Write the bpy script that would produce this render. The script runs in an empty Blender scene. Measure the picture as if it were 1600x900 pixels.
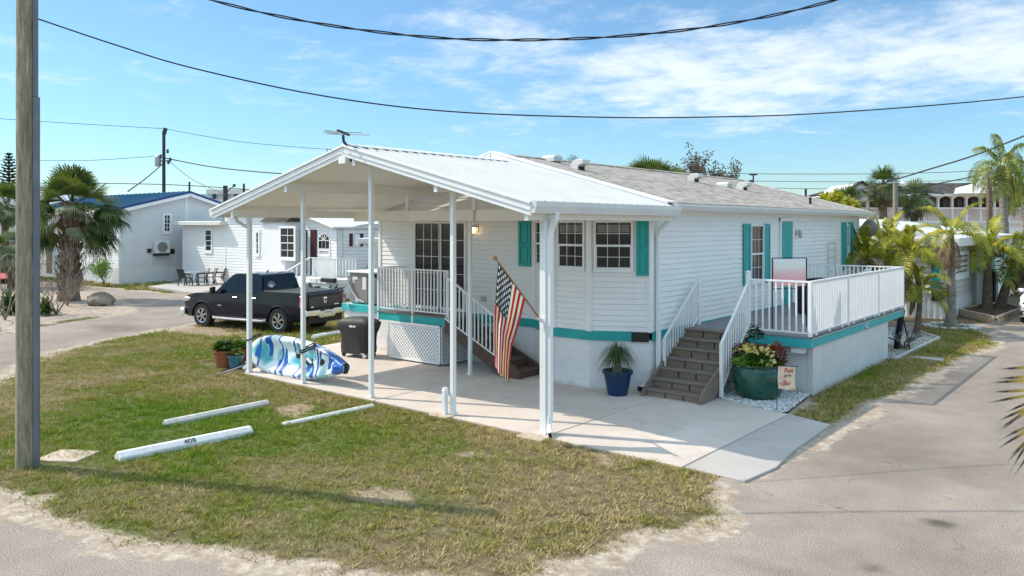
import bpy, bmesh, math, random
import numpy as np
from mathutils import Vector, Matrix, Euler
random.seed(11); RNG = np.random.default_rng(5)
S = bpy.context.scene
COL = S.collection
R = math.radians
# ---------------------------------------------------------------- survey: picture measurements -> metres
CH, FPX, HOR, YAW = 3.5, 1240.0, 352.0, R(39.45)
FW = (-math.sin(YAW), math.cos(YAW)); RT = (math.cos(YAW), math.sin(YAW))
def at(px, D, z=0.0):
    l = (px - 800) / FPX * D
    return Vector((D*FW[0] + l*RT[0], D*FW[1] + l*RT[1], z))
def G(px, py, z=0.0):
    return at(px, (CH - z) * FPX / (py - HOR), z)
def zat(py, D): return CH - (py - HOR) / FPX * D
def onX(px, py, X):
    D = X / (FW[0] + (px-800)/FPX*RT[0]); return Vector((X, D*(FW[1] + (px-800)/FPX*RT[1]), zat(py, D)))
def onY(px, py, Y):
    D = Y / (FW[1] + (px-800)/FPX*RT[1]); return Vector((D*(FW[0] + (px-800)/FPX*RT[0]), Y, zat(py, D)))
# ---------------------------------------------------------------- object helpers
OFF = {}
def tag(o, label=None, cat=None, group=None, kind=None):
    if label: o['label'] = label
    if cat: o['category'] = cat
    if group: o['group'] = group
    if kind: o['kind'] = kind
    return o
def thing(name, label, cat, loc=(0,0,0), group=None, rz=0.0):
    o = bpy.data.objects.new(name, None); COL.objects.link(o)
    o.empty_display_size = 0.2
    o.location = loc; o.rotation_euler = (0, 0, rz); OFF[o] = Vector(loc)
    return tag(o, label, cat, group)
def dup(root, loc, rz, label, group=None):
    r = root.copy(); COL.objects.link(r); r.location = loc; r.rotation_euler = (0, 0, rz); r['label'] = label
    if group: r['group'] = group
    for ch in list(root.children):
        c = ch.copy(); COL.objects.link(c); c.parent = r
        for g in list(ch.children):
            d = g.copy(); COL.objects.link(d); d.parent = c
    return r
class MB:
    def __init__(s): s.v = []; s.f = []; s.m = []; s.cur = 0
    def add(s, vs, fs):
        b = len(s.v); s.v.extend([tuple(v) for v in vs])
        for f in fs: s.f.append(tuple(b+i for i in f)); s.m.append(s.cur)
        return s
    def box(s, a, b):
        x0,x1 = sorted((a[0],b[0])); y0,y1 = sorted((a[1],b[1])); z0,z1 = sorted((a[2],b[2]))
        return s.add([(x0,y0,z0),(x1,y0,z0),(x1,y1,z0),(x0,y1,z0),(x0,y0,z1),(x1,y0,z1),(x1,y1,z1),(x0,y1,z1)],
              [(0,3,2,1),(4,5,6,7),(0,1,5,4),(1,2,6,5),(2,3,7,6),(3,0,4,7)])
    def bar(s, p, q, w, h, up=(0,0,1)):
        p = Vector(p); q = Vector(q); d = (q-p).normalized(); u = Vector(up)
        if abs(d.dot(u)) > .98: u = Vector((0,1,0))
        r = d.cross(u).normalized()*(w/2); t = r.normalized().cross(d).normalized()*(h/2)
        vs = [p-r-t,p+r-t,p+r+t,p-r+t,q-r-t,q+r-t,q+r+t,q-r+t]
        return s.add(vs, [(3,2,1,0),(4,5,6,7),(0,1,5,4),(1,2,6,5),(2,3,7,6),(3,0,4,7)])
    def tube(s, pts, r, n=8, cap=True):
        pts = [Vector(p) for p in pts]; k = len(pts)
        rr = r if isinstance(r, (list,tuple)) else [r]*k
        b = len(s.v); prev = None
        for i,p in enumerate(pts):
            d = (pts[min(i+1,k-1)] - pts[max(i-1,0)]).normalized()
            if prev is None:
                a = Vector((0,0,1)) if abs(d.z) < .9 else Vector((1,0,0))
                u = d.cross(a).normalized()
            else:
                u = (prev - d*prev.dot(d)).normalized()
            prev = u; w = d.cross(u)
            for j in range(n):
                t = 2*math.pi*j/n
                s.v.append(tuple(p + u*(math.cos(t)*rr[i]) + w*(math.sin(t)*rr[i])))
        for i in range(k-1):
            for j in range(n):
                s.f.append((b+i*n+j, b+i*n+(j+1)%n, b+(i+1)*n+(j+1)%n, b+(i+1)*n+j)); s.m.append(s.cur)
        if cap:
            s.f.append(tuple(b+j for j in reversed(range(n)))); s.m.append(s.cur)
            s.f.append(tuple(b+(k-1)*n+j for j in range(n))); s.m.append(s.cur)
        return s
    def lathe(s, prof, c=(0,0,0), n=24, ax='z'):
        b = len(s.v)
        for (r,z) in prof:
            for j in range(n):
                t = 2*math.pi*j/n; a,e = r*math.cos(t), r*math.sin(t)
                if ax=='z': s.v.append((c[0]+a, c[1]+e, c[2]+z))
                elif ax=='y': s.v.append((c[0]+a, c[1]+z, c[2]+e))
                else: s.v.append((c[0]+z, c[1]+a, c[2]+e))
        for i in range(len(prof)-1):
            for j in range(n):
                s.f.append((b+i*n+j, b+i*n+(j+1)%n, b+(i+1)*n+(j+1)%n, b+(i+1)*n+j)); s.m.append(s.cur)
        return s
    def prism(s, poly, axis, a, b2):
        n = len(poly)
        def mk(u,v,w):
            return {'x':(w,u,v),'y':(u,w,v),'z':(u,v,w)}[axis]
        vs = [mk(u,v,a) for u,v in poly] + [mk(u,v,b2) for u,v in poly]
        return s.add(vs, [tuple(reversed(range(n))), tuple(range(n,2*n))] + [(i,(i+1)%n,n+(i+1)%n,n+i) for i in range(n)])
    def quad(s, a,b,c,d): return s.add([a,b,c,d],[(0,1,2,3)])
    def build(s, name, mat, parent=None, smooth=False, bevel=0, local=False, fix=True, seg=1, ang=40):
        me = bpy.data.meshes.new(name)
        off = Vector((0,0,0))
        if parent is not None and not local: off = OFF.get(parent, Vector((0,0,0)))
        vs = [(v[0]-off[0], v[1]-off[1], v[2]-off[2]) for v in s.v]
        me.from_pydata(vs, [], s.f); me.update()
        mats = mat if isinstance(mat,(list,tuple)) else [mat]
        for m_ in mats: me.materials.append(m_)
        if len(mats) > 1: me.polygons.foreach_set('material_index', s.m)
        if fix:
            bm = bmesh.new(); bm.from_mesh(me); bmesh.ops.recalc_face_normals(bm, faces=bm.faces); bm.to_mesh(me); bm.free()
        o = bpy.data.objects.new(name, me); COL.objects.link(o)
        if parent is not None: o.parent = parent; OFF[o] = off
        if smooth:
            me.shade_smooth()
            try: me.set_sharp_from_angle(angle=R(ang))
            except Exception: pass
        if bevel:
            md = o.modifiers.new('bevel','BEVEL'); md.width = bevel; md.segments = seg; md.limit_method = 'ANGLE'; md.angle_limit = R(35)
        return o
def np_mesh(name, verts, faces, mat, parent=None, attrs=None, kind=None):
    """verts (n,3) array, faces (m,k) array (k constant)"""
    me = bpy.data.meshes.new(name); k = faces.shape[1]
    me.vertices.add(len(verts)); me.vertices.foreach_set('co', np.asarray(verts, np.float32).ravel())
    me.loops.add(faces.size); me.loops.foreach_set('vertex_index', faces.astype(np.int32).ravel())
    me.polygons.add(len(faces)); me.polygons.foreach_set('loop_start', np.arange(0, faces.size, k, dtype=np.int32))
    me.update(calc_edges=True); me.validate()
    for n_, a in (attrs or {}).items():
        at_ = me.attributes.new(n_, 'FLOAT', 'POINT'); at_.data.foreach_set('value', np.asarray(a, np.float32))
    me.materials.append(mat)
    o = bpy.data.objects.new(name, me); COL.objects.link(o)
    if parent is not None: o.parent = parent
    return o
# ---------------------------------------------------------------- materials
def nodes(name):
    m = bpy.data.materials.new(name); m.use_nodes = True; nt = m.node_tree
    return m, nt, nt.nodes['Principled BSDF']
def N(nt, t, **kw):
    n = nt.nodes.new(t)
    for k,v in kw.items():
        if k in ('op','operation'): n.operation = v
        elif k == 'dt': n.data_type = v
        elif hasattr(n, k): setattr(n, k, v)
    return n
def c4(c): return (c[0],c[1],c[2],1)
def noise(nt, scale, detail=4, rough=.55, coord='Object', sc=(1,1,1)):
    tc = N(nt,'ShaderNodeTexCoord'); mp = N(nt,'ShaderNodeMapping'); mp.inputs['Scale'].default_value = sc
    nt.links.new(tc.outputs[coord], mp.inputs['Vector'])
    n = N(nt,'ShaderNodeTexNoise'); n.inputs['Scale'].default_value = scale; n.inputs['Detail'].default_value = detail; n.inputs['Roughness'].default_value = rough
    nt.links.new(mp.outputs[0], n.inputs['Vector']); return n
def ramp(nt, src, stops):
    r = N(nt,'ShaderNodeValToRGB'); e = r.color_ramp.elements
    while len(e) < len(stops): e.new(.5)
    for i,(p,c) in enumerate(stops): e[i].position = p; e[i].color = c4(c)
    nt.links.new(src, r.inputs[0]); return r
def mixc(nt, fac, a, b, mode='MIX'):
    m = N(nt,'ShaderNodeMix'); m.data_type = 'RGBA'; m.blend_type = mode
    for s_, v in ((m.inputs[0],fac),(m.inputs[6],a),(m.inputs[7],b)):
        if isinstance(v, (int,float)): s_.default_value = v
        elif isinstance(v, (tuple,list)): s_.default_value = c4(v)
        else: nt.links.new(v, s_)
    return m.outputs[2]
def mth(nt, op, a, b=None, c=None, clamp=False):
    m = N(nt,'ShaderNodeMath'); m.operation = op; m.use_clamp = clamp
    for i,v in enumerate((a,b,c)):
        if v is None: continue
        if isinstance(v,(int,float)): m.inputs[i].default_value = v
        else: nt.links.new(v, m.inputs[i])
    return m.outputs[0]
def bump(nt, bs, h, st=.3, dist=.02):
    b = N(nt,'ShaderNodeBump'); b.inputs['Strength'].default_value = st; b.inputs['Distance'].default_value = dist
    nt.links.new(h, b.inputs['Height']); nt.links.new(b.outputs[0], bs.inputs['Normal']); return b
def mat(name, col, rough=.6, var=.12, scale=3.0, bmp=0.0, bs_scale=40, metal=0.0, spec=.4, col2=None, sc=(1,1,1), dirt=None, coat=0, detail=5):
    m, nt, bs = nodes(name)
    n = noise(nt, scale, detail, .6, sc=sc)
    lo = tuple(c*(1-var) for c in col); hi = tuple(min(1,c*(1+var)) for c in col)
    if col2: hi = col2; lo = col
    r = ramp(nt, n.outputs['Fac'], [(.33,lo),(.67,hi)])
    out = r.outputs[0]
    if dirt:
        d = noise(nt, dirt[1], 6, .7); dr = ramp(nt, d.outputs['Fac'], [(dirt[2],(0,0,0)),(dirt[2]+.18,(1,1,1))])
        out = mixc(nt, mth(nt,'MULTIPLY',dr.outputs[0],dirt[3]), out, dirt[0])
    nt.links.new(out, bs.inputs['Base Color'])
    rn = noise(nt, scale*2.3, 3); nt.links.new(mth(nt,'MULTIPLY_ADD',rn.outputs['Fac'],.25,rough-.12), bs.inputs['Roughness'])
    bs.inputs['Metallic'].default_value = metal; bs.inputs['Specular IOR Level'].default_value = spec
    if coat: bs.inputs['Coat Weight'].default_value = coat; bs.inputs['Coat Roughness'].default_value = .05
    if bmp:
        b = noise(nt, bs_scale, 4, .6, sc=sc); bump(nt, bs, b.outputs['Fac'], bmp, .01)
    return m
def leafmat(name, a, b, tr=.25, rough=.5, scale=2.5, c=None):
    m, nt, bs = nodes(name)
    n = noise(nt, scale, 3); st = [(.35,a),(.62,b)]
    if c: st.append((.75,c))
    r = ramp(nt, n.outputs['Fac'], st)
    nt.links.new(r.outputs[0], bs.inputs['Base Color']); bs.inputs['Roughness'].default_value = rough; bs.inputs['Specular IOR Level'].default_value = .35
    tb = N(nt,'ShaderNodeBsdfTranslucent'); nt.links.new(mixc(nt, 1.0, r.outputs[0], (1.0,1.0,.45), 'MULTIPLY'), tb.inputs['Color'])
    mx = N(nt,'ShaderNodeMixShader'); mx.inputs[0].default_value = tr
    nt.links.new(bs.outputs[0], mx.inputs[1]); nt.links.new(tb.outputs[0], mx.inputs[2]); nt.links.new(mx.outputs[0], nt.nodes['Material Output'].inputs[0])
    return m
M = {}
M['siding'] = mat('vinyl_siding', (.86,.845,.815), .5, .035, 1.2, .06, 12, sc=(1,1,3), dirt=((.62,.58,.5),.9,.62,.25))
M['white'] = mat('white_paint', (.86,.85,.83), .4, .04, 2, .03, 30, dirt=((.55,.52,.46),2.5,.62,.3))
M['post'] = mat('white_aluminium', (.83,.83,.81), .38, .03, 2, .02, 30, dirt=((.55,.53,.48),5,.64,.35), spec=.5)
M['pan'] = mat('roof_pan_white', (.66,.65,.62), .42, .04, 1.2, .03, 20, dirt=((.5,.49,.44),1.6,.6,.3))
M['soffit'] = mat('soffit_cream', (.85,.82,.75), .5, .03, 1.2, .02, 20)
M['gutter'] = mat('gutter_white', (.70,.69,.66), .4, .05, 2, .02, 20, dirt=((.42,.41,.38),2.5,.6,.35))
M['teal'] = mat('teal_paint', (.02,.36,.34), .45, .08, 2.5, .05, 30, dirt=((.10,.28,.27),4,.6,.35))
M['teal_light'] = mat('teal_fascia_paint', (.035,.40,.40), .5, .10, 2.5, .08, 30, sc=(1,1,.3), dirt=((.20,.33,.33),3,.57,.5))
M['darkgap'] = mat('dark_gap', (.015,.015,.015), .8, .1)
M['black'] = mat('black_plastic', (.018,.018,.02), .45, .2, 6)
M['blackmetal'] = mat('black_metal', (.03,.03,.033), .4, .2, 6, metal=.4)
M['chrome'] = mat('chrome', (.75,.75,.76), .18, .03, 3, metal=1.0)
M['steel'] = mat('galvanised_steel', (.5,.5,.5), .4, .1, 6, metal=.8)
M['concrete'] = mat('kerb_concrete', (.58,.56,.52), .85, .12, 5, .3, 60, dirt=((.33,.31,.27),6,.56,.6))
M['kerbwhite'] = mat('white_painted_concrete', (.72,.72,.70), .8, .10, 6, .3, 60, dirt=((.36,.34,.30),5,.57,.65))
M['terracotta'] = mat('terracotta', (.34,.10,.045), .7, .15, 8, .1, 60, dirt=((.5,.4,.3),6,.6,.4))
M['soil'] = mat('potting_soil', (.03,.02,.012), .95, .3, 30, .6, 80)
M['brass'] = mat('wood_flagpole', (.36,.18,.08), .4, .2, 8, sc=(1,1,.2))
def wood(name, a, b, axis, sc=14):
    m, nt, bs = nodes(name)
    s3 = [1,1,1]; s3[axis] = .07
    n = noise(nt, sc, 7, .65, sc=tuple(s3)); g = noise(nt, .9, 3)
    r = ramp(nt, n.outputs['Fac'], [(.3,a),(.7,b)])
    c = mixc(nt, mth(nt,'MULTIPLY',g.outputs['Fac'],.6), r.outputs[0], tuple(x*.75 for x in a))
    nt.links.new(c, bs.inputs['Base Color']); bs.inputs['Roughness'].default_value = .85; bump(nt, bs, n.outputs['Fac'], .5, .01); return m
M['tread'] = wood('stair_tread_boards', (.18,.14,.11), (.31,.255,.205), 0)
M['riser'] = wood('stair_riser_wood', (.21,.145,.10), (.39,.29,.21), 0)
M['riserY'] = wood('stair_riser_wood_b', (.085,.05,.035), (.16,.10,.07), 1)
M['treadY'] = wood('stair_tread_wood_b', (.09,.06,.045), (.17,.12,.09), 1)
M['stringer'] = wood('stair_stringer_wood', (.18,.13,.095), (.33,.25,.185), 1)
M['deckboard'] = wood('deck_boards', (.20,.20,.205), (.31,.305,.30), 1)
def polewood():
    m, nt, bs = nodes('utility_pole_wood'); n = noise(nt, 26, 7, .7, sc=(1,1,.09)); b = noise(nt, 5, 6, .7, sc=(1,1,.35)); k = noise(nt, 60, 3, .7, sc=(1,1,.05))
    c = ramp(nt, n.outputs['Fac'], [(.28,(.13,.10,.065)),(.5,(.33,.27,.18)),(.72,(.54,.46,.34))]).outputs[0]
    c = mixc(nt, ramp(nt, b.outputs['Fac'],[(.42,(0,0,0)),(.6,(1,1,1))]).outputs[0], c, mixc(nt,.5,c,(.16,.145,.075)))
    c = mixc(nt, ramp(nt, k.outputs['Fac'],[(.60,(0,0,0)),(.68,(1,1,1))]).outputs[0], c, (.05,.04,.03))
    nt.links.new(c, bs.inputs['Base Color']); bs.inputs['Roughness'].default_value = .9; bump(nt, bs, n.outputs['Fac'], .8, .02); return m
M['polewood'] = polewood()
M['bracket'] = mat('grey_conduit', (.16,.17,.19), .5, .12, 2, dirt=((.3,.3,.3),2,.6,.4))
# shingles
def shingles(name, cols, w=.33, h=.14, swap=True):
    m, nt, bs = nodes(name)
    tc = N(nt,'ShaderNodeTexCoord'); sep = N(nt,'ShaderNodeSeparateXYZ'); cmb = N(nt,'ShaderNodeCombineXYZ')
    nt.links.new(tc.outputs['Object'], sep.inputs[0])
    a,b = (1,0) if swap else (0,1)
    nt.links.new(sep.outputs[a], cmb.inputs[0]); nt.links.new(sep.outputs[b], cmb.inputs[1])
    def br(W,H,off):
        t = N(nt,'ShaderNodeTexBrick'); t.inputs['Scale'].default_value = 1; t.inputs['Brick Width'].default_value = W; t.inputs['Row Height'].default_value = H
        t.inputs['Mortar Size'].default_value = .006; t.offset = off
        t.inputs['Color1'].default_value = (0,0,0,1); t.inputs['Color2'].default_value = (1,1,1,1); t.inputs['Mortar'].default_value = (.0,.0,.0,1)
        nt.links.new(cmb.outputs[0], t.inputs['Vector']); return t
    t1 = br(w,h,.37); t2 = br(w*.45,h,.61)
    f = mth(nt,'ADD', mth(nt,'MULTIPLY',t1.outputs['Color'],.5), mth(nt,'MULTIPLY',t2.outputs['Color'],.5))
    n = noise(nt, .8, 6, .75); f2 = mth(nt,'ADD', mth(nt,'MULTIPLY',f,.75), mth(nt,'MULTIPLY',n.outputs['Fac'],.35))
    r = ramp(nt, f2, [(.1,cols[0]),(.45,cols[1]),(.85,cols[2])])
    g = noise(nt, 120, 3); c = mixc(nt, .35, r.outputs[0], mixc(nt, 1.0, r.outputs[0], g.outputs['Color'], 'OVERLAY'))
    dk = mixc(nt, mth(nt,'MULTIPLY',t1.outputs['Fac'],.5), c, tuple(x*.5 for x in cols[0]))
    nt.links.new(dk, bs.inputs['Base Color']); bs.inputs['Roughness'].default_value = .9; bs.inputs['Specular IOR Level'].default_value = .15
    bump(nt, bs, mth(nt,'SUBTRACT',f,t1.outputs['Fac']), .5, .02); return m
M['shingle'] = shingles('asphalt_shingles', [(.19,.16,.135),(.33,.29,.25),(.49,.44,.39)])
M['shingle_dark'] = shingles('dark_shingles', [(.03,.027,.025),(.06,.05,.045),(.11,.095,.08)], .5, .25)
# painted masonry skirt: block joints show faintly
def blockwall(name, col, along):
    m, nt, bs = nodes(name)
    tc = N(nt,'ShaderNodeTexCoord'); sep = N(nt,'ShaderNodeSeparateXYZ'); cmb = N(nt,'ShaderNodeCombineXYZ')
    nt.links.new(tc.outputs['Object'], sep.inputs[0]); nt.links.new(sep.outputs[along], cmb.inputs[0]); nt.links.new(sep.outputs[2], cmb.inputs[1])
    t = N(nt,'ShaderNodeTexBrick'); t.inputs['Scale'].default_value = 1; t.inputs['Brick Width'].default_value = .4; t.inputs['Row Height'].default_value = .2; t.inputs['Mortar Size'].default_value = .007; t.inputs['Mortar Smooth'].default_value = .6
    nt.links.new(cmb.outputs[0], t.inputs['Vector'])
    n = noise(nt, 1.3, 6, .7); r = ramp(nt, n.outputs['Fac'], [(.3,tuple(c*.86 for c in col)),(.65,col)])
    # splash dirt just above the ground
    z = sep.outputs[2]; nz = noise(nt, 5, 4); h = mth(nt,'SUBTRACT', mth(nt,'MULTIPLY',nz.outputs['Fac'],.3), z)
    d = mth(nt,'MULTIPLY', h, 5, clamp=True)
    c = mixc(nt, mth(nt,'MULTIPLY',d,.65), r.outputs[0], (.36,.31,.24)); c = mixc(nt, mth(nt,'MULTIPLY',t.outputs['Fac'],.16), c, (.4,.4,.4))
    nt.links.new(c, bs.inputs['Base Color']); bs.inputs['Roughness'].default_value = .8
    hn = noise(nt, 50, 4); bump(nt, bs, mth(nt,'SUBTRACT', mth(nt,'MULTIPLY',hn.outputs['Fac'],.3), t.outputs['Fac']), .35, .008); return m
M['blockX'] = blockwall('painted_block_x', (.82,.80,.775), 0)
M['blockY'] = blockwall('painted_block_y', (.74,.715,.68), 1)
def glassmat(name, dark=(.02,.024,.028), curtain=None):
    m, nt, bs = nodes(name)
    n = noise(nt, 1.7, 4, .6); hi = tuple(c*1.9 for c in dark)
    r = ramp(nt, n.outputs['Fac'], [(.38,dark),(.7,hi)])
    nt.links.new(r.outputs[0], bs.inputs['Base Color']); bs.inputs['Roughness'].default_value = .05; bs.inputs['Specular IOR Level'].default_value = .42
    w = noise(nt, 2.2, 1); bump(nt, bs, w.outputs['Fac'], .05, .01)
    return m
M['glass'] = glassmat('window_glass', (.012,.013,.014))
M['glass_brown'] = glassmat('screened_glass', (.02,.016,.012))
M['curtain'] = mat('window_curtain', (.25,.24,.22), .9, .3, 3, sc=(9,9,.4))
# ================================================================ GROUND (fine sheet split by use)
def vnoise(x, y, sc, seed):
    r = np.random.default_rng(seed).random((256,256)); X = x*sc; Y = y*sc
    xi = np.floor(X).astype(int); yi = np.floor(Y).astype(int); fx = X-xi; fy = Y-yi
    fx = fx*fx*(3-2*fx); fy = fy*fy*(3-2*fy)
    g = lambda a,b: r[a % 256, b % 256]
    return (g(xi,yi)*(1-fx)+g(xi+1,yi)*fx)*(1-fy) + (g(xi,yi+1)*(1-fx)+g(xi+1,yi+1)*fx)*fy
def fbm(x, y, sc, seed, o=4):
    s_ = 0; a = .5; t = 0
    for i in range(o): s_ = s_ + a*vnoise(x,y,sc*2**i,seed+i); t += a; a *= .55
    return s_/t
def sdf(x, y, poly):     # positive inside
    n = len(poly); d = np.full(x.shape, 1e9); ins = np.zeros(x.shape, bool)
    for i in range(n):
        x0,y0 = poly[i][:2]; x1,y1 = poly[(i+1)%n][:2]
        ex,ey = x1-x0, y1-y0; L = ex*ex+ey*ey+1e-9
        t = np.clip(((x-x0)*ex+(y-y0)*ey)/L, 0, 1)
        d = np.minimum(d, np.hypot(x-x0-t*ex, y-y0-t*ey))
        c = ((y0 > y) != (y1 > y)) & (x < (x1-x0)*(y-y0)/(y1-y0+1e-12)+x0); ins ^= c
    return np.where(ins, d, -d)
P = lambda pts: [tuple(G(*p)[:2]) for p in pts]
lawn_poly = P([(-60,640),(0,592),(64,556),(165,529),(293,508),(330,497),(420,478),(545,470)]) + [(-20,26),(-9,29),(-8,12)] + P([(1192,768),(1158,806),(1095,842),(1015,872),(940,898),(870,915),(780,930),(600,925),(400,900),(200,868),(60,826),(0,788),(-120,725)])
strip_poly = P([(1240,650),(1291,666),(1340,651),(1430,601),(1500,563),(1545,541),(1562,528),(1530,517),(1440,508)]) + [(-6.6,23.7),(-6.6,16.7),(-5.62,16.3)]
far_strip = [(-55.3,17.8),(-53,19.5),(-47.3,19.7),(-37.6,20.2),(-31,21.5),(-28,24),(-30,40),(-70,40),(-75,17)]
island_poly = P([(-30,530),(60,512),(130,500),(175,494),(215,487),(205,476),(170,462),(130,456),(90,455),(0,455),(-60,458)])
right_yard = [(-6.6,31.0),(-4.6,32.2),(-4.4,38),(-4.3,60),(-40,60),(-40,31),(-9,30.4)]
patio_poly = [(-18.9,15.6),(-18.7,13.2),(-16.75,10.42),(-4.42,10.36),(-4.5,14.22),(-5.4,14.5),(-7.6,14.4),(-8.3,15.6)]
def masks(x, y):
    wob = (fbm(x,y,.9,3)-.5)*1.1 + (fbm(x,y,5,9)-.5)*.35
    lawn = sdf(x,y,lawn_poly); st = sdf(x,y,strip_poly); fs = sdf(x,y,far_strip); isl = sdf(x,y,island_poly); ry = sdf(x,y,right_yard)
    lw = np.maximum(np.maximum(lawn - .1, st), np.maximum(fs, np.minimum(ry, 5)))
    pat = sdf(x,y,patio_poly)
    # sand fringe where the turf thins out towards the road
    edge = lw + wob*.8
    edge = np.where((pat > -.6) & (lw > 0) & (x < -4.75), np.maximum(edge, 1.0), edge)
    front = np.exp(-((x+6.3)**2/5.0 + (y-6.3)**2/1.6))      # worn corner
    bare = fbm(x,y,.55,21)*.6 + fbm(x,y,2.6,31)*.4 + front*.16
    spots = np.zeros_like(x)
    for (px,py,r_,a_) in [(757,0,0,0)]: pass
    for (cx,cy,sx,sy,a_) in [(-14.6,9.3,.55,.3,.3),(-12.6,8.9,.45,.6,.16),(-12.3,5.0,.8,.5,.15),(-7.6,7.0,.9,.7,.15),(-26,14.6,1.6,1.0,.4),(-24,13.6,2.2,.7,.25)]:
        spots += a_*np.exp(-(((x-cx)/sx)**2+((y-cy)/sy)**2))
    bare = bare + spots
    grass = np.clip(edge/.55, 0, 1)*np.clip((.80-bare)/.22, 0.0, 1)
    grass = np.where(st > -.05, np.maximum(grass, np.clip(edge/.4,0,1)*.95), grass)
    grass = grass*np.where(isl > -.3, .25*(fbm(x,y,1.2,77) > .6), 1)
    isl_g = (isl > .0) & (isl < .7) & (y < 13.5); grass = np.maximum(grass, np.where(isl_g, .7, 0)*(fbm(x,y,1.5,78) > .42))
    sand = np.clip((lw + wob*1.0 + .45)/.45, 0, 1)
    sand = np.maximum(sand, np.clip((isl+.25+wob*.3)/.3, 0, 1))
    sand = np.maximum(sand, np.clip((pat+.42+wob*.9)/.3,0,1)*(x > -5.0)*(y > 9)*.85)
    dry = fbm(x,y,.35,41)*.55 + fbm(x,y,1.7,51)*.45
    # greener patch round the kerbs in the middle, drier towards the corner
    dry = dry + .015 - .34*np.exp(-(((x+13.6)/2.6)**2+((y-7.3)/1.9)**2)) + .13*np.clip((x+11.2)/3,0,1) - .05*(st > 0)*1.0
    earth = np.clip((lw+wob*.6-.15)/.9,0,1)*.9*(isl < 0)
    stain = np.zeros_like(x)
    for (cx,cy,sx,sy,a_) in [(-2.04,10.38,.16,.12,1.6),(-2.9,7.9,.5,.12,.5),(-3.2,13.5,.9,1.6,.35),(-1.8,16,.5,2.5,.35),(-5.2,3.4,1.6,.4,.3),(-27.5,12.3,1.2,.6,.5),(-2.3,8.6,.12,.08,1.0),(-2.6,21,.4,3,.4)]: stain += a_*np.exp(-(((x-cx)/sx)**2+((y-cy)/sy)**2)**1.5)
    stain = stain*(.4+1.2*fbm(x,y,3.1,88))
    return dict(stain=stain, grass=grass, sand=sand, dry=dry, lawn=lw, earth=earth)
def mat_ground():
    m, nt, bs = nodes('ground_surface')
    def A(n): a = N(nt,'ShaderNodeAttribute'); a.attribute_name = n; return a.outputs['Fac']
    # asphalt, old and bleached: aggregate speckle, faint patches
    a1 = noise(nt, .35, 5, .6); a2 = noise(nt, 80, 3, .7); a3 = noise(nt, 190, 2, .6); a4 = noise(nt,1.7,6,.7)
    asp = ramp(nt, a1.outputs['Fac'], [(.35,(.225,.184,.153)),(.65,(.33,.277,.234))]).outputs[0]
    asp = mixc(nt, .8, asp, ramp(nt, a2.outputs['Fac'], [(.36,(.06,.06,.06)),(.5,(.5,.5,.5)),(.64,(1,.98,.95))]).outputs[0], 'OVERLAY')
    asp = mixc(nt, .35, asp, ramp(nt, a3.outputs['Fac'], [(.3,(.15,.15,.15)),(.7,(.9,.9,.9))]).outputs[0], 'OVERLAY')
    asp = mixc(nt, .4, asp, ramp(nt, a4.outputs['Fac'], [(.35,(.36,.36,.36)),(.6,(.54,.54,.54)),(.7,(.66,.65,.62))]).outputs[0], 'OVERLAY')
    v = N(nt,'ShaderNodeTexVoronoi'); v.feature = 'DISTANCE_TO_EDGE'; v.inputs['Scale'].default_value = .42
    tcv = N(nt,'ShaderNodeTexCoord'); wn = noise(nt, 1.3, 5, .6); addv = N(nt,'ShaderNodeVectorMath'); addv.operation = 'MULTIPLY_ADD'
    nt.links.new(wn.outputs['Color'], addv.inputs[0]); addv.inputs[1].default_value = (1.6,1.6,0); nt.links.new(tcv.outputs['Object'], addv.inputs[2]); nt.links.new(addv.outputs[0], v.inputs['Vector'])
    crack = mth(nt,'MULTIPLY', mth(nt,'LESS_THAN', v.outputs['Distance'], .0042), ramp(nt, a4.outputs['Fac'], [(.5,(0,0,0)),(.62,(1,1,1))]).outputs[0])
    asp = mixc(nt, mth(nt,'MULTIPLY',crack,.6), asp, (.07,.065,.06))
    asp = mixc(nt, mth(nt,'MULTIPLY',A('stain'),.75,clamp=True), asp, (.10,.085,.06))
    s1 = noise(nt, 6, 7, .7); sand = ramp(nt, s1.outputs['Fac'], [(.3,(.25,.185,.13)),(.5,(.38,.305,.235)),(.72,(.60,.53,.45))]).outputs[0]
    s2 = noise(nt, 90, 2, .6); sand = mixc(nt, .5, sand, ramp(nt, s2.outputs['Fac'],[(.3,(.2,.2,.2)),(.7,(.8,.8,.8))]).outputs[0], 'OVERLAY')
    # thatch under the blades, its colour darkened as shade between tufts
    g1 = noise(nt, 9, 6, .75)
    green = ramp(nt, g1.outputs['Fac'], [(.3,(.025,.032,.008)),(.5,(.085,.10,.022)),(.7,(.18,.19,.06))]).outputs[0]
    straw = ramp(nt, g1.outputs['Fac'], [(.3,(.065,.048,.024)),(.5,(.15,.115,.06)),(.7,(.27,.215,.13))]).outputs[0]
    dryf = mth(nt,'MULTIPLY_ADD', A('dry'), 3.4, -1.25, clamp=True)
    turf = mixc(nt, dryf, green, straw)
    e1 = noise(nt, 14, 6, .75); e2 = noise(nt, 45, 4, .7)
    jit = mth(nt,'ADD', mth(nt,'MULTIPLY',e1.outputs['Fac'],.55), mth(nt,'MULTIPLY',e2.outputs['Fac'],.45))
    fs_ = mth(nt,'MULTIPLY_ADD', mth(nt,'SUBTRACT', mth(nt,'ADD', A('sand'), jit), 1.0), 4.5, .5, clamp=True)
    fg_ = mth(nt,'MULTIPLY_ADD', mth(nt,'SUBTRACT', mth(nt,'ADD', A('grass'), jit), 1.0), 5, .5, clamp=True)
    earth = ramp(nt, s1.outputs['Fac'], [(.3,(.16,.11,.065)),(.5,(.27,.20,.125)),(.7,(.42,.34,.245))]).outputs[0]
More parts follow.
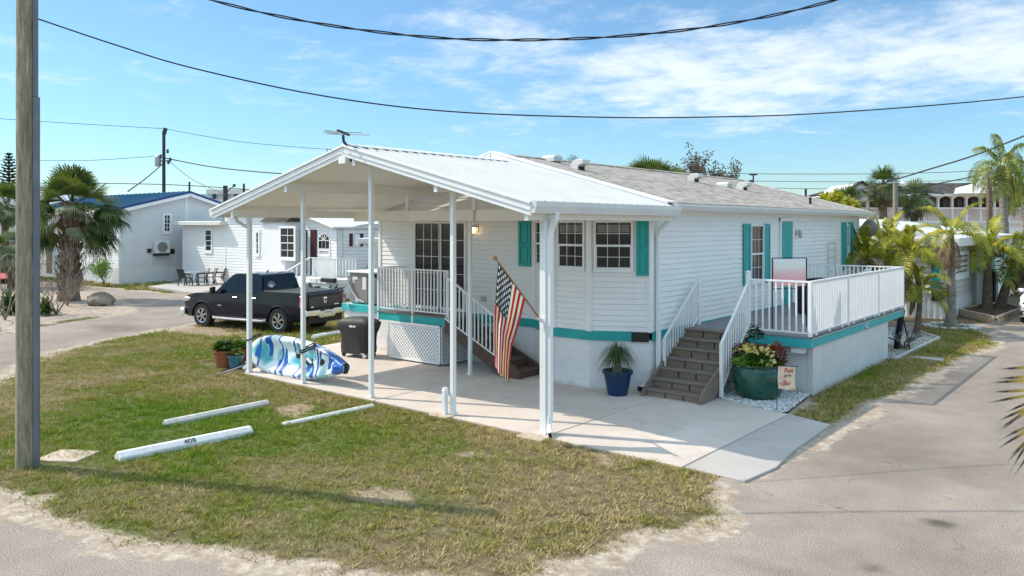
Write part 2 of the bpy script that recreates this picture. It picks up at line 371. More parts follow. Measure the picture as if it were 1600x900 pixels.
    earth = mixc(nt, .5, earth, ramp(nt, s2.outputs['Fac'],[(.3,(.2,.2,.2)),(.7,(.8,.8,.8))]).outputs[0], 'OVERLAY')
    sand = mixc(nt, A('earth'), sand, earth)
    c = mixc(nt, fs_, asp, sand); c = mixc(nt, fg_, c, turf)
    nt.links.new(c, bs.inputs['Base Color']); bs.inputs['Roughness'].default_value = .93; bs.inputs['Specular IOR Level'].default_value = .2
    hb = mth(nt,'ADD', mth(nt,'MULTIPLY', a2.outputs['Fac'], .35), mth(nt,'MULTIPLY', e1.outputs['Fac'], mth(nt,'MULTIPLY_ADD', fs_, 1.5, .1)))
    bump(nt, bs, hb, .45, .015); return m
M['ground'] = mat_ground()
def ground_grid(x0,x1,y0,y1,step):
    nx = int(round((x1-x0)/step))+1; ny = int(round((y1-y0)/step))+1
    xs = np.linspace(x0,x1,nx); ys = np.linspace(y0,y1,ny); X,Y = np.meshgrid(xs,ys); x = X.ravel(); y = Y.ravel()
    mk = masks(x,y)
    z = 0.0 + .03*np.clip(mk['lawn'],-.2,.6)*(np.clip(mk['sand'],0,1)) + (fbm(x,y,.8,61)-.5)*.03*np.clip(mk['lawn'],0,1)
    # level under the patio and buildings
    flat = np.clip(sdf(x,y,[(-19.2,10.0),(-4.2,10.0),(-4.2,30),(-19.2,30)])/.3+1,0,1); z = z*(1-flat)
    ed = np.minimum(np.minimum(x-x0, x1-x), np.minimum(y-y0, y1-y)); z = z*np.clip(ed/.5,0,1)
    i = np.arange(nx*ny).reshape(ny,nx); F = np.stack([i[:-1,:-1],i[:-1,1:],i[1:,1:],i[1:,:-1]],-1).reshape(-1,4)
    V = np.stack([x,y,z],-1)
    turf = (mk['sand'][F].mean(1) > .5)
    def sub(sel, name):
        f = F[sel]; u,inv = np.unique(f, return_inverse=True)
        return np_mesh(name, V[u], inv.reshape(-1,4), M['ground'], attrs={k:mk[k][u] for k in ('grass','sand','dry','earth','stain')})
    a = sub(turf, 'lawn'); b = sub(~turf, 'road')
    for o in (a,b): tag(o, kind='structure')
    return a,b
gx = (-32.0, 2.0, 1.5, 33.0)
ga, gb = ground_grid(gx[0],gx[1],gx[2],gx[3], .11)
# outer sheet to the horizon, in four strips round the fine part
def outer():
    X0,X1,Y0,Y1 = gx
    V = []; Fa = []; step = 1.0
    def patch(a,b,c,d,st):
        nx = max(1,int(round((b-a)/st))); ny = max(1,int(round((d-c)/st))); base = len(V)
        for j in range(ny+1):
            for i in range(nx+1): V.append((a+(b-a)*i/nx, c+(d-c)*j/ny, 0))
        for j in range(ny):
            for i in range(nx):
                q = base+j*(nx+1)+i; Fa.append((q,q+1,q+nx+2,q+nx+1))
    patch(-62,X0,Y0,Y1,.4); patch(-62,X1,Y1,60,.5); patch(X1,14,Y0,60,.7); patch(-62,14,-12,Y0,1.0)
    for a,b,c,d in [(-900,-62,-900,1200),(14,900,-900,1200),(-62,14,60,1200),(-62,14,-900,-12)]: patch(a,b,c,d,40)
    V_ = np.array(V, float); mk = masks(V_[:,0],V_[:,1])
    far = (np.abs(V_[:,0]) > 75) | (V_[:,1] > 62)
    mk['grass'] = np.where(far, .35, mk['grass']); mk['sand'] = np.where(far, .6, mk['sand'])
    o = np_mesh('ground', V_, np.array(Fa), M['ground'], attrs={k:mk[k] for k in ('grass','sand','dry','earth','stain')}); tag(o, kind='structure')
outer()
# ---- grass blades
def mat_blade():
    m, nt, bs = nodes('grass_blades')
    a = N(nt,'ShaderNodeAttribute'); a.attribute_name = 'dry'
    r = ramp(nt, a.outputs['Fac'], [(.14,(.13,.25,.010)),(.36,(.23,.28,.025)),(.50,(.34,.29,.07)),(.78,(.56,.43,.22))])
    nt.links.new(r.outputs[0], bs.inputs['Base Color']); bs.inputs['Roughness'].default_value = .7; bs.inputs['Specular IOR Level'].default_value = .2
    tb = N(nt,'ShaderNodeBsdfTranslucent'); nt.links.new(r.outputs[0], tb.inputs['Color']); mx = N(nt,'ShaderNodeMixShader'); mx.inputs[0].default_value = .18
    nt.links.new(bs.outputs[0], mx.inputs[1]); nt.links.new(tb.outputs[0], mx.inputs[2]); nt.links.new(mx.outputs[0], nt.nodes['Material Output'].inputs[0]); return m
M['blade'] = mat_blade()
def blades(name, label, box, n, hmin=.02, hmax=.055, excl=(), seed=1, wd=.007):
    r = np.random.default_rng(seed); nc = n//14; cxs = r.uniform(box[0],box[1],nc); cys = r.uniform(box[2],box[3],nc); csz = r.uniform(.5,1.25,nc)**1.3; ci = np.repeat(np.arange(nc),14); n = len(ci)
    gx_ = r.normal(0,.034,n); gy_ = r.normal(0,.034,n); x = cxs[ci]+gx_*csz[ci]; y = cys[ci]+gy_*csz[ci]; cs_ = csz[ci]; lean_a = np.arctan2(gy_,gx_)
    mk = masks(x,y); keep = (mk['grass']*(.0+1.75*fbm(x,y,5,91)) > r.random(n)) & (sdf(x,y,patio_poly) < -.01)
    D_ = x*FW[0] + y*FW[1]; keep &= D_ > 4
    for e in excl: keep &= ~((x>e[0])&(x<e[1])&(y>e[2])&(y<e[3]))
    x,y = x[keep],y[keep]; k = len(x); cs_ = cs_[keep]; lean_a = lean_a[keep]; cd_ = r.normal(0,.09,nc)[ci][keep]; dry = mk['dry'][keep] + cd_ + r.normal(0,.06,k)
    h = r.uniform(hmin,hmax,k)*(.6+1.0*fbm(x,y,4.5,95,2)); h *= np.clip(1.3 - .8*(mk['dry'][keep]-.3),.6,1.3); a = r.uniform(0,2*np.pi,k); h *= cs_; ln = r.uniform(.5,1.8,k)*h; b = lean_a + r.normal(0,.6,k)
    w = wd*r.uniform(.6,1.3,k)
    z0 = .03*np.clip(mk['lawn'][keep],-.2,.6)
    v0 = np.stack([x-np.cos(a)*w, y-np.sin(a)*w, z0-.005],-1); v1 = np.stack([x+np.cos(a)*w, y+np.sin(a)*w, z0-.005],-1)
    v2 = np.stack([x+np.cos(b)*ln, y+np.sin(b)*ln, z0+h],-1)
    V = np.stack([v0,v1,v2],1).reshape(-1,3); F = np.arange(3*k).reshape(-1,3)
    o = np_mesh(name, V, F, M['blade'], attrs={'dry':np.repeat(dry,3)})
    return tag(o, label, 'grass', kind='stuff')
blades('grass', 'short patchy green and straw-coloured turf on the corner lawn', (-28,-3.6,3.2,13), 520000, .022,.055, excl=[(-18.9,-8,10.3,30)], seed=1)
blades('grass', 'turf around and behind the dark pickup truck', (-31,-18.3,12,25), 130000, .04,.09, seed=2, wd=.012)
blades('grass', 'narrow green turf strip between white deck wall and road', (-7.2,-3.4,14.2,31), 150000, .03,.07, excl=[(-9,-5.5,10,23.0)], seed=3, wd=.010)
blades('grass', 'grass verge before the pale sided houses across the side road', (-62,-32,8,24.5), 90000, .05,.10, seed=4, wd=.03)
# ================================================================ concrete patio
def mat_patio():
    m, nt, bs = nodes('patio_concrete')
    n = noise(nt, .7, 6, .65); f = noise(nt, 25, 5, .7)
    c = ramp(nt, n.outputs['Fac'], [(.3,(.53,.45,.385)),(.7,(.65,.565,.495))]).outputs[0]
    c = mixc(nt, .3, c, ramp(nt, f.outputs['Fac'],[(.3,(.3,.3,.3)),(.7,(.7,.7,.7))]).outputs[0], 'OVERLAY')
    st = noise(nt, 1.9, 7, .75); c = mixc(nt, mth(nt,'MULTIPLY', ramp(nt, st.outputs['Fac'],[(.50,(0,0,0)),(.72,(1,1,1))]).outputs[0], .5), c, (.36,.31,.25))
    nt.links.new(c, bs.inputs['Base Color']); bs.inputs['Roughness'].default_value = .85; bump(nt, bs, f.outputs['Fac'], .12, .006); return m
M['patio'] = mat_patio()
M['patio_grey'] = mat('grey_apron_concrete', (.43,.395,.36), .85, .08, 1.1, .12, 40, dirt=((.36,.35,.34),2.2,.56,.5))
mb = MB()
T = .035
def slab(mb, poly, z0=-.05, z1=T): mb.prism(poly, 'z', z0, z1)
g = .012
slab(mb, [(-12.1+g,10.41),(-7.86-g,10.38),(-7.86-g,15.2),(-12.1+g,15.2)])
slab(mb, [(-16.76,10.44),(-12.1-g,10.41),(-12.1-g,15.2),(-18.9,15.5),(-18.7,13.3)])
slab(mb, [(-7.86+g,10.38),(-5.34-g,10.37),(-5.34-g,14.5),(-5.6,14.5),(-6.9,15.0),(-7.86+g,15.0)])
p_ = mb.build('patio', M['patio'], bevel=.01); tag(p_, kind='structure')
mb = MB(); slab(mb, [(-5.34+g,10.37),(-4.40,10.33),(-4.30,11.2),(-4.42,12.2),(-4.50,14.2),(-5.34+g,14.5)])
p_ = mb.build('pavement', M['patio_grey'], bevel=.01); tag(p_, kind='structure')
def pad(name, label, px, py, sx, sy, rz=0, z=.03, m='concrete'):
    c = G(px,py); mb = MB(); pts = [(math.cos(a)*sx*(1+.06*math.sin(3*a+px)), math.sin(a)*sy*(1+.05*math.cos(2*a+px))) for a in [i*2*math.pi/14 for i in range(14)]] if False else [(-sx,-sy),(-sx*.2,-sy*1.05),(sx,-sy*.9),(sx*.96,sy),(0,sy*1.04),(-sx,sy*.93)]
    mb.prism([(c.x+x*math.cos(rz)-y*math.sin(rz), c.y+x*math.sin(rz)+y*math.cos(rz)) for x,y in pts], 'z', -.03, z)
    return tag(mb.build(name, M[m], bevel=.012), label, 'slab')
M['sandstone'] = mat('old_sandstone_slab', (.52,.42,.33), .9, .2, 5, .4, 40, dirt=((.3,.25,.2),4,.55,.5))
pad('paving_slab', 'worn tan concrete slab in the grass beside the tall wooden pole', 107, 716, .34, .28, R(30), .05, 'sandstone')
pad('paving_slab', 'small concrete pad under the foot of the post carrying the flag', 834, 686, .26, .15, 0, .05, 'sandstone')
pad('paving_slab', 'small concrete pad beside the short white stub post', 690, 652, .24, .12, 0, .05, 'sandstone')
pad('stepping_slab', 'pale stepping slab in the turf strip by the road', 1447, 562, .40, .2, 0, .05)
# pebbles
def pebbles(name, label, poly, n, seed, z=.03, size=(.014,.035), m='pebble'):
    r = np.random.default_rng(seed); xs = [p[0] for p in poly]; ys = [p[1] for p in poly]
    x = r.uniform(min(xs),max(xs),n); y = r.uniform(min(ys),max(ys),n); k = sdf(x,y,poly) > 0; x,y = x[k],y[k]; n = len(x)
    bm = bmesh.new(); bmesh.ops.create_icosphere(bm, subdivisions=1, radius=1); bv = np.array([v.co[:] for v in bm.verts]); bf = np.array([[v.index for v in f.verts] for f in bm.faces]); bm.free()
    s_ = r.uniform(size[0],size[1],n); a = r.uniform(0,6.28,n)
    V = bv[None]*np.stack([s_*r.uniform(.8,1.4,n), s_*r.uniform(.7,1.1,n), s_*r.uniform(.5,.8,n)],-1)[:,None,:]
    ca,sa = np.cos(a)[:,None],np.sin(a)[:,None]; vx = V[...,0]*ca-V[...,1]*sa; vy = V[...,0]*sa+V[...,1]*ca
    W = np.stack([vx+x[:,None], vy+y[:,None], V[...,2]+(z+r.uniform(0,.02,n))[:,None]],-1).reshape(-1,3)
    F = (bf[None]+(np.arange(n)*len(bv))[:,None,None]).reshape(-1,3)
    o = np_mesh(name, W, F, M[m]); return tag(o, label, 'pebbles', kind='stuff')
M['pebble'] = mat('white_marble_pebbles', (.38,.37,.36), .8, .3, 14, col2=(.80,.79,.77))
M['mulch'] = mat('dark_mulch', (.05,.03,.02), .95, .3, 14, col2=(.16,.10,.07))
pb1 = [(-7.0,15.0),(-5.5,14.42),(-5.42,14.6),(-5.62,16.5),(-8.2,16.5),(-8.2,15.6)]
pb2 = [(-7.6,21.9),(-5.36,22.1),(-5.32,27.0),(-6.4,28.9),(-8.2,28.9),(-8.2,22)]
for pb,nm in ((pb1,'a'),(pb2,'b')):
    mb = MB(); mb.prism(pb,'z',-.02,.03); tag(mb.build('pebble_bed_soil', M['soil']), kind='structure')
pebbles('pebbles', 'white pebble bed under the side deck around the big green planter', pb1, 7000, 8)
pebbles('pebbles', 'white pebble bed past the far end of the side deck', pb2, 9000, 9, size=(.02,.045))
mb = MB(); a = [G(1397,564), G(1466,531), G(1418,515)]
for p,q in zip(a[:-1],a[1:]): mb.bar((p.x+.02,p.y,.05),(q.x+.02,q.y,.05),.09,.1)
mb.build('garden_edging', M['concrete'], bevel=.01); tag(bpy.data.objects['garden_edging'], 'low concrete edging round the far pebble bed', 'edging')
# parking stops
def stop(label, p, q, m, txt=False, h=.13, w=.2):
    p = G(*p); q = G(*q); d = (q-p); L = d.length; a = math.atan2(d.y,d.x); c = (p+q)/2
    r = thing('parking_stop', label, 'parking stop', (c.x,c.y,.0), 'concrete parking stops set in the lawn', a)
    mb = MB(); pr = [(-w/2,-.03),(w/2,-.03),(w/2,h*.55),(w*.15,h),(-w*.15,h),(-w/2,h*.55)]
    mb.prism(pr,'x',-L/2,L/2); mb.build('block', m, r, bevel=.012, local=True)
    return r
s1 = stop('white painted parking stop stencilled 408, nearest the tall pole', (183,722),(391,679), M['kerbwhite'], True, .15,.24)
stop('weathered grey parking stop in the bright green grass, left of the thin white one', (257,667),(418,634), M['concrete'], h=.12, w=.19)
stop('thin white parking stop nearly sunk in turf near the patio', (442,667),(583,637), M['kerbwhite'], h=.08, w=.13)
stop('white parking stop behind the pickup truck beside the air conditioner platform', (490,530),(545,520), M['kerbwhite'], h=.14,w=.22)
def text_mesh(name, body, size, m, parent=None, mtx=None, thick=.002, align='CENTER', bold=0, shear=0):
    cu = bpy.data.curves.new(name,'FONT'); cu.body = body; cu.size = size; cu.align_x = align; cu.align_y = 'CENTER'; cu.extrude = thick; cu.offset = bold; cu.shear = shear
    t = bpy.data.objects.new(name+'_c', cu); COL.objects.link(t); dg = bpy.context.evaluated_depsgraph_get(); dg.update()
    me = bpy.data.meshes.new_from_object(t.evaluated_get(dg)); bpy.data.objects.remove(t); me.materials.clear(); me.materials.append(m)
    if mtx is not None: me.transform(mtx)
    o = bpy.data.objects.new(name, me); COL.objects.link(o)
    if parent is not None: o.parent = parent
    return o
# digits stencilled along the sloped side that faces the camera (local -y)
mt = Matrix.Translation((0,-.081,.1185)) @ Matrix.Rotation(R(38.8),4,'X')
text_mesh('stencil_number','408',.13,M['black'],s1,mt,.001,bold=.0)
# ================================================================ MAIN HOUSE
HX0, HX1, HY0, HY1 = -17.2, -8.35, 15.0, 29.3
ZB, ZE, ZR = 1.25, 3.86, 5.14          # band top, eave, ridge
RX = -12.85
house = thing('mobile_home', 'large white lap sided home with teal band, teal shutters and grey shingle roof', 'house', ((HX0+HX1)/2,(HY0+HY1)/2,0))
def siding(mb, p0, p1, z0, z1, nrm, lap=.118, out=.016, clip=None, lean=0):
    """lap boards from p0 to p1, each with a shadow groove under its top; clip(z)->(t0,t1) limits the run at height z"""
    p0 = Vector((p0[0],p0[1],0)); p1 = Vector((p1[0],p1[1],0)); n = Vector((nrm[0],nrm[1],0)).normalized()
    z = z0; o1 = out*1.7; o2 = out*1.0; g0 = lap*.17; o3 = .003
    Z = lambda v,h: (v.x,v.y,h)
    while z < z1-1e-4:
        zt = min(z+lap, z1); zg = max(z+.01, zt-g0)
        a0,a1 = (0,1) if clip is None else clip(z); b0,b1 = (0,1) if clip is None else clip(zt)
        if a1-a0 > .01:
            if b1 < b0: b0 = b1 = (b0+b1)/2
            c0,c1 = a0+(b0-a0)*.85, a1+(b1-a1)*.85
            V = [Z(p0.lerp(p1,a0)+n*o3,z),Z(p0.lerp(p1,a1)+n*o3,z),Z(p0.lerp(p1,a0)+n*o1,z),Z(p0.lerp(p1,a1)+n*o1,z),
                 Z(p0.lerp(p1,c0)+n*o2,zg),Z(p0.lerp(p1,c1)+n*o2,zg),Z(p0.lerp(p1,c0)+n*o3,zg+.002),Z(p0.lerp(p1,c1)+n*o3,zg+.002),Z(p0.lerp(p1,b0)+n*o3,zt),Z(p0.lerp(p1,b1)+n*o3,zt)]
            mb.add(V,[(0,1,3,2),(2,3,5,4),(4,5,7,6),(6,7,9,8)])
        z = zt
BL0, BL1, BC, BR = (-11.65,15.0), (-10.38,14.1), (-9.46,14.1), (-8.35,14.72)
# outline of the body, front bay included
outl = [(HX0,HY0), BL0, BL1, BC, BR, (HX1,HY1), (HX0,HY1)]
mb = MB(); mb.prism(outl,'z',ZB-.02,ZE+.02); 
mb.prism([(HX0,ZE),(HX1,ZE),(RX,ZR-.06)],'y',HY0+.0,HY0+.12); mb.prism([(HX0,ZE),(HX1,ZE),(RX,ZR-.06)],'y',HY1-.12,HY1)
mb.build('wall_core', M['siding'], house)
mb = MB(); siding(mb,(HX0,HY0),BL0,ZB,ZE,(0,-1))
def gclip(X0,X1):
    def f(z):
        if z <= ZE: return (0,1)
        k = (z-ZE)/(ZR-.06-ZE); return ((RX-X0)/(X1-X0)*k, 1-(X1-RX)/(X1-X0)*k)
    return f
siding(mb,(HX0,HY0),(HX1,HY0),ZE,ZR-.1,(0,-1),clip=gclip(HX0,HX1))
siding(mb,BL0,BL1,ZB,ZE,(-.58,-.815)); siding(mb,BL1,BC,ZB,ZE,(0,-1)); siding(mb,BC,BR,ZB,ZE,(.49,-.87))
mb.build('front_siding', M['siding'], house, fix=False)
mb = MB(); siding(mb,(HX1,BR[1]),(HX1,HY1),ZB,ZE,(1,0)); mb.build('side_siding', M['siding'], house, fix=False)
mb = MB(); siding(mb,(HX0,HY1),(HX0,HY0),ZB,ZE,(-1,0)); mb.build('rear_siding', M['siding'], house, fix=False)
# corner posts, bay mullions and trim strips
mb = MB()
def vt(x,y,w=.09,z0=ZB,z1=ZE,pr=.028):
    mb.box((x-w/2,y-w/2,z0),(x+w/2,y+w/2,z1))
def ct(): 
    global mb
    mb.build('corner_trim', M['white'], house, bevel=.006); mb = MB()
mb.box((HX0-.02,HY0-.045,ZB),(HX0+.09,HY0+.07,ZE)); ct(); vt(BL0[0],BL0[1]+.0,.08); ct(); vt(BL1[0]+.0,BL1[1]-.0,.10); ct(); vt(BC[0],BC[1]-.0,.13); ct()
mb.box((HX1-.06,BR[1]-.07,ZB),(HX1+.045,BR[1]+.06,ZE)); ct(); mb.box((HX1-.06,HY1-.07,ZB),(HX1+.045,HY1+.025,ZE)); ct()
# J-channels beside the bay windows
def facet(p0,p1,t,off=.02):
    a = Vector((p0[0],p0[1],0)); b = Vector((p1[0],p1[1],0)); d = (b-a).normalized(); n = Vector((d.y,-d.x,0)); return a.lerp(b,t)+n*off, d, n
for (p0,p1,t) in ((BC,BR,.74),(BL1,BC,.03),(BL0,BL1,.12)):
    mb = MB(); c,d,n = facet(p0,p1,t,.022); mb.bar((c.x,c.y,ZB),(c.x,c.y,2.5),.03,.03,up=n); mb.build('channel_trim', M['white'], house)
# frieze under the carport ceiling
mb = MB(); 
for p0,p1 in ((( -17.1,15.0),(-11.6,15.0)),(BL0,BL1),(BL1,BC),(BC,BR)):
    a,d,n = facet(p0,p1,0,.03); b,_,_ = facet(p0,p1,1,.03)
    mb.bar((a.x,a.y,3.72),(b.x,b.y,3.72),.03,.22)
mb.build('frieze_board', M['soffit'], house)
# teal band and block skirt
mb = MB()
def band(p0,p1,z0,z1,off,th=.03):
    a,d,n = facet(p0,p1,0,off); b,_,_ = facet(p0,p1,1,off); e = d*.008
    mb.bar((a.x-e.x,a.y-e.y,(z0+z1)/2),(b.x+e.x,b.y+e.y,(z0+z1)/2),th,z1-z0)
for p0,p1 in (((HX0-.02,HY0),BL0),(BL0,BL1),(BL1,BC)): band(p0,p1,1.06,1.262,.022)
c1 = Vector((*BC,0)).lerp(Vector((*BR,0)),.70); band(BC,(c1.x,c1.y),1.06,1.262,.022)
band((HX1,BR[1]+.06),(HX1,HY1),1.06,1.262,.022)
mb.build('teal_band', M['teal'], house)
mb = MB(); band((c1.x,c1.y),(BR[0]-.03,BR[1]-.015),1.05,1.255,.03,.05); vent = mb.build('skirt_vent', M['black'], house)
mb = MB(); mb.prism([(x,y) for x,y in outl],'z',-.05,1.07); mb.build('block_skirt', [M['blockX']], house)
# ---- windows
def window(parent, p0, d, n, w, z0, z1, cols=3, rows=2, fr=.045, m_glass='glass', sash=True, mw=.011, fm='white', curtain=False, name='window'):
    """p0 = lower left corner on the wall, d along, n outward"""
    p0 = Vector((p0[0],p0[1],0)); d = Vector((d[0],d[1],0)).normalized(); n = Vector((n[0],n[1],0)).normalized()
    def B(mb,u0,u1,v0,v1,o0,o1):
        c = [p0+d*u+n*o for u,o in ((u0,o0),(u1,o0),(u1,o1),(u0,o1))]
        mb.add([(p.x,p.y,v0) for p in c]+[(p.x,p.y,v1) for p in c],[(0,3,2,1),(4,5,6,7),(0,1,5,4),(1,2,6,5),(2,3,7,6),(3,0,4,7)])
    mb = MB(); e = .030
    B(mb,0,fr,z0,z1,e,e+.045); B(mb,w-fr,w,z0,z1,e,e+.045); B(mb,fr,w-fr,z1-fr,z1,e,e+.044); B(mb,fr,w-fr,z0,z0+fr,e,e+.05); B(mb,-.02,w+.02,z0-.03,z0,e,e+.06)
    f = mb.build(name, M[fm], parent)
    zm = (z0+z1)/2
    mb = MB(); B(mb,fr,w-fr,z0+fr,z1-fr,e-.004,e+.004); mb.build('pane', M[m_glass], f)
    mb = MB()
    if sash:
        B(mb,fr,w-fr,zm-.025,zm+.02,e+.004,e+.03)
        B(mb,fr,fr+.02,z0+fr,zm-.025,e+.004,e+.018); B(mb,w-fr-.02,w-fr,z0+fr,zm-.025,e+.004,e+.018); B(mb,fr+.02,w-fr-.02,z0+fr,z0+fr+.025,e+.004,e+.018)
        halves = ((z0+fr+.025,zm-.025),(zm+.02,z1-fr))
    else: halves = ((z0+fr,z1-fr),)
    for a,b in halves:
        for i in range(1,cols): u = fr+(w-2*fr)*i/cols; B(mb,u-mw/2,u+mw/2,a,b,e+.004,e+.012)
        for j in range(1,rows): v = a+(b-a)*j/rows; B(mb,fr+.02,w-fr-.02,v-mw/2,v+mw/2,e+.005,e+.013)
    if mb.f: mb.build('muntins', M[fm], f)
    return f
def fwin(p0,p1,t0,t1,z0,z1,**k):
    a = Vector((*p0,0)); b = Vector((*p1,0)); L = (b-a).length; d = (b-a)/L; q = a+d*(L*t0)
    return window(house,(q.x,q.y),d,(d.y,-d.x),L*(t1-t0),z0,z1,**k)
fwin(BL0,BL1,.16,.88,2.56,3.60,cols=3)
fwin(BL1,BC,.10,.90,2.55,3.60,cols=3); fwin(BC,BR,.07,.72,2.54,3.60,cols=3)
# roller blinds glimpsed behind the upper panes
for p0,p1,t0,t1 in ((BL1,BC,.18,.82),(BC,BR,.13,.66)):
    a,d,n = facet(p0,p1,t0,.0355); b,_,_ = facet(p0,p1,t1,.0355); mb = MB(); mb.bar((a.x,a.y,3.43),(b.x,b.y,3.43),.002,.16); mb.build('roller_blind', M['curtain'], house)
window(house,(-8.35,19.83),(0,1),(1,0),.86,1.98,3.52,cols=3)
window(house,(-8.35,27.84),(0,1),(1,0),.30,2.0,3.52,cols=1)
window(house,(-17.2,20.2),(0,-1),(-1,0),1.0,2.2,3.5)
window(house,(-17.2,26.2),(0,-1),(-1,0),1.0,2.2,3.5)
def shutter(p0,d,n,w,z0,z1,parent=None,m='teal'):
    p0 = Vector((p0[0],p0[1],0)); d = Vector((d[0],d[1],0)).normalized(); n = Vector((n[0],n[1],0)).normalized(); mb = MB()
    def B(u0,u1,v0,v1,o0,o1):
        c = [p0+d*u+n*o for u,o in ((u0,o0),(u1,o0),(u1,o1),(u0,o1))]
        mb.add([(p.x,p.y,v0) for p in c]+[(p.x,p.y,v1) for p in c],[(0,3,2,1),(4,5,6,7),(0,1,5,4),(1,2,6,5),(2,3,7,6),(3,0,4,7)])
    s_ = w*.17; zm = z0+(z1-z0)*.47; e = .03
    B(0,w,z0,z1,e,e+.018); B(0,s_,z0,z1,e+.018,e+.036); B(w-s_,w,z0,z1,e+.018,e+.036)
    for a,b in ((z0,z0+.07),(zm-.035,zm+.035),(z1-.07,z1)): B(s_,w-s_,a,b,e+.018,e+.0355)
    for a,b in ((z0+.10,zm-.065),(zm+.065,z1-.10)): B(s_+.03,w-s_-.03,a,b,e+.018,e+.03)
    return mb.build('shutter', M[m], parent or house, bevel=.004)
shutter((-12.10,15.0),(1,0),(0,-1),.37,2.51,3.62)
a,d,n = facet(BC,BR,.775,0); shutter((a.x,a.y),d,n,.26,2.44,3.62)
shutter((-8.35,19.38),(0,1),(1,0),.42,1.96,3.54); shutter((-8.35,20.72),(0,1),(1,0),.42,1.96,3.54)
shutter((-8.35,27.40),(0,1),(1,0),.43,2.0,3.60); shutter((-8.35,28.16),(0,1),(1,0),.43,2.0,3.60)
# sliding glass door on the porch
sd = window(house,(-15.74,15.0),(1,0),(0,-1),1.0,1.30,3.60,cols=3,rows=5,sash=False,fr=.05,mw=.016,name='sliding_door')
sd2 = window(house,(-14.76,15.0),(1,0),(0,-1),.93,1.30,3.60,cols=2,rows=5,sash=False,fr=.05,mw=.012,name='sliding_door')
# teal entrance door on the side deck
mb = MB(); mb.box((HX1+.015,21.86,1.26),(HX1+.07,21.95,3.70)); mb.box((HX1+.015,22.82,1.26),(HX1+.07,22.91,3.70)); mb.box((HX1+.015,21.86,3.61),(HX1+.075,22.91,3.71)); mb.build('door_frame', M['white'], house, bevel=.005)
mb = MB(); mb.box((HX1+.012,21.95,1.27),(HX1+.038,22.82,3.61))
for z0,z1 in ((1.45,2.2),(2.35,3.4)):
    for y0,y1 in ((22.03,22.34),(22.43,22.74)): mb.box((HX1+.034,y0,z0),(HX1+.045,y1,z1))
dr = mb.build('entrance_door', M['teal'], house, bevel=.006)
mb = MB(); mb.lathe([(0,0),(.03,.0),(.03,.03),(.018,.05),(0,.055)],(HX1+.036,22.05,2.3),12,'x'); mb.build('door_handle', M['blackmetal'], dr, smooth=True)
# lamps
def wall_lamp(c, n, lit):
    c = Vector(c); n = Vector(n); mb = MB(); q = c+n*.06
    mb.bar(c+n*.015,c+n*.035,.10,.14) ; mb.tube([c+n*.03+Vector((0,0,.05)),c+n*.10+Vector((0,0,.10)),c+n*.13+Vector((0,0,.06))],.009,8)
    q = c+n*.13; mb.lathe([(0,.075),(.05,.06),(.062,.03)],q,12); mb.lathe([(.05,-.13),(.03,-.15),(0,-.155)],q,12)
    for k in range(6):
        t = k*math.pi/3; mb.bar(q+Vector((.058*math.cos(t),.058*math.sin(t),.03)),q+Vector((.047*math.cos(t),.047*math.sin(t),-.13)),.006,.006)
    l = mb.build('wall_lamp', M['steel'], house, smooth=False)
    mb = MB(); mb.lathe([(0,.03),(.045,.025),(.05,-.05),(.035,-.12),(0,-.125)],q,12); mb.build('lamp_glass', M['lampglass' if lit else 'milk'], l, smooth=True)
m_, nt, bs = nodes('lit_lamp_glass'); bs.inputs['Base Color'].default_value = (.9,.75,.5,1); bs.inputs['Emission Color'].default_value = (1,.62,.25,1); bs.inputs['Emission Strength'].default_value = 3.0; M['lampglass'] = m_
M['milk'] = mat('clear_lamp_glass', (.55,.55,.52), .15, .1, 10)
wall_lamp((-13.47,14.98,3.42),(0,-1,0),True); wall_lamp((HX1+.01,23.2,3.28),(1,0,0),False)
mb = MB(); p = onY(756,467,14.98); mb.box((p.x-.09,14.955,p.z-.05),(p.x+.09,14.985,p.z+.05)); mb.box((p.x-.07,14.945,p.z-.035),(p.x-.01,14.957,p.z+.035)); mb.box((p.x+.01,14.945,p.z-.035),(p.x+.07,14.957,p.z+.035)); mb.build('outlet_cover', M['steel'], house, bevel=.004)
mb = MB(); mb.box((HX1+.015,24.05,1.9),(HX1+.05,24.15,2.02)); mb.build('outlet_cover', M['white'], house, bevel=.004)
# ---- roof
OV = .34
ry0, ry1 = 14.85, HY1+.38
mb = MB()
def slope(xe, ze, xr, zr, y0, y1, th=.07):
    mb.add([(xe,y0,ze),(xr,y0,zr),(xr,y1,zr),(xe,y1,ze),(xe,y0,ze-th),(xr,y0,zr-th),(xr,y1,zr-th),(xe,y1,ze-th)],[(0,1,2,3),(7,6,5,4),(0,4,5,1),(1,5,6,2),(2,6,7,3),(3,7,4,0)])
slope(HX1+OV,3.98,RX,5.28,ry0,ry1); slope(HX0-OV,3.98,RX,5.28,ry0,ry1)
roof = mb.build('shingle_roof', M['shingle'], house, fix=True)
mb = MB(); mb.prism([(RX-.16,5.245),(RX,5.295),(RX+.16,5.245),(RX+.16,5.26),(RX,5.312),(RX-.16,5.26)],'y',ry0,ry1); mb.build('ridge_cap', M['shingle'], roof)
mb = MB()   # soffit, fascia, rakes
mb.box((HX1,BR[1],ZE-.04),(HX1+OV-.02,ry1-.03,ZE-.02)); mb.box((HX0-OV+.02,15.1,ZE-.04),(HX0,ry1-.03,ZE-.02))
mb.box((HX1+OV-.02,ry0+.02,ZE-.06),(HX1+OV,ry1-.01,ZE+.08)); mb.box((HX0-OV,ry0+.02,ZE-.06),(HX0-OV+.02,ry1-.01,ZE+.08))
for sgn,xe in ((1,HX1+OV),(-1,HX0-OV)):
    mb.bar((xe,ry1+.012,3.90),(RX,ry1+.012,5.20),.025,.17,up=(0,0,1))
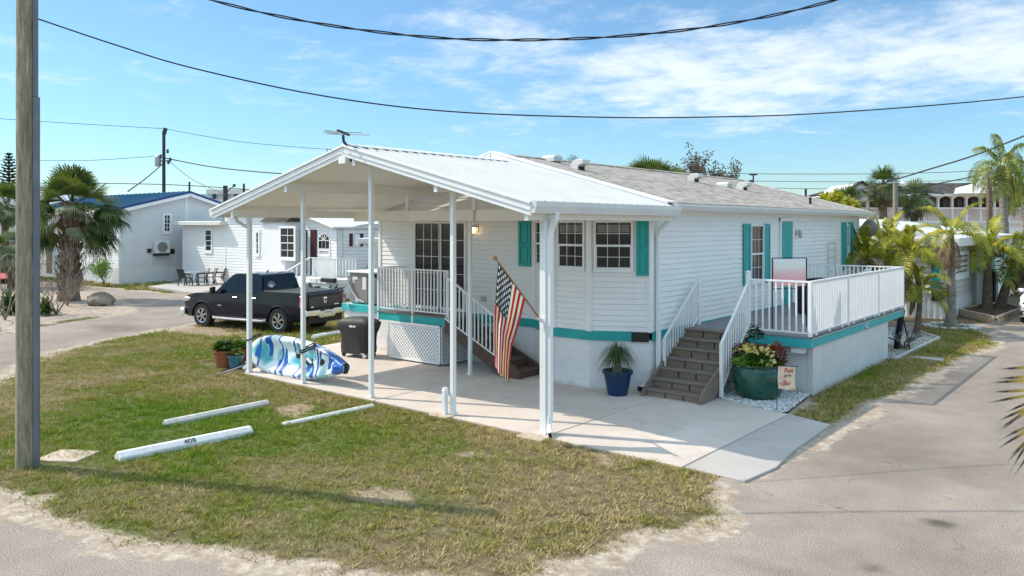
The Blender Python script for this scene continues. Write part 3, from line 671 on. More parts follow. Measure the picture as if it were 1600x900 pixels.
mb.build('eave_fascia', M['white'], house, bevel=.004)
def gutter(name, x, y0, y1, z, parent, m='gutter', s_=1, w=.13, h=.13):
    mb = MB(); pr = [(0,h),(0,0),(s_*w*.72,0),(s_*w,h*.6),(s_*w,h),(s_*(w+.008),h),(s_*(w+.006),h*.58),(s_*(w*.76),-.006),(-s_*.004,-.006),(-s_*.004,h)]
    mb.prism([(x+u,z+v) for u,v in pr],'y',y0,y1)
    for y in (y0,y1): mb.prism([(x,z),(x+s_*w*.72,z),(x+s_*w,z+h*.6),(x+s_*w,z+h),(x,z+h)],'y',y-.003,y+.003)
    return mb.build(name, M[m], parent)
gutter('gutter', HX1+OV+.004, 15.0, ry1-.02, 3.83, house); gutter('gutter', HX0-OV-.004, 15.0, ry1-.02, 3.83, house, s_=-1)
def downspout(parent, pts, w=.09, t=.065, up=(1,0,0), m='post', name='downspout'):
    mb = MB()
    for a,b in zip(pts[:-1],pts[1:]):
        A = Vector(a); B = Vector(b); e = (B-A).normalized()*.012; mb.bar(A-e,B+e,w,t,up=up)
    return mb.build(name, M[m], parent, bevel=.008)
downspout(house,[(HX1+OV+.07,15.08,3.84),(HX1+OV+.06,15.02,3.72),(HX1+.12,14.92,3.40),(HX1+.09,14.90,3.25),(HX1+.09,14.90,.32),(HX1-.02,14.56,.16),(HX1-.05,14.44,.10)],.10,.075)
mb = MB(); mb.box((HX1-.12,14.40,.06),(HX1+.02,14.425,.15)); mb.build('downspout_mouth', M['darkgap'], house)
# attic vents
def vent_low(x,y):
    z = 5.28-abs(x-RX)*.284; mb = MB(); mb.prism([(y-.2,z-.02),(y+.2,z-.02),(y+.2,z+.10),(y+.1,z+.15),(y-.1,z+.15),(y-.2,z+.10)],'x',x-.2,x+.2); v = mb.build('roof_vent', M['pan'], roof, bevel=.01)
    mb = MB(); mb.box((x-.14,y+.2,z),(x+.14,y+.212,z+.1)); mb.box((x+.2,y-.15,z+.0),(x+.212,y+.15,z+.09)); mb.build('vent_louvre', M['steel'], v)
def vent_hood(x,y,s_=1.0):
    z = 5.28-abs(x-RX)*.284-.02; mb = MB(); n = 9; pr = [(-.17,0)]+[(-.17+.22*(1-math.cos(t)),.12+.16*math.sin(t)) for t in [i*math.pi/2/6 for i in range(7)]]+[(.2,.27),(.2,.17),(.05,.12),(.05,0)]
    mb.prism([(x+u*s_,z+v*s_) for u,v in pr],'y',y-.16*s_,y+.16*s_); v = mb.build('roof_vent', M['pan'], roof, bevel=.012)
    mb = MB(); mb.box((x+.052*s_,y-.12*s_,z+.02),(x+.06*s_,y+.12*s_,z+.11*s_)); mb.build('vent_mouth', M['darkgap'], v)
def roofpt(px,py): # intersect view ray with the front roof slope
    best = None
    for i in range(400):
        D = 15+i*.06; p = at(px,D,zat(py,D)); e = p.z-(5.28-(p.x-RX)*.284)
        if p.x > RX-1 and (best is None or abs(e) < best[0]): best = (abs(e),p)
    return best[1]
vent_low(-12.6,17.0)
for q in ((906,266),(1086,285),(1162,298)): p = roofpt(*q); vent_hood(p.x,p.y,1.05)
p = roofpt(1134,293); vent_low(p.x-.05,p.y)
mb = MB(); p = roofpt(1266,322); mb.tube([(p.x,p.y,p.z-.05),(p.x,p.y,p.z+.28)],.04,10); mb.build('vent_pipe', M['black'], roof); p = roofpt(1259,309); mb = MB(); mb.tube([(p.x,p.y,p.z-.05),(p.x,p.y,p.z+.32)],.04,10); mb.build('vent_pipe', M['blackmetal'], roof)

# ================================================================ CARPORT
cp = thing('carport', 'white gabled metal carport on slim square posts in front of the teal trimmed home', 'carport', (-12.5,12.5,0))
CX0, CX1, CRX, CY0, CY1 = -17.45, -7.86, -12.55, 10.05, 14.80
CZE, CZR = 3.86, 5.05
mb = MB(); th = .10
for xe in (CX0,CX1):
    k = 1 if xe > CRX else -1
    mb.add([(xe,CY0,CZE),(CRX,CY0,CZR),(CRX,CY1,CZR),(xe,CY1,CZE),(xe,CY0,CZE-th),(CRX,CY0,CZR-th),(CRX,CY1,CZR-th),(xe,CY1,CZE-th)],[(0,1,2,3),(7,6,5,4),(0,4,5,1),(1,5,6,2),(2,6,7,3),(3,7,4,0)])
cr = mb.build('roof_panel', [M['pan']], cp)
mb = MB()   # ceiling skin, a few mm under the pans
for xe in (CX0+.02,CX1-.02):
    mb.bar((xe,(CY0+CY1)/2+.05,CZE-th-.004),(CRX,(CY0+CY1)/2+.05,CZR-th-.004),CY1-CY0-.1,.006)
mb.build('ceiling', M['soffit'], cp)
mb = MB()
nr = 17; sp = (CY1-CY0-.15)/nr; ang = math.atan2(CZR-CZE, abs(CX1-CRX))
for i in range(nr+1):
    y = CY0+.10+i*sp
    for xe in (CX0,CX1):
        k = 1 if xe > CRX else -1; a = Vector((xe-k*.02,y,CZE+.004)); b = Vector((CRX+k*.12,y,CZR-.012))
        u = Vector((k*math.sin(ang)*0,0,1)); w0,w1,h = .024,.018,.05
        mb.add([a+Vector((0,-w0,0)),a+Vector((0,w0,0)),a+Vector((0,w1,h)),a+Vector((0,-w1,h)),b+Vector((0,-w0,0)),b+Vector((0,w0,0)),b+Vector((0,w1,h)),b+Vector((0,-w1,h))],[(3,2,1,0),(4,5,6,7),(1,2,6,5),(2,3,7,6),(0,4,7,3)])
mb.build('roof_ribs', M['pan'], cp, fix=False)
mb = MB(); M['seam'] = mat('sealant_rib_shade', (.25,.25,.24), .7, .1)  # grey strips at the panel joints, also standing in for rib shadow
for i in range(nr+1):
    y = CY0+.10+i*sp
    for xe in (CX0,CX1):
        k = 1 if xe > CRX else -1; mb.bar((xe-k*.02,y+.033,CZE+.004),(CRX+k*.24,y+.033,CZR-.034),.014,.004)
mb.build('panel_seams', M['seam'], cp)
mb = MB()   # ridge cap bridging the ribs; the dark beneath it is a painted strip
mb.prism([(CRX-.26,CZR-.002),(CRX,CZR+.064),(CRX+.26,CZR-.002),(CRX+.26,CZR+.012),(CRX,CZR+.080),(CRX-.26,CZR+.012)],'y',CY0-.005,CY1)
mb.build('ridge_cap', M['pan'], cp)
mb = MB()
mb.bar((CRX+.235,CY0+.05,CZR-.035),(CRX+.235,CY1-.05,CZR-.035),.004,.045)
mb.build('ridge_gap_shade', M['darkgap'], cp)  # black strip put in for the shade of the gaps under the cap
# gable rake: two stepped boards each side
mb = MB()
for xe in (CX0,CX1):
    k = 1 if xe > CRX else -1; ext = .02
    mb.bar((xe+k*ext,CY0-.035,CZE-.075),(CRX,CY0-.035,CZR-.075+.02),.035,.10,up=(0,0,1)); mb.bar((xe+k*ext,CY0-.015,CZE-.16),(CRX,CY0-.015,CZR-.16+.02),.03,.10,up=(0,0,1)); mb.bar((xe+k*ext,CY0-.05,CZE+.005),(CRX,CY0-.05,CZR+.005+.02),.06,.045,up=(0,0,1))
mb.build('rake_fascia', M['white'], cp, bevel=.004)
# rear flashing against the shingle roof
mb = MB(); mb.bar((HX1+OV+.02,CY1+.14,3.99),(RX,CY1+.14,5.315),.34,.03); mb.bar((HX0-OV,CY1+.14,3.99),(RX,CY1+.14,5.315),.34,.03); mb.bar((HX1+OV+.02,CY1-.0,3.93),(RX,CY1-.0,5.26),.03,.16); mb.bar((HX0-OV,CY1-.0,3.93),(RX,CY1-.0,5.26),.03,.16)
mb.build('flashing', M['white'], cp)
# gutters / eave fascia
gutter('gutter', CX1-.01, CY0-.04, CY1+.12, 3.70, cp, s_=1, w=.14, h=.19); gutter('gutter', CX0+.01, CY0-.04, CY1, 3.70, cp, s_=-1, w=.14, h=.19)
# beams running back to the house
PX = [-16.68,-14.58,-12.32,-10.05,-7.98]
def roofz(x): return CZR-th-abs(x-CRX)/(abs(CX1-CRX))*(CZR-CZE)-.012
for x in PX:
    z = roofz(x if abs(x) > 0 else x)-.02-abs(.035*.25); hb = .17 if x not in (PX[0],PX[-1]) else .16
    mb = MB(); mb.box((x-.035,CY0+.03,z-hb),(x+.035,CY1+.1,z)); mb.build('beam', M['soffit'], cp, bevel=.003)
    mb = MB(); mb.box((x-.04,CY0+.012,z-hb-.01),(x+.04,CY0+.028,z+.0)); mb.build('beam_cap', M['white'], cp)
mb = MB(); mb.box((-16.64,13.60,3.60),(-12.36,13.70,3.86)); mb.box((-12.28,13.60,3.60),(-8.02,13.70,3.86)); mb.build('header_beam', M['soffit'], cp, bevel=.004)
def cpost(x,y,ztop,w=.088,base=True,br=True):
    mb = MB(); mb.box((x-w/2,y-w/2,T),(x+w/2,y+w/2,ztop))
    p = mb.build('post', M['post'], cp, bevel=.008)
    mb = MB(); mb.box((x-w/2-.012,y-w/2-.012,T),(x+w/2+.012,y+w/2+.012,T+.05)); mb.build('post_base', M['post'], p, bevel=.004)
    if br:
        mb = MB()
        for s_ in (-1,1):
            for j in range(4):
                for q in (-.018,.018): mb.lathe([(0,0),(.006,.0),(.006,.006),(0,.007)],(x+.0+q*1.0,y-w/2-.007,ztop-.05-.06*j+ (q*.6)),6,'y')
        mb.build('screw_heads', M['blackmetal'], p)
    return p
PY = 10.52
for x in PX: cpost(x, PY if x!=PX[-1] else 10.56, roofz(x)-.19, .10 if x == PX[0] else (.13 if x == PX[-1] else .088))
cpost(-12.45,13.60,3.60,.08); 
for kx in (-14.58,-12.32,-10.05):
    mb = MB(); mb.box((kx-.04,13.58,3.86),(kx+.04,13.66,roofz(kx)-.19)); mb.build('king_post', M['post'], cp, bevel=.004)
# downspout wrapped on the flag post, with elbow at the foot
x5 = PX[-1]
downspout(cp,[(CX1+.07,10.62,3.71),(CX1+.06,10.60,3.60),(x5+.11,10.58,3.42),(x5+.105,10.56,3.25),(x5+.105,10.56,.30)],.085,.085,up=(0,1,0))
mb = MB(); pts = [(x5+.105,10.56,.32),(x5+.115,10.53,.20),(x5+.16,10.46,.11),(x5+.24,10.38,.085)]
for a,b in zip(pts[:-1],pts[1:]):
    A = Vector(a); B = Vector(b); e = (B-A).normalized()*.012; mb.bar(A-e,B+e,.10,.075,up=(.7,.7,.2))
mb.build('downspout_elbow', M['post'], cp, bevel=.01)
mb = MB(); mb.bar((x5+.238,10.382,.085),(x5+.256,10.364,.085),.075,.055,up=(.7,.7,.2)); mb.build('downspout_mouth', M['darkgap'], cp)
downspout(cp,[(CX0+.02,10.62,3.71),(CX0+.10,10.60,3.60),(PX[0]-.09,10.56,3.42),(PX[0]-.085,10.56,3.25),(PX[0]-.085,10.56,.2),(PX[0]-.2,10.5,.1)],.06,.06,up=(0,1,0),m='gutter')
# white stub post
mb = MB(); x,y = -10.17,10.43; mb.box((x-.045,y-.045,0),(x+.045,y+.045,.50)); mb.prism([(x-.045,.50),(x+.045,.50),(x+.02,.535),(x-.02,.535)],'y',y-.045,y+.045)
tag(mb.build('stub_post', M['post'], bevel=.01), 'short white stub post beside a carport post at the patio edge', 'post')

# ================================================================ RAILINGS
def railing(parent, p, q, zb0, zt0, zb1=None, zt1=None, n=None, sp=.115, bw=.022, posts=(), m='white', rail=.05, name='railing'):
    """p,q in plan; zb/zt = bottom/top rail height at each end"""
    zb1 = zb0 if zb1 is None else zb1; zt1 = zt0 if zt1 is None else zt1
    p = Vector((p[0],p[1],0)); q = Vector((q[0],q[1],0)); L = (q-p).length; mb = MB(); up = (q-p).normalized().cross(Vector((0,0,1)))
    mb.bar((p.x,p.y,zt0),(q.x,q.y,zt1),rail,.035); mb.bar((p.x,p.y,zb0),(q.x,q.y,zb1),.032,.028)
    k = n or max(2,int(L/sp))
    for i in range(1,k):
        t = i/k; c = p.lerp(q,t); mb.bar((c.x,c.y,zb0+(zb1-zb0)*t),(c.x,c.y,zt0+(zt1-zt0)*t-.012),bw,bw,up=up)
    r = mb.build(name, M[m], parent)
    return r
def newel(parent, x, y, z0, z1, w=.075, cap=True, m='white'):
    mb = MB(); mb.box((x-w/2,y-w/2,z0),(x+w/2,y+w/2,z1))
    if cap: mb.box((x-w/2-.012,y-w/2-.012,z1),(x+w/2+.012,y+w/2+.012,z1+.018)); mb.prism([(x-w/2,z1+.018),(x+w/2,z1+.018),(x,z1+.04)],'y',y-w/2,y+w/2)
    return mb.build('railing_post', M[m], parent, bevel=.005)
# ---- side deck
dk = thing('side_deck', 'raised side deck with white balustrade, teal fascia and house number on a white block base', 'deck', (-6.9,19.8,0))
DX, DY0, DY1, DZ = -5.55, 16.22, 23.6, 1.235
mb = MB(); y = DY0
k = 0; x = HX1+.03
while x < DX-.02:
    x2 = min(x+.138,DX+.03); mb.box((x,DY0-.03,DZ-.035),(x2-.006,DY1+.03,DZ)); x += .138
mb.build('deck_floor', M['deckboard'], dk)
mb = MB(); mb.box((HX1+.04,DY0+.02,DZ-.18),(DX-.06,DY1-.02,DZ-.04)); mb.build('deck_joists', M['riser'], dk)
mb = MB(); mb.box((-6.82,DY0-.022,1.01),(DX+.022,DY0+.0,1.196)); mb.box((DX,DY0+.002,1.01),(DX+.022,DY1,1.196)); mb.box((HX1+.05,DY1,1.01),(DX+.022,DY1+.022,1.196)); mb.build('teal_fascia', M['teal_light'], dk, bevel=.003)
mb = MB(); mb.box((DX+.022,DY0+.05,1.185),(DX+.04,DY1,1.205)); mb.build('drip_edge', M['steel'], dk)
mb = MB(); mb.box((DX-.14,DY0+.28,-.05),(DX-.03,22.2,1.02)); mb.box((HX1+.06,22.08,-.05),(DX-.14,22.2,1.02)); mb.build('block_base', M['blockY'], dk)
mb = MB(); mb.box((HX1+.06,DY0+.30,-.05),(DX-.145,DY0+.42,1.02)); mb.build('front_base_wall', M['blockX'], dk)
mb = MB(); mb.box((-5.95,DY0+.05,.88),(DX-.15,DY0+.27,1.005)); mb.build('beam_box', M['white'], dk, bevel=.004)
# rail: front, side, back
RB, RT_ = DZ+.07, 2.35
railing(dk,(-6.82,DY0+.03),(DX-.0,DY0+.03),RB,RT_,n=9,bw=.03); railing(dk,(DX,DY0+.06),(DX,DY1-.0),RB,RT_,n=62,bw=.036); railing(dk,(DX-.03,DY1-.03),(HX1+.06,DY1-.03),RB,RT_,n=24,bw=.03)
for x,y in ((DX,DY0+.03),(DX,18.7),(DX,21.15),(DX,DY1-.03)): newel(dk,x,y,DZ,2.34 if y < 20 else 2.34,.075,cap=False)
newel(dk,-6.85,DY0+.02,DZ-.12,2.50,.085)
for i in range(9):
    y = DY0+.35+i*.85; mb = MB(); mb.box((DX+.0,y-.03,DZ+.0),(DX+.03,y+.03,DZ+.055)); mb.build('rail_foot', M['white'], dk)
M['num_white'] = mat('number_enamel', (.62,.72,.74), .4, .05)
mtn = Matrix.Translation((DX+.026+6.9,20.13-19.8,1.105)) @ Matrix.Rotation(R(90),4,'Z') @ Matrix.Rotation(R(90),4,'X')
mtb = Matrix.Translation((DX+.0225+6.9,20.14-19.8,1.10)) @ Matrix.Rotation(R(90),4,'Z') @ Matrix.Rotation(R(90),4,'X')
text_mesh('number_outline','427',.255,M['black'],dk,mtb,.001,bold=.014,shear=.15); text_mesh('house_number','427',.240,M['num_white'],dk,mtn,.003,bold=.003,shear=.15)  # dark outline lettering set behind the pale digits
# ---- timber stairs to the side deck
def stairs_y(root, x0, x1, y0, y1, z1, n, mt, mr, ms):
    run = (y1-y0)/n; rise = z1/(n)
    for i in range(n):
        z = rise*(i+1); mb = MB(); ya = y0+run*i
        mb.box((x0+.045,ya-.025,z-.04),(x1-.045,ya+run*.5-.004,z)); mb.box((x0+.045,ya+run*.5+.004,z-.04),(x1-.045,ya+run+.01,z))
        if i < n-1 or True: mb.build('tread', M[mt], root, bevel=.005)
        mb = MB(); mb.box((x0+.045,ya+.01,z-rise+.002),(x1-.045,ya+.035,z-.042)); mb.build('riser', M[mr], root)
        w = (x1-x0)
        for f in (.36,.66): mb = MB(); mb.box((x0+w*f-.012,ya+.004,z-rise+.01),(x0+w*f+.012,ya+.012,z-.045)); mb.build('riser_joint', M['darkgap'], root)
    for x in (x0,x1-.045):
        mb = MB(); mb.prism([(y0-.12,T),(y0-.12,rise*.75),(y0+.02,rise+.10),(y1+.02,z1+.08-.06),(y1+.02,z1-.34),(y0+.42,T)],'x',x,x+.045); mb.build('stringer', M[ms], root, bevel=.004)
st = thing('timber_stairs', 'grey weathered timber stairs with white rails climbing to the side deck', 'stairs', (-7.5,15.2,0))
stairs_y(st,-8.2,-6.90,14.22,16.20,DZ-.0,7,'tread','riser','stringer')
railing(st,(-6.85,14.92),(-6.85,16.18),.20,1.14,1.32,2.24,n=11,bw=.028); railing(st,(-8.17,15.02),(-8.17,16.55),.36,1.12,1.40,2.24,n=13,bw=.028)
newel(st,-6.85,14.92,.06,1.15,.07,cap=False); newel(st,-8.17,15.0,.12,1.12,.06,cap=False); newel(st,-8.17,16.60,DZ,2.3,.07,cap=False)
# ---- porch deck at the sliding door
pk = thing('porch_deck', 'small raised porch with white rails and white lattice skirt at the sliding door', 'deck', (-14.8,14.5,0))
PX0, PX1, PYF = -16.12, -13.52, 13.98
mb = MB()
y = PYF
while y < 14.95: mb.box((PX0,y,DZ-.035),(PX1,min(y+.13,14.96),DZ)); y += .138
mb.build('deck_floor', M['deckboard'], pk)
mb = MB(); mb.box((PX0,PYF-.02,1.02),(PX1,PYF,1.215)); mb.box((PX1-.02,PYF+.002,1.02),(PX1,14.96,1.195)); mb.build('teal_fascia', M['teal'], pk, bevel=.003)
mb = MB(); mb.box((PX0,PYF-.04,1.215),(PX1+.01,PYF-.002,1.245)); mb.build('deck_edge', M['stringer'], pk)
railing(pk,(PX0+.04,PYF+.0),(PX1-.02,PYF+.0),1.33,2.38,n=22,bw=.028); railing(pk,(PX0+.04,PYF+.03),(PX0+.04,14.94),1.33,2.38,n=9,bw=.028)
for x in (PX0+.04,-14.77,PX1-.03): newel(pk,x,PYF,1.0,2.40,.06,cap=False)
newel(pk,PX0+.04,14.92,DZ,2.36,.05,cap=False)
mb = MB()    # lattice
def lattice(mb,p,q,z0,z1,n,s_=.105,w=.040):
    p = Vector(p); q = Vector(q); L = (q-p).length; d = (q-p)/L; h = z1-z0
    for sg,o in ((1,.0),(-1,.012)):
        t = -h
        while t < L:
            u0 = t; u1 = t+h; v0 = 0; v1 = h
            if u0 < 0: v0 = -u0; u0 = 0
            if u1 > L: v1 = h-(u1-L); u1 = L
            if u1-u0 > .01:
                a0,a1 = (v0,v1) if sg > 0 else (h-v0,h-v1)
                A = p+d*u0+Vector(n)*o; B = p+d*u1+Vector(n)*o
                mb.bar((A.x,A.y,z0+a0),(B.x,B.y,z0+a1),.010,w,up=Vector((0,0,1)))
            t += s_
    for z in (z0,z1): mb.bar((p.x+n[0]*.02,p.y+n[1]*.02,z),(q.x+n[0]*.02,q.y+n[1]*.02,z),.02,.05)
    for e in (p,q): mb.bar((e.x+n[0]*.02,e.y+n[1]*.02,z0),(e.x+n[0]*.02,e.y+n[1]*.02,z1),.05,.02,up=n)
lattice(mb,(-15.63,13.93,0),(-13.75,13.93,0),.10,1.0,(0,-1,0)); mb.build('lattice_panel', M['white'], pk, fix=False)
mb = MB(); lattice(mb,(-13.72,13.95,0),(-13.72,14.95,0),.10,1.0,(1,0,0)); mb.build('lattice_panel', M['white'], pk, fix=False)
mb = MB(); mb.box((-15.6,14.06,.1),(-13.8,14.9,1.0)); mb.build('under_porch_shade', M['darkgap'], pk)  # black box stands in for the shade behind the lattice
# stairs down towards +x
s2 = thing('porch_stairs', 'dark brown timber stairs descending from the porch beside the flag', 'stairs', (-12.4,14.2,0))
SX0, SX1, SY0, SY1 = PX1, -11.22, 13.86, 14.62; nS = 6; run = (SX1-SX0)/nS; rise = DZ/(nS+0)
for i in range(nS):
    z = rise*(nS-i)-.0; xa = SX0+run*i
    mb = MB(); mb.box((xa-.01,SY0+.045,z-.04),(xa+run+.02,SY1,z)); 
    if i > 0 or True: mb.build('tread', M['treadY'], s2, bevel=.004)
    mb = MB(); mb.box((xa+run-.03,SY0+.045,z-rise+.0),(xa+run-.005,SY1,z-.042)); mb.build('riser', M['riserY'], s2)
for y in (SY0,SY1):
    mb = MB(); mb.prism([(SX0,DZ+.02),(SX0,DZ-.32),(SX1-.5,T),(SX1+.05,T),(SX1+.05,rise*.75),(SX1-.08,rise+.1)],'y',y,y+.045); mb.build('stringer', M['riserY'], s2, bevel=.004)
railing(s2,(SX0-.0,SY0+.0),(SX1-.35,SY0+.0),1.24,2.28,.35,1.22,n=16,bw=.026)
newel(s2,SX1-.33,SY0,.10,1.22,.06,cap=False)
# ---- air conditioner platform
ap = thing('equipment_platform', 'white walled platform with teal edge carrying the grey air conditioner', 'platform', (-17.8,15.2,0))
mb = MB(); mb.box((-18.42,14.72,-.05),(-17.22,16.2,1.04)); mb.box((-17.22,14.72,-.05),(-16.3,14.78,1.04)); mb.build('platform_wall', M['blockX'], ap)
mb = MB(); mb.box((-18.48,14.66,1.04),(-17.23,16.26,1.24)); mb.box((-17.22,14.66,1.04),(PX0-.005,14.70,1.235)); mb.build('teal_edge', M['teal_light'], ap, bevel=.005)
mb = MB(); mb.tube([(-18.15,14.62,1.3),(-18.13,14.60,1.2),(-18.05,14.64,.7),(-17.9,14.66,.05)],.016,6); mb.tube([(-18.2,14.62,1.27),(-17.95,14.62,1.27)],.014,6); mb.build('drain_pipe', M['post'], ap)
ac = thing('air_conditioner', 'large grey packaged air conditioner with paper labels, left of the porch', 'air conditioner', (-17.9,15.3,1.24))
M['acgrey'] = mat('ac_grey_paint', (.25,.225,.205), .5, .06, 2, dirt=((.18,.16,.14),3,.6,.4))
mb = MB(); mb.box((-18.36,14.86,1.26),(-17.52,15.9,2.13)); mb.build('cabinet', M['acgrey'], ac, bevel=.01)
mb = MB(); mb.box((-18.42,14.80,2.13),(-17.25,15.95,2.18)); mb.build('top_cover', M['post'], ac, bevel=.008)
M['coil'] = mat('aqua_side_panel', (.45,.58,.56), .4, .1, 3)
mb = MB(); mb.box((-17.50,14.84,1.27),(-17.27,15.88,2.0)); mb.build('side_panel', M['coil'], ac, bevel=.008)
mb = MB(); mb.box((-17.52,14.82,1.27),(-17.49,14.86,2.1)); mb.build('corner_post', M['blackmetal'], ac)
M['paper'] = mat('paper_label', (.75,.74,.72), .7, .05)
for x0,x1,z0,z1 in ((-18.22,-18.14,1.82,2.02),(-18.135,-18.0,1.93,2.02),(-17.78,-17.62,1.66,2.02),(-18.08,-18.0,1.28,1.40)):
    mb = MB(); mb.box((x0,14.853,z0),(x1,14.859,z1)); mb.build('paper_label', M['paper'], ac)
mb = MB(); mb.tube([(-18.34,14.80,2.0),(-18.33,14.80,1.85),(-18.15,14.78,1.6),(-17.9,14.77,1.38),(-17.65,14.80,1.30)],.028,8); mb.lathe([(0,0),(.03,0),(.03,.06),(0,.07)],(-18.34,14.80,1.98),8); mb.build('flexible_conduit', M['steel'], ac, smooth=True)
# ================================================================ FLAG
fl = thing('flag', 'american flag hanging from a wooden staff angled out from the carport post', 'flag', (-7.98,10.49,1.92))
A0 = Vector((-7.97,10.47,1.90)); A1 = Vector((-8.27,9.66,2.95))
mb = MB(); mb.tube([A0,A1],[.016,.014],10); mb.build('flagpole', M['brass'], fl, smooth=True)
mb = MB(); d = (A1-A0).normalized(); mb.tube([A1-d*.01,A1+d*.02,A1+d*.06,A1+d*.085],[.018,.032,.032,.012],10); mb.build('finial', M['brass'], fl, smooth=True)
mb = MB(); mb.tube([A0-d*.06,A0+d*.10],.024,10); mb.box((A0.x-.03,A0.y-.03,A0.z-.10),(A0.x+.05,A0.y+.0,A0.z+.06)); mb.build('bracket', M['post'], fl)
def flag_geo():
    nu, nv = 13*6, 120; L = 1.66
    T0 = A1-d*.05; T1 = A1-d*.86          # hoist: canton corner near the tip, stripe edge lower down
    right = Vector((RT[0],RT[1],0)); back = Vector((FW[0],FW[1],0)); V = []
    for j in range(nv+1):
        v = j/nv
        for i in range(nu+1):
            u = i/nu
            h = T0.lerp(T1,u)
            g = min(1, v/.55)**.8                      # gathers as it falls
            w0 = (T1-T0).dot(right)
            tx = -.06 + u*.27                           # plan spread at the foot
            hx = h.dot(right) - T0.dot(right)
            x = hx*(1-g) + tx*g + .035*math.sin(v*5)*u
            z = h.z - v*L*(1-.22*u) + .05*math.sin(u*math.pi)*v*(-1)
            if u > .8: z += 0
            dep = (h-T0).dot(back)*(1-g*.72)
            dep += (.08*math.sin(u*9.5+v*1.6) + .028*math.sin(u*21-v*3))*g*(.5+.5*v)*1.2
            p = T0 + right*x + back*dep; V.append((p.x,p.y,z))
    me = bpy.data.meshes.new('cloth'); F = []; mi = []
    def star(cu,cv): # canton: u 0..7/13, v 0...4
        a = cu/(7/13)*5; b = cv/.40*6; 
        for ox,oy in ((0,0),(.5,.5)):
            fa = (a-ox)%1-.5; fb = (b-oy)%1-.5
            if ox and not (.5 < a < 4.5 and .5 < b < 5.5): continue
            if fa*fa+fb*fb*1.0 < .048: return True
        return False
    for j in range(nv):
        for i in range(nu):
            F.append((j*(nu+1)+i, j*(nu+1)+i+1, (j+1)*(nu+1)+i+1, (j+1)*(nu+1)+i))
            u = (i+.5)/nu; v = (j+.5)/nv
            if u < 7/13 and v < .40: mi.append(2 if star(u,v) else 1)
            else: mi.append(0 if int(u*13)%2 == 0 else 2)
    me.from_pydata(V,[],F)
    for k in ('flag_red','flag_blue','flag_white'): me.materials.append(M[k])
    me.polygons.foreach_set('material_index', mi); me.shade_smooth(); me.transform(Matrix.Translation(-OFF[fl]))
    o = bpy.data.objects.new('cloth', me); COL.objects.link(o); o.parent = fl
def cloth(n,c):
    m = leafmat(n, tuple(x*.9 for x in c), c, .30, .75); M[n] = m
cloth('flag_red',(.50,.02,.035)); cloth('flag_blue',(.025,.035,.10)); cloth('flag_white',(.80,.78,.74)); flag_geo()
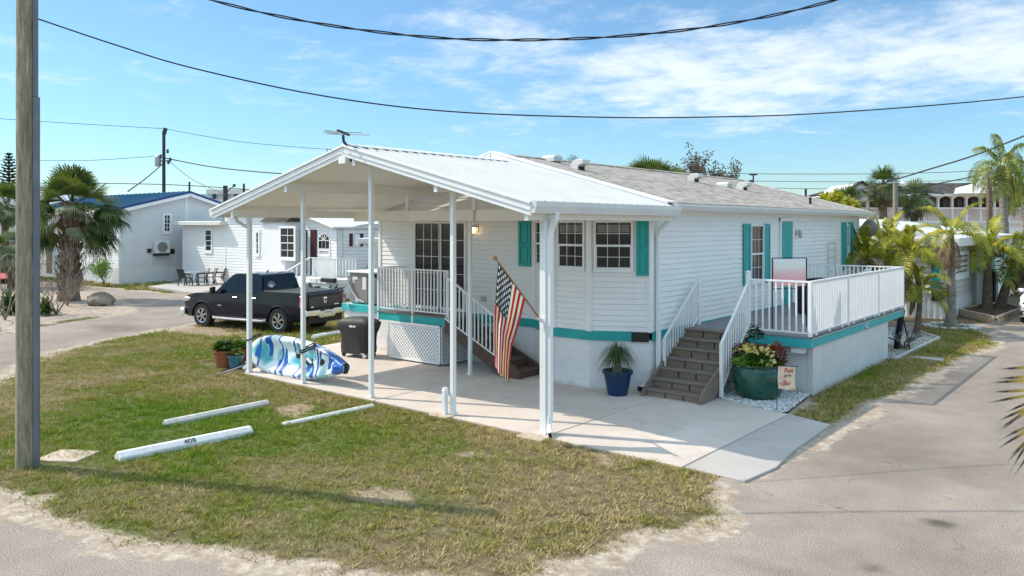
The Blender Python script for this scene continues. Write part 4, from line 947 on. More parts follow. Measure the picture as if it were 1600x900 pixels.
# ================================================================ KAYAK on its side
def kayak():
    Lk = 3.42; c = Vector((-15.18,10.86,.47))
    k = thing('kayak', 'blue, aqua and white patterned kayak standing on its side against two carport posts', 'kayak', (c.x,c.y,.035))
    m, nt, bs = nodes('kayak_plastic')
    tc = N(nt,'ShaderNodeTexCoord'); mp = N(nt,'ShaderNodeMapping'); mp.inputs['Scale'].default_value = (1.15,.4,1.0); mp.inputs['Location'].default_value = (3.1,0,1.7); nt.links.new(tc.outputs['Object'], mp.inputs[0])
    n = N(nt,'ShaderNodeTexNoise'); n.inputs['Scale'].default_value = 2.1; n.inputs['Detail'].default_value = 1.0; nt.links.new(mp.outputs[0], n.inputs['Vector'])
    w = N(nt,'ShaderNodeTexWave'); w.wave_type='BANDS'; w.bands_direction='X'; w.inputs['Scale'].default_value = .42; w.inputs['Distortion'].default_value = 3.5; w.inputs['Detail'].default_value = 1; w.inputs['Detail Scale'].default_value=1.2; nt.links.new(tc.outputs['Object'], w.inputs['Vector'])
    sep = N(nt,'ShaderNodeSeparateXYZ'); nt.links.new(tc.outputs['Object'], sep.inputs[0])
    r = ramp(nt, n.outputs['Fac'], [(.36,(.08,.42,.48)),(.43,(.30,.64,.64)),(.50,(.76,.86,.86)),(.75,(.82,.88,.88))]); 
    n2 = noise(nt, 2.7, 1.5, .5, sc=(1.9,.4,.8)); blue = ramp(nt, n2.outputs['Fac'], [(.55,(0,0,0)),(.575,(1,1,1))]).outputs[0]; blue = mth(nt,'MAXIMUM',blue,ramp(nt, w.outputs['Fac'], [(.0,(1,1,1)),(.008,(1,1,1)),(.022,(0,0,0))]).outputs[0]); rim = mth(nt,'MULTIPLY', mth(nt,'SUBTRACT', mth(nt,'ADD', mth(nt,'MULTIPLY_ADD',sep.outputs[0],.33,0), sep.outputs[2]), 1.02), 30, clamp=True); blue = mth(nt,'MAXIMUM',blue,rim)
    cc = mixc(nt, blue, r.outputs[0], (.01,.10,.42))
    bow = mth(nt,'MULTIPLY', mth(nt,'SUBTRACT', mth(nt,'ADD', sep.outputs[0], mth(nt,'MULTIPLY',n.outputs['Fac'],.5)), 1.60), 14, clamp=True)
    cc = mixc(nt, bow, cc, (.01,.11,.45))
    # the gunwale rim is blue on the upper side
    nt.links.new(cc, bs.inputs['Base Color']); bs.inputs['Roughness'].default_value = .38
    M['kayak'] = m
    n = 44; ring = 28; V = []; F = []
    tilt = R(8)
    for i in range(n+1):
        t = i/n; x = (t-.5)*Lk
        s_ = abs(2*t-1); s2 = (t-.36)/.64 if t > .36 else (.36-t)/.40
        wv = .45*max(0,1-min(1,s2)**(2.1 if t > .36 else 3.2))**(.8 if t > .36 else .6)+.012; e = .5
        wv = max(wv, .085 if t > .5 else .14)
        keel = .20*(1-s_**4)**.5+.03
        sheer = .05*s_**2*1.4
        for j in range(ring):
            a = 2*math.pi*j/ring; ca, sa = math.cos(a), math.sin(a)
            y = wv*math.copysign(abs(ca)**.8,ca)            # across the beam
            if sa < 0: d_ = -keel*abs(sa)**.75             # hull (away from camera)
            else:
                d_ = .10*abs(sa)**.5 + sheer
                q = abs(y)/max(wv,.01)
                # cockpit and foot wells pressed into the deck
                well = 0
                if .12 < t < .70 and q < .72: well = .12*math.sin(math.pi*min(1,max(0,(t-.12)/.58)))**.35*(1-(q/.72)**3)
                if .72 < t < .9 and q < .42: well = .05*(1-(q/.42)**2)
                d_ -= well
                d_ += .035*math.exp(-((q-.80)/.12)**2)*(1 if .08 < t < .9 else 0)
                for f0 in (.22,.34,.46,.58): d_ += .022*math.exp(-((t-f0)/.012)**2)*math.exp(-((q-.5)/.22)**2)
                d_ += .03*math.exp(-(q/.12)**2)*(1 if .5 < t < .97 else 0)
            # beam axis -> vertical, deck normal -> -y, with a little tilt
            yy = y*math.cos(tilt)-d_*math.sin(tilt)*-1; dd = -(d_*math.cos(tilt)) + y*math.sin(tilt)
            zc = -.02*t
            V.append((c.x+x, c.y+dd, c.z+zc+yy))
    for i in range(n):
        for j in range(ring): F.append((i*ring+j,i*ring+(j+1)%ring,(i+1)*ring+(j+1)%ring,(i+1)*ring+j))
    F.append(tuple(range(ring))); F.append(tuple(n*ring+j for j in reversed(range(ring))))
    mb = MB(); mb.add(V,F); h = mb.build('hull', M['kayak'], k, smooth=True, ang=60)
    h.data.transform(Matrix.Identity(4))
    mb = MB(); x = c.x+Lk/2; mb.box((x-.03,c.y-.12,c.z-.13),(x+.035,c.y-.02,c.z+.10)); mb.build('bow_handle', M['black'], k, bevel=.012)
    mb = MB(); mb.box((x-.01,c.y-.128,c.z-.08),(x+.015,c.y-.118,c.z+.05)); mb.build('handle_grip', M['post'], k, bevel=.004)
    for (a,b,z0,z1) in ((-.03,.20,.02,.14),(.34,.56,-.08,.06)): mb = MB(); mb.box((c.x+a,c.y-.085,c.z+z0),(c.x+b,c.y-.045,c.z+z1)); mb.build('footrest', M['black'], k, bevel=.01)
    mb = MB(); mb.bar((c.x+.40,c.y-.10,c.z+.06),(c.x+.58,c.y-.11,c.z-.02),.03,.05); mb.build('seat_tab', M['post'], k)
    mb = MB(); mb.lathe([(0,0),(.09,.0),(.09,.02),(.075,.028),(0,.03)],(c.x+.95,c.y-.075,c.z+.02),16,'y'); mb.v = [(v[0],2*(c.y-.075)-v[1],v[2]) for v in mb.v]; mb.build('hatch', M['black'], k)
    mb = MB(); mb.tube([(c.x+.25,c.y-.11,c.z+.30),(c.x+.9,c.y-.12,c.z+.28),(c.x+1.25,c.y-.11,c.z+.17)],.008,6); mb.build('bungee_cord', M['black'], k)
    # straps round the posts
    for (px,z) in ((PX[0],.80),(PX[1],.72)):
        w = .06; mb = MB()
        for dz in ((0,) if px == PX[0] else (0,.05)):
            zz = z+dz; loop = [(px-w,PY-w,zz),(px+w,PY-w,zz),(px+w,PY+.30,zz+.10),(px-w,PY+.30,zz+.10)]
            for a,b in zip(loop,loop[1:]+loop[:1]): mb.bar(a,b,.008,.03)
        tag(mb.build('strap', M['black']), 'black strap tying the kayak to the %s' % ('post at the left end beside the pots' if px == PX[0] else 'middle post near its bow'), 'strap')
kayak()
# rods in the grass by the pots
r_ = thing('folded_paddle', 'grey and black rods lying in the grass at the foot of the leftmost carport post', 'paddle', (-16.9,10.2,0))
a = G(338,589); b = G(392,575); mb = MB(); mb.tube([(a.x,a.y,.05),(b.x+.1,b.y,.14)],.018,8); mb.build('shaft', M['steel'], r_, smooth=True)
a = G(345,584); mb = MB(); mb.tube([(a.x,a.y,.06),(b.x+.05,b.y+.1,.16)],.016,8); mb.build('shaft', M['black'], r_, smooth=True)
mb = MB(); mb.lathe([(0,0),(.1,.01),(.12,.05),(.07,.09),(0,.1)],(b.x-.08,b.y,.08),14); mb.build('blade', M['post'], r_, smooth=True)
# ================================================================ POTS
def leafy(mb, c, r, h, n, ll, lw, seed, droop=.3, up=.5):
    rr = random.Random(seed)
    for i in range(n):
        a = rr.uniform(0,6.28); e = rr.uniform(-.1,1.3); rad = r*rr.uniform(.2,1)**.6
        b = Vector((c[0]+rad*math.cos(a)*math.cos(e), c[1]+rad*math.sin(a)*math.cos(e), c[2]+h*math.sin(max(e,0))*rr.uniform(.5,1)))
        d = Vector((math.cos(a+rr.uniform(-.8,.8)), math.sin(a+rr.uniform(-.8,.8)), rr.uniform(-droop,up))).normalized()*ll*rr.uniform(.6,1.2)
        s_ = d.cross(Vector((rr.uniform(-.4,.4),rr.uniform(-.4,.4),1))).normalized()*lw*rr.uniform(.6,1.2)
        m_ = b+d*.5+Vector((0,0,ll*.1)); mb.add([b,m_+s_,b+d,m_-s_],[(0,1,2,3)])
M['leaf'] = leafmat('green_leaves',(.04,.10,.015),(.12,.24,.04)); M['leaf_light'] = leafmat('light_green_leaves',(.10,.22,.02),(.25,.38,.06)); M['leaf_red'] = leafmat('red_leaves',(.12,.012,.015),(.30,.05,.03)); M['leaf_dark'] = leafmat('dark_leaves',(.015,.035,.012),(.05,.09,.03))
def pot(name,label,x,y,prof,m,z=0.0,extra=None):
    t = thing(name,label,'potted plant' if 'plant' in name else 'pot',(x,y,z)); mb = MB(); mb.lathe(prof,(x,y,z),28); mb.build('pot', m, t, smooth=True, ang=30)
    rr = prof[-2][0]; mb = MB(); mb.lathe([(0,0),(rr*.93,0)],(x,y,z+prof[-1][1]-.03),20); mb.build('soil', M['soil'], t, fix=False); return t
def prof(rb,rt,h,rim=.02,rh=.05): return [(0,0),(rb,0),(rt,h-rh),(rt+rim,h-rh+.002),(rt+rim,h),(rt-.005,h),(rt-.02,h-.04)]
M['glaze'] = mat('blue_grey_glaze', (.06,.20,.25), .25, .3, 5, coat=.4); M['bluepot'] = mat('cobalt_pot', (.004,.030,.095), .4, .15, 3, dirt=((.1,.15,.3),6,.62,.3)); M['greenglaze'] = mat('green_glaze', (.014,.085,.055), .3, .35, 3, coat=.5, dirt=((.10,.12,.07),3.5,.56,.5))
def gp(px,py,dD=0): p = G(px,py); return p
p = gp(351,573); t = pot('potted_plant','leafy green plant in the larger terracotta pot, leftmost of the three pots',p.x,p.y,prof(.20,.27,.42),M['terracotta']); mb = MB(); leafy(mb,(p.x,p.y,.42),.25,.25,380,.13,.04,1); mb.build('foliage',M['leaf'],t,fix=False)
p = gp(377,567); t = pot('potted_plant','light green plant in a terracotta pot tucked against the carport post',p.x,p.y,prof(.18,.24,.38),M['terracotta']); mb = MB(); leafy(mb,(p.x,p.y,.38),.22,.22,320,.12,.045,2); mb.build('foliage',M['leaf_light'],t,fix=False)
p = gp(368,575); t = pot('potted_plant','small sparse succulent in the blue grey glazed pot',p.x,p.y,prof(.13,.19,.32,.015),M['glaze']); mb = MB(); leafy(mb,(p.x,p.y,.32),.13,.18,60,.12,.025,3); mb.build('foliage',M['leaf_light'],t,fix=False)
# blue pot, ponytail palm
p = G(965,619); t = pot('potted_plant','ponytail palm with drooping strap leaves in a cobalt blue pot by the bay wall','x' and p.x,p.y,prof(.20,.285,.50,.03,.06),M['bluepot'],T)
mb = MB(); mb.tube([(p.x,p.y,.46),(p.x,p.y,.56),(p.x,p.y,.68),(p.x+.01,p.y,.82)],[.11,.09,.045,.03],12); mb.build('stem',M['stringer'],t,smooth=True)
mb = MB(); rr = random.Random(7)
for i in range(520):
    a = rr.uniform(0,6.28); L = rr.uniform(.35,.78); rise = rr.uniform(.05,.34); c = Vector((p.x,p.y,.80+rr.uniform(-.12,.06))); dx = Vector((math.cos(a),math.sin(a),0)); sd_ = Vector((-math.sin(a),math.cos(a),0)); w = .007; prev = None
    for k in range(6):
        s_ = k/5; q = c + dx*(L*.62*(s_**.9)) + Vector((0,0, rise*math.sin(min(1,s_*1.6)*math.pi*.5)*1.0 - .75*L*max(0,s_-.25)**1.4)); ww = w*(1-s_*.8)
        cur = (q-sd_*ww,q+sd_*ww)
        if prev: mb.add([prev[0],prev[1],cur[1],cur[0]],[(0,1,2,3)])
        prev = cur
M['strap'] = leafmat('strap_leaves',(.04,.075,.02),(.11,.16,.05),.2); mb.build('foliage',M['strap'],t,fix=False)
# big green planter
p = Vector((-6.32,15.50,0)); 
t = thing('planter','big round green glazed planter overflowing with yellow flowers and red croton','planter',(p.x,p.y,0)); mb = MB(); mb.lathe([(0,.03),(.34,.03),(.44,.15),(.505,.40),(.50,.60),(.46,.68),(.49,.70),(.49,.735),(.44,.735),(.43,.68)],(p.x,p.y,0),36); mb.build('pot',M['greenglaze'],t,smooth=True,ang=50)
mb = MB(); mb.lathe([(0,0),(.44,0)],(p.x,p.y,.69),24); mb.build('soil',M['soil'],t,fix=False)
mb = MB(); leafy(mb,(p.x,p.y,.72),.50,.22,900,.13,.035,4); mb.build('foliage',M['leaf'],t,fix=False)
mb = MB(); leafy(mb,(p.x-.05,p.y-.25,.74),.33,.12,500,.12,.035,5); mb.build('foliage',M['leaf_light'],t,fix=False)
mb = MB(); leafy(mb,(p.x-.44,p.y+.05,.82),.2,.24,190,.13,.026,6); leafy(mb,(p.x+.33,p.y+.10,.80),.14,.34,130,.16,.020,8,up=1.5); leafy(mb,(p.x,p.y+.22,.8),.35,.25,130,.14,.026,16); mb.build('red_foliage',M['leaf_red'],t,fix=False)
def flowers(parent, c, r, h, n, m, seed, s_=.045):
    rr = random.Random(seed)
    for i in range(n):
        mb = MB(); a = rr.uniform(0,6.28); q = Vector((c[0]+r*math.sqrt(rr.random())*math.cos(a), c[1]+r*math.sqrt(rr.random())*math.sin(a), c[2]+h*rr.uniform(.3,1))); nr_ = Vector((rr.uniform(-.6,.9),rr.uniform(-1,.1),.7)).normalized()
        u = nr_.cross(Vector((0,0,1))).normalized(); w = nr_.cross(u)
        for k in range(5):
            t_ = k*1.2566; d_ = u*math.cos(t_)+w*math.sin(t_); e_ = u*math.cos(t_+1.57)+w*math.sin(t_+1.57); L = s_*rr.uniform(.8,1.2)
            mb.add([q,q+d_*L*.6+e_*L*.35+nr_*.01,q+d_*L,q+d_*L*.6-e_*L*.35+nr_*.01],[(0,1,2,3)])
        mb.build('flower', m, parent, fix=False)
M['petal_y'] = leafmat('yellow_petals',(.75,.60,.12),(.85,.75,.35),.3); flowers(t,(p.x-.05,p.y-.10,.86),.42,.22,60,M['petal_y'],9,.045); flowers(t,(p.x+.25,p.y-.30,.74),.2,.1,14,M['petal_y'],10,.048)
mb = MB(); mb.tube([(p.x-.08,p.y,.7),(p.x-.09,p.y+.02,1.0),(p.x-.05,p.y,1.25)],[.015,.012,.008],6); mb.build('stem',M['stringer'],t)
mb = MB(); leafy(mb,(p.x-.06,p.y,1.22),.12,.30,150,.10,.035,11); mb.build('foliage',M['leaf_dark'],t,fix=False)
# garden flag
f0 = G(1218,648); gf = thing('garden_flag','small garden flag reading fun in the sun with flowers, in front of the green planter','garden flag',(f0.x,f0.y,0))
right = Vector((.93,.36,0)); D_f = f0.x*FW[0]+f0.y*FW[1]
mb = MB(); b0 = Vector((f0.x-.05,f0.y,0)); mb.tube([b0,b0+Vector((0,0,.88)),b0+Vector((0,0,.90))+right*.0],.006,6); mb.tube([b0+Vector((0,0,.90))-right*.01,b0+Vector((0,0,.905))+right*.36],.006,6); mb.lathe([(0,-.02),(.016,0),(0,.02)],(b0+right*.36+Vector((0,0,.905))),8); mb.build('stand',M['black'],gf)
W_,H_ = .30,.42
m_, nt, bs = nodes('garden_flag_cloth'); n1 = noise(nt,9,3,.6); n2 = noise(nt,22,2)
c = ramp(nt,n1.outputs['Fac'],[(.36,(.72,.30,.20)),(.44,(.80,.58,.42)),(.60,(.80,.66,.48)),(.68,(.36,.40,.20))]).outputs[0]; nt.links.new(c,bs.inputs['Base Color']); bs.inputs['Roughness'].default_value=.8; M['gflag'] = m_
mb = MB(); nx,nz = 12,12; V=[];F=[]
def gpt(u,v,o=0): 
    w = .02*math.sin(u*5+v*4)*v; q = b0+right*(.03+u*W_-.015*math.sin(v*3))+Vector((0,0,.89-v*H_))+Vector((right.y,-right.x,0))*(w+o); return q
for j in range(nz+1):
    for i in range(nx+1): V.append(gpt(i/nx,j/nz))
for j in range(nz):
    for i in range(nx): F.append((j*(nx+1)+i,j*(nx+1)+i+1,(j+1)*(nx+1)+i+1,(j+1)*(nx+1)+i))
mb.add(V,F); mb.build('cloth',M['gflag'],gf,smooth=True,fix=False)
M['redink'] = mat('red_lettering',(.55,.06,.03),.7,.1); M['plumink'] = mat('plum_lettering',(.25,.06,.12),.7,.1)
def gtext(body,u,v,size,m):
    q = gpt(u,v,.012)-OFF[gf]; ax = right; mt = Matrix.Translation(q) @ Matrix(((right.x,0,right.y,0),(right.y,0,-right.x,0),(0,1,0,0),(0,0,0,1)))
    text_mesh('lettering',body,size,m,gf,mt,.0008,bold=.002,shear=.25)
gtext('Fun',.60,.16,.11,M['redink']); gtext('in the',.60,.38,.055,M['plumink']); gtext('Sun',.56,.72,.12,M['redink'])
# ================================================================ GRILL under cover
c = Vector((-16.45,13.62,T)); gr = thing('covered_grill','barbecue grill on wheels under a fitted dark grey cover, beside the lattice','grill',(c.x,c.y,T),rz=R(8))
M['cover'] = mat('grill_cover_vinyl',(.035,.032,.030),.6,.25,3,.1,20)
def grill_cover():
    n = 40; rows = [(.12,.44,.27),(.25,.45,.28),(.5,.44,.27),(.62,.47,.28),(.78,.56,.30),(.90,.60,.31),(.97,.50,.27),(1.04,.34,.20),(1.05,.0,.0)]
    V=[];F=[]
    for k,(z,a,b) in enumerate(rows):
        for j in range(n):
            t = 2*math.pi*j/n; e = .42; ca,sa = math.cos(t),math.sin(t); x = a*math.copysign(abs(ca)**e,ca); y = b*math.copysign(abs(sa)**e,sa)
            f = 1+.035*math.sin(t*9+k*.7)*(1 if k < 5 else .4)+.02*math.sin(t*17+k*2); V.append((x*f,y*f,z+(.02*math.sin(t*5) if k==0 else 0)+(.03*x if k > 3 else 0)))
    for k in range(len(rows)-1):
        for j in range(n): F.append((k*n+j,k*n+(j+1)%n,(k+1)*n+(j+1)%n,(k+1)*n+j))
    mb = MB(); mb.add(V,F); mb.build('cover',M['cover'],gr,smooth=True,local=True,ang=70)
grill_cover()
for x in (-.36,.36):
    for y in (-.18,.18): mb = MB(); mb.lathe([(0,-.02),(.06,-.02),(.06,.02),(0,.02)],(x,y,.065),14,'y'); mb.build('wheel',M['post'] if (x>0 and y<0) else M['black'],gr,local=True)
mb = MB()
for i,(x,w) in enumerate(((-.02,.03),(.04,.035),(.10,.02),(.145,.03))): mb.lathe([(0,0),(w,0),(w,.004),(0,.005)],(x,-.318,.83),10,'y'); 
mb.v = [(v[0],-.636-v[1],v[2]) for v in mb.v]; mb.build('cover_logo',M['paper'],gr,local=True)
# ================================================================ SIDE DECK FURNITURE
sg = thing('sign_board','white and pink board in a thin black metal frame standing on the side deck','sign',(-7.0,17.2,DZ))
m_, nt, bs = nodes('blurred_print'); tc = N(nt,'ShaderNodeTexCoord'); sp_ = N(nt,'ShaderNodeSeparateXYZ'); nt.links.new(tc.outputs['Object'],sp_.inputs[0])
r = ramp(nt, mth(nt,'MULTIPLY_ADD',sp_.outputs[2],2.1,-2.15,clamp=True),[(.05,(.80,.42,.42)),(.35,(.82,.50,.50)),(.65,(.80,.76,.70)),(1,(.80,.80,.77))]); nt.links.new(r.outputs[0],bs.inputs['Base Color']); bs.inputs['Roughness'].default_value=.5; M['print'] = m_
q0 = at(1208,17.55); q1 = at(1259,17.75); dz0 = zat(437,17.6); dz1 = zat(404,17.6)
dd = (q1-q0).normalized()
mb = MB(); mb.bar((q0.x,q0.y,(dz0+dz1)/2-.08),(q1.x,q1.y,(dz0+dz1)/2-.08),.02,dz1-dz0+.14); mb.build('panel',M['print'],sg,bevel=.006)
mb = MB()
for q in (q0-dd*.02,q1+dd*.02): mb.bar((q.x,q.y,DZ),(q.x,q.y,dz1+.01),.022,.022)
mb.bar((q0.x-.02,q0.y,dz1+.01),(q1.x,q1.y,dz1+.01),.022,.022); mb.bar((q0.x,q0.y,dz0-.2),(q1.x,q1.y,dz0-.2),.02,.02); mb.build('frame',M['blackmetal'],sg)
# dark deck box with curved lid
db = thing('deck_box','navy deck box with a curved lid behind the balustrade, right of the pink sign','storage box',(-7.0,19.8,DZ))
q = at(1278,20.3); M['navy'] = mat('navy_cover',(.008,.010,.022),.6,.2,5)
mb = MB(); mb.box((q.x-.45,q.y-.28,DZ),(q.x+.40,q.y+.28,DZ+.80)); mb.build('body',M['navy'],db,bevel=.03)
mb = MB(); mb.prism([(q.x-.48+.91*i/10, DZ+.80+.09*math.sin(math.pi*i/10)+.03) for i in range(11)]+[(q.x+.43,DZ+.79),(q.x-.48,DZ+.79)],'y',q.y-.31,q.y+.31); mb.build('lid',M['navy'],db,bevel=.01)
# white resin chair
def resin_chair(label,x,y,rz):
    ch = thing('resin_chair',label,'chair',(x,y,DZ),rz=rz); w=.29
    mb = MB(); mb.box((-w,-.25,.40),(w,.25,.43)); mb.build('seat',M['white'],ch,local=True,bevel=.012)
    mb = MB(); n=9; fan=[(-.2,.43)]+[(-.30*math.cos(math.pi*i/n)*1.0,.72+.33*math.sin(math.pi*i/n)) for i in range(n+1)]+[(.2,.43)]
    inner = [(u*.86,.45+(v-.43)*.93) for u,v in fan]
    mb.prism(fan,'y',.24,.265); mb.v = [(v[0],v[1]+(v[2]-.43)*.22,v[2]) for v in mb.v]; mb.build('backrest',M['white'],ch,local=True,bevel=.01)
    for sx in (-1,1):
        for sy in (-1,1): mb = MB(); mb.bar((sx*w*.92,sy*.22,.41),(sx*w*1.08,sy*.27,0),.05,.035); mb.build('leg',M['white'],ch,local=True)
        mb = MB(); mb.bar((sx*w,-.22,.64),(sx*w,.30,.66),.05,.025); mb.bar((sx*w,-.2,.43),(sx*w,-.2,.64),.04,.03); mb.build('armrest',M['white'],ch,local=True)
q = at(1333,23.4); resin_chair('white resin chair with a rounded back at the far corner of the side deck',q.x+.25,q.y-.75,R(-50))
# wire trellis on the wall
tr = thing('wall_trellis','pale wire trellis rack leaning on the long white wall at the deck','trellis',(-8.25,26.3,0))
mb = MB()
for y in (25.9,26.62): mb.tube([(-8.27,y,0.0),(-8.27,y,2.95)],.013,6)
for i in range(8): mb.tube([(-8.27,25.9,1.3+i*.236),(-8.27,26.62,1.3+i*.236)],.009,6)
mb.build('rack',M['steel'],tr)
# round dish on the far corner of the house
q = at(1345,29.6); 
m_d = thing('wall_dish','round grey dish fixed to the far corner of the house above the palms','dish',(HX1+.35,HY1+.1,3.5))
mb = MB(); mb.lathe([(0,.0),(.15,.02),(.27,.08),(.28,.09),(.15,.035),(0,.02)],(HX1+.42,HY1-.15,3.40),20,'y'); mb.build('dish',M['acgrey'],m_d,smooth=True)
mb = MB(); mb.tube([(HX1+.0,HY1-.05,3.35),(HX1+.42,HY1-.1,3.35)],.02,6); mb.build('arm',M['steel'],m_d)
# ================================================================ ANTENNA on the ridge
an = thing('tv_antenna','flat television antenna with thin rods on a bent dark mast at the carport peak','antenna',(CRX,CY0-.08,4.9))
D_a = (CRX*FW[0]+(CY0-.1)*FW[1])
def ap_(px,py,dd=0): return at(px,D_a+dd,zat(py,D_a+dd))
mb = MB(); mb.tube([ap_(550,243),ap_(546,233),ap_(537,221),ap_(536,211)],[.035,.03,.028,.028],8); mb.build('mast',mat('dark_blue_mast',(.02,.03,.05),.35,.2),an,smooth=True)
mb = MB(); q = ap_(551,240); mb.box((q.x-.07,q.y-.03,q.z-.16),(q.x+.07,q.y+.06,q.z+.10)); mb.build('mount',M['black'],an,bevel=.01)
mb = MB(); q = Vector((CRX,CY0-.07,0)); mb.box((q.x-.1,q.y-.02,4.72),(q.x+.1,q.y+.03,4.86)); mb.build('mount_plate',M['white'],an)
mb = MB(); mb.bar(ap_(528,204,-.2),ap_(545,211,.25),.05,.04); mb.build('boom',M['black'],an)
for (a,b,dd) in (((508,203.5),(530,207),-.2),((511,209),(577,211.0),.25),((536,206.5),(566,207.5),.1),((506,206),(530,209),.0)):
    mb = MB(); mb.tube([ap_(*a,dd),ap_(*b,dd)],.012,6); mb.build('element',M['steel'],an)
# ================================================================ VEHICLES
M['carpaint'] = mat('dark_navy_paint',(.0025,.005,.013),.14,.05,1.5,coat=.12,spec=.35); M['suvwhite'] = mat('white_car_paint',(.80,.80,.80),.3,.03,1,coat=1.0)
M['tyre'] = mat('tyre_rubber',(.022,.021,.020),.85,.25,8); M['carglass'] = glassmat('tinted_glass',(.004,.005,.006)); M['alloy'] = mat('alloy_wheel',(.55,.55,.55),.28,.08,5,metal=.9)
M['trim'] = mat('dark_trim',(.015,.015,.016),.6,.2,5); M['redlens'] = mat('red_lens',(.45,.015,.02),.15,.1,8,coat=.8); M['clearlens'] = mat('clear_lens',(.55,.52,.50),.1,.1,12,coat=.8)
def wheel(root,x,y,r,w,side,rim='alloy',sp=6):
    t = MB(); s_ = 1 if side > 0 else -1
    pr = [(r*.60,-w/2),(r*.93,-w/2),(r,-w*.36),(r,w*.36),(r*.93,w/2),(r*.60,w/2),(r*.58,w*.42)]
    t.lathe(pr,(x,y,r),32,'y'); t.lathe([(r*.58,w*.42*s_),(r*.58,-w*.3*s_),(0,-w*.3*s_)],(x,y,r),32,'y'); o = t.build('wheel',M['tyre'],root,smooth=True,local=True,ang=35)
    m = MB(); f = y+s_*w*.44
    m.lathe([(r*.62,s_*w*.47),(r*.60,s_*w*.50),(r*.54,s_*w*.47),(r*.54,s_*w*.30)],(x,y,r),32,'y')
    for k in range(sp):
        a = 2*math.pi*k/sp+.3; dx,dz = math.cos(a),math.sin(a)
        for e in (-.13,.13):
            q = Vector((math.cos(a+e),0,math.sin(a+e))); m.bar(Vector((x,f,r))+Vector((dx,0,dz))*r*.10,Vector((x,f-s_*.01,r))+q*r*.57,.03,r*.10,up=(dx*-dz,0,1) if False else (0,1,0))
    m.lathe([(0,s_*w*.46),(r*.13,s_*w*.46),(r*.15,s_*w*.40)],(x,y,r),16,'y')
    for k in range(6):
        a = k*math.pi/3; m.lathe([(0,s_*w*.475),(r*.03,s_*w*.475),(r*.03,s_*w*.44)],(x+r*.09*math.cos(a),y,r+r*.09*math.sin(a)),6,'y')
    m.build('rim',M[rim],root,local=True).parent = o
    d = MB(); d.lathe([(0,s_*w*.1),(r*.5,s_*w*.1),(r*.5,0),(0,0)],(x,y,r),24,'y'); d.build('brake_disc',M['trim'],root,local=True).parent = o
    return o
def arch(cx,r,n=12,z0=.0): # points over a wheel arch, left to right
    return [(cx-r*math.cos(math.pi*i/n), z0+r*math.sin(math.pi*i/n)*1.0) for i in range(n+1)]
def shell(mb, prof, w, tum=None, y0=None):
    """side profile prism, cut into a grid, then its sides drawn inward by tum(x,z)"""
    t = MB(); t.prism(prof,'y',-w,w); me = bpy.data.meshes.new('tmp'); me.from_pydata(t.v,[],t.f); bm = bmesh.new(); bm.from_mesh(me); bpy.data.meshes.remove(me)
    xs = [v[0] for v in t.v]; zs = [v[2] for v in t.v]
    for k in range(1,14):
        x = min(xs)+(max(xs)-min(xs))*k/14; bmesh.ops.bisect_plane(bm,geom=bm.verts[:]+bm.edges[:]+bm.faces[:],plane_co=(x,0,0),plane_no=(1,0,0))
    for k in range(1,8):
        z = min(zs)+(max(zs)-min(zs))*k/8; bmesh.ops.bisect_plane(bm,geom=bm.verts[:]+bm.edges[:]+bm.faces[:],plane_co=(0,0,z),plane_no=(0,0,1))
    bm.verts.ensure_lookup_table(); bm.verts.index_update()
    V = [(v.co.x, v.co.y*(tum(v.co.x,v.co.z) if tum else 1), v.co.z) for v in bm.verts]; mb.add(V,[tuple(v.index for v in f.verts) for f in bm.faces]); bm.free()
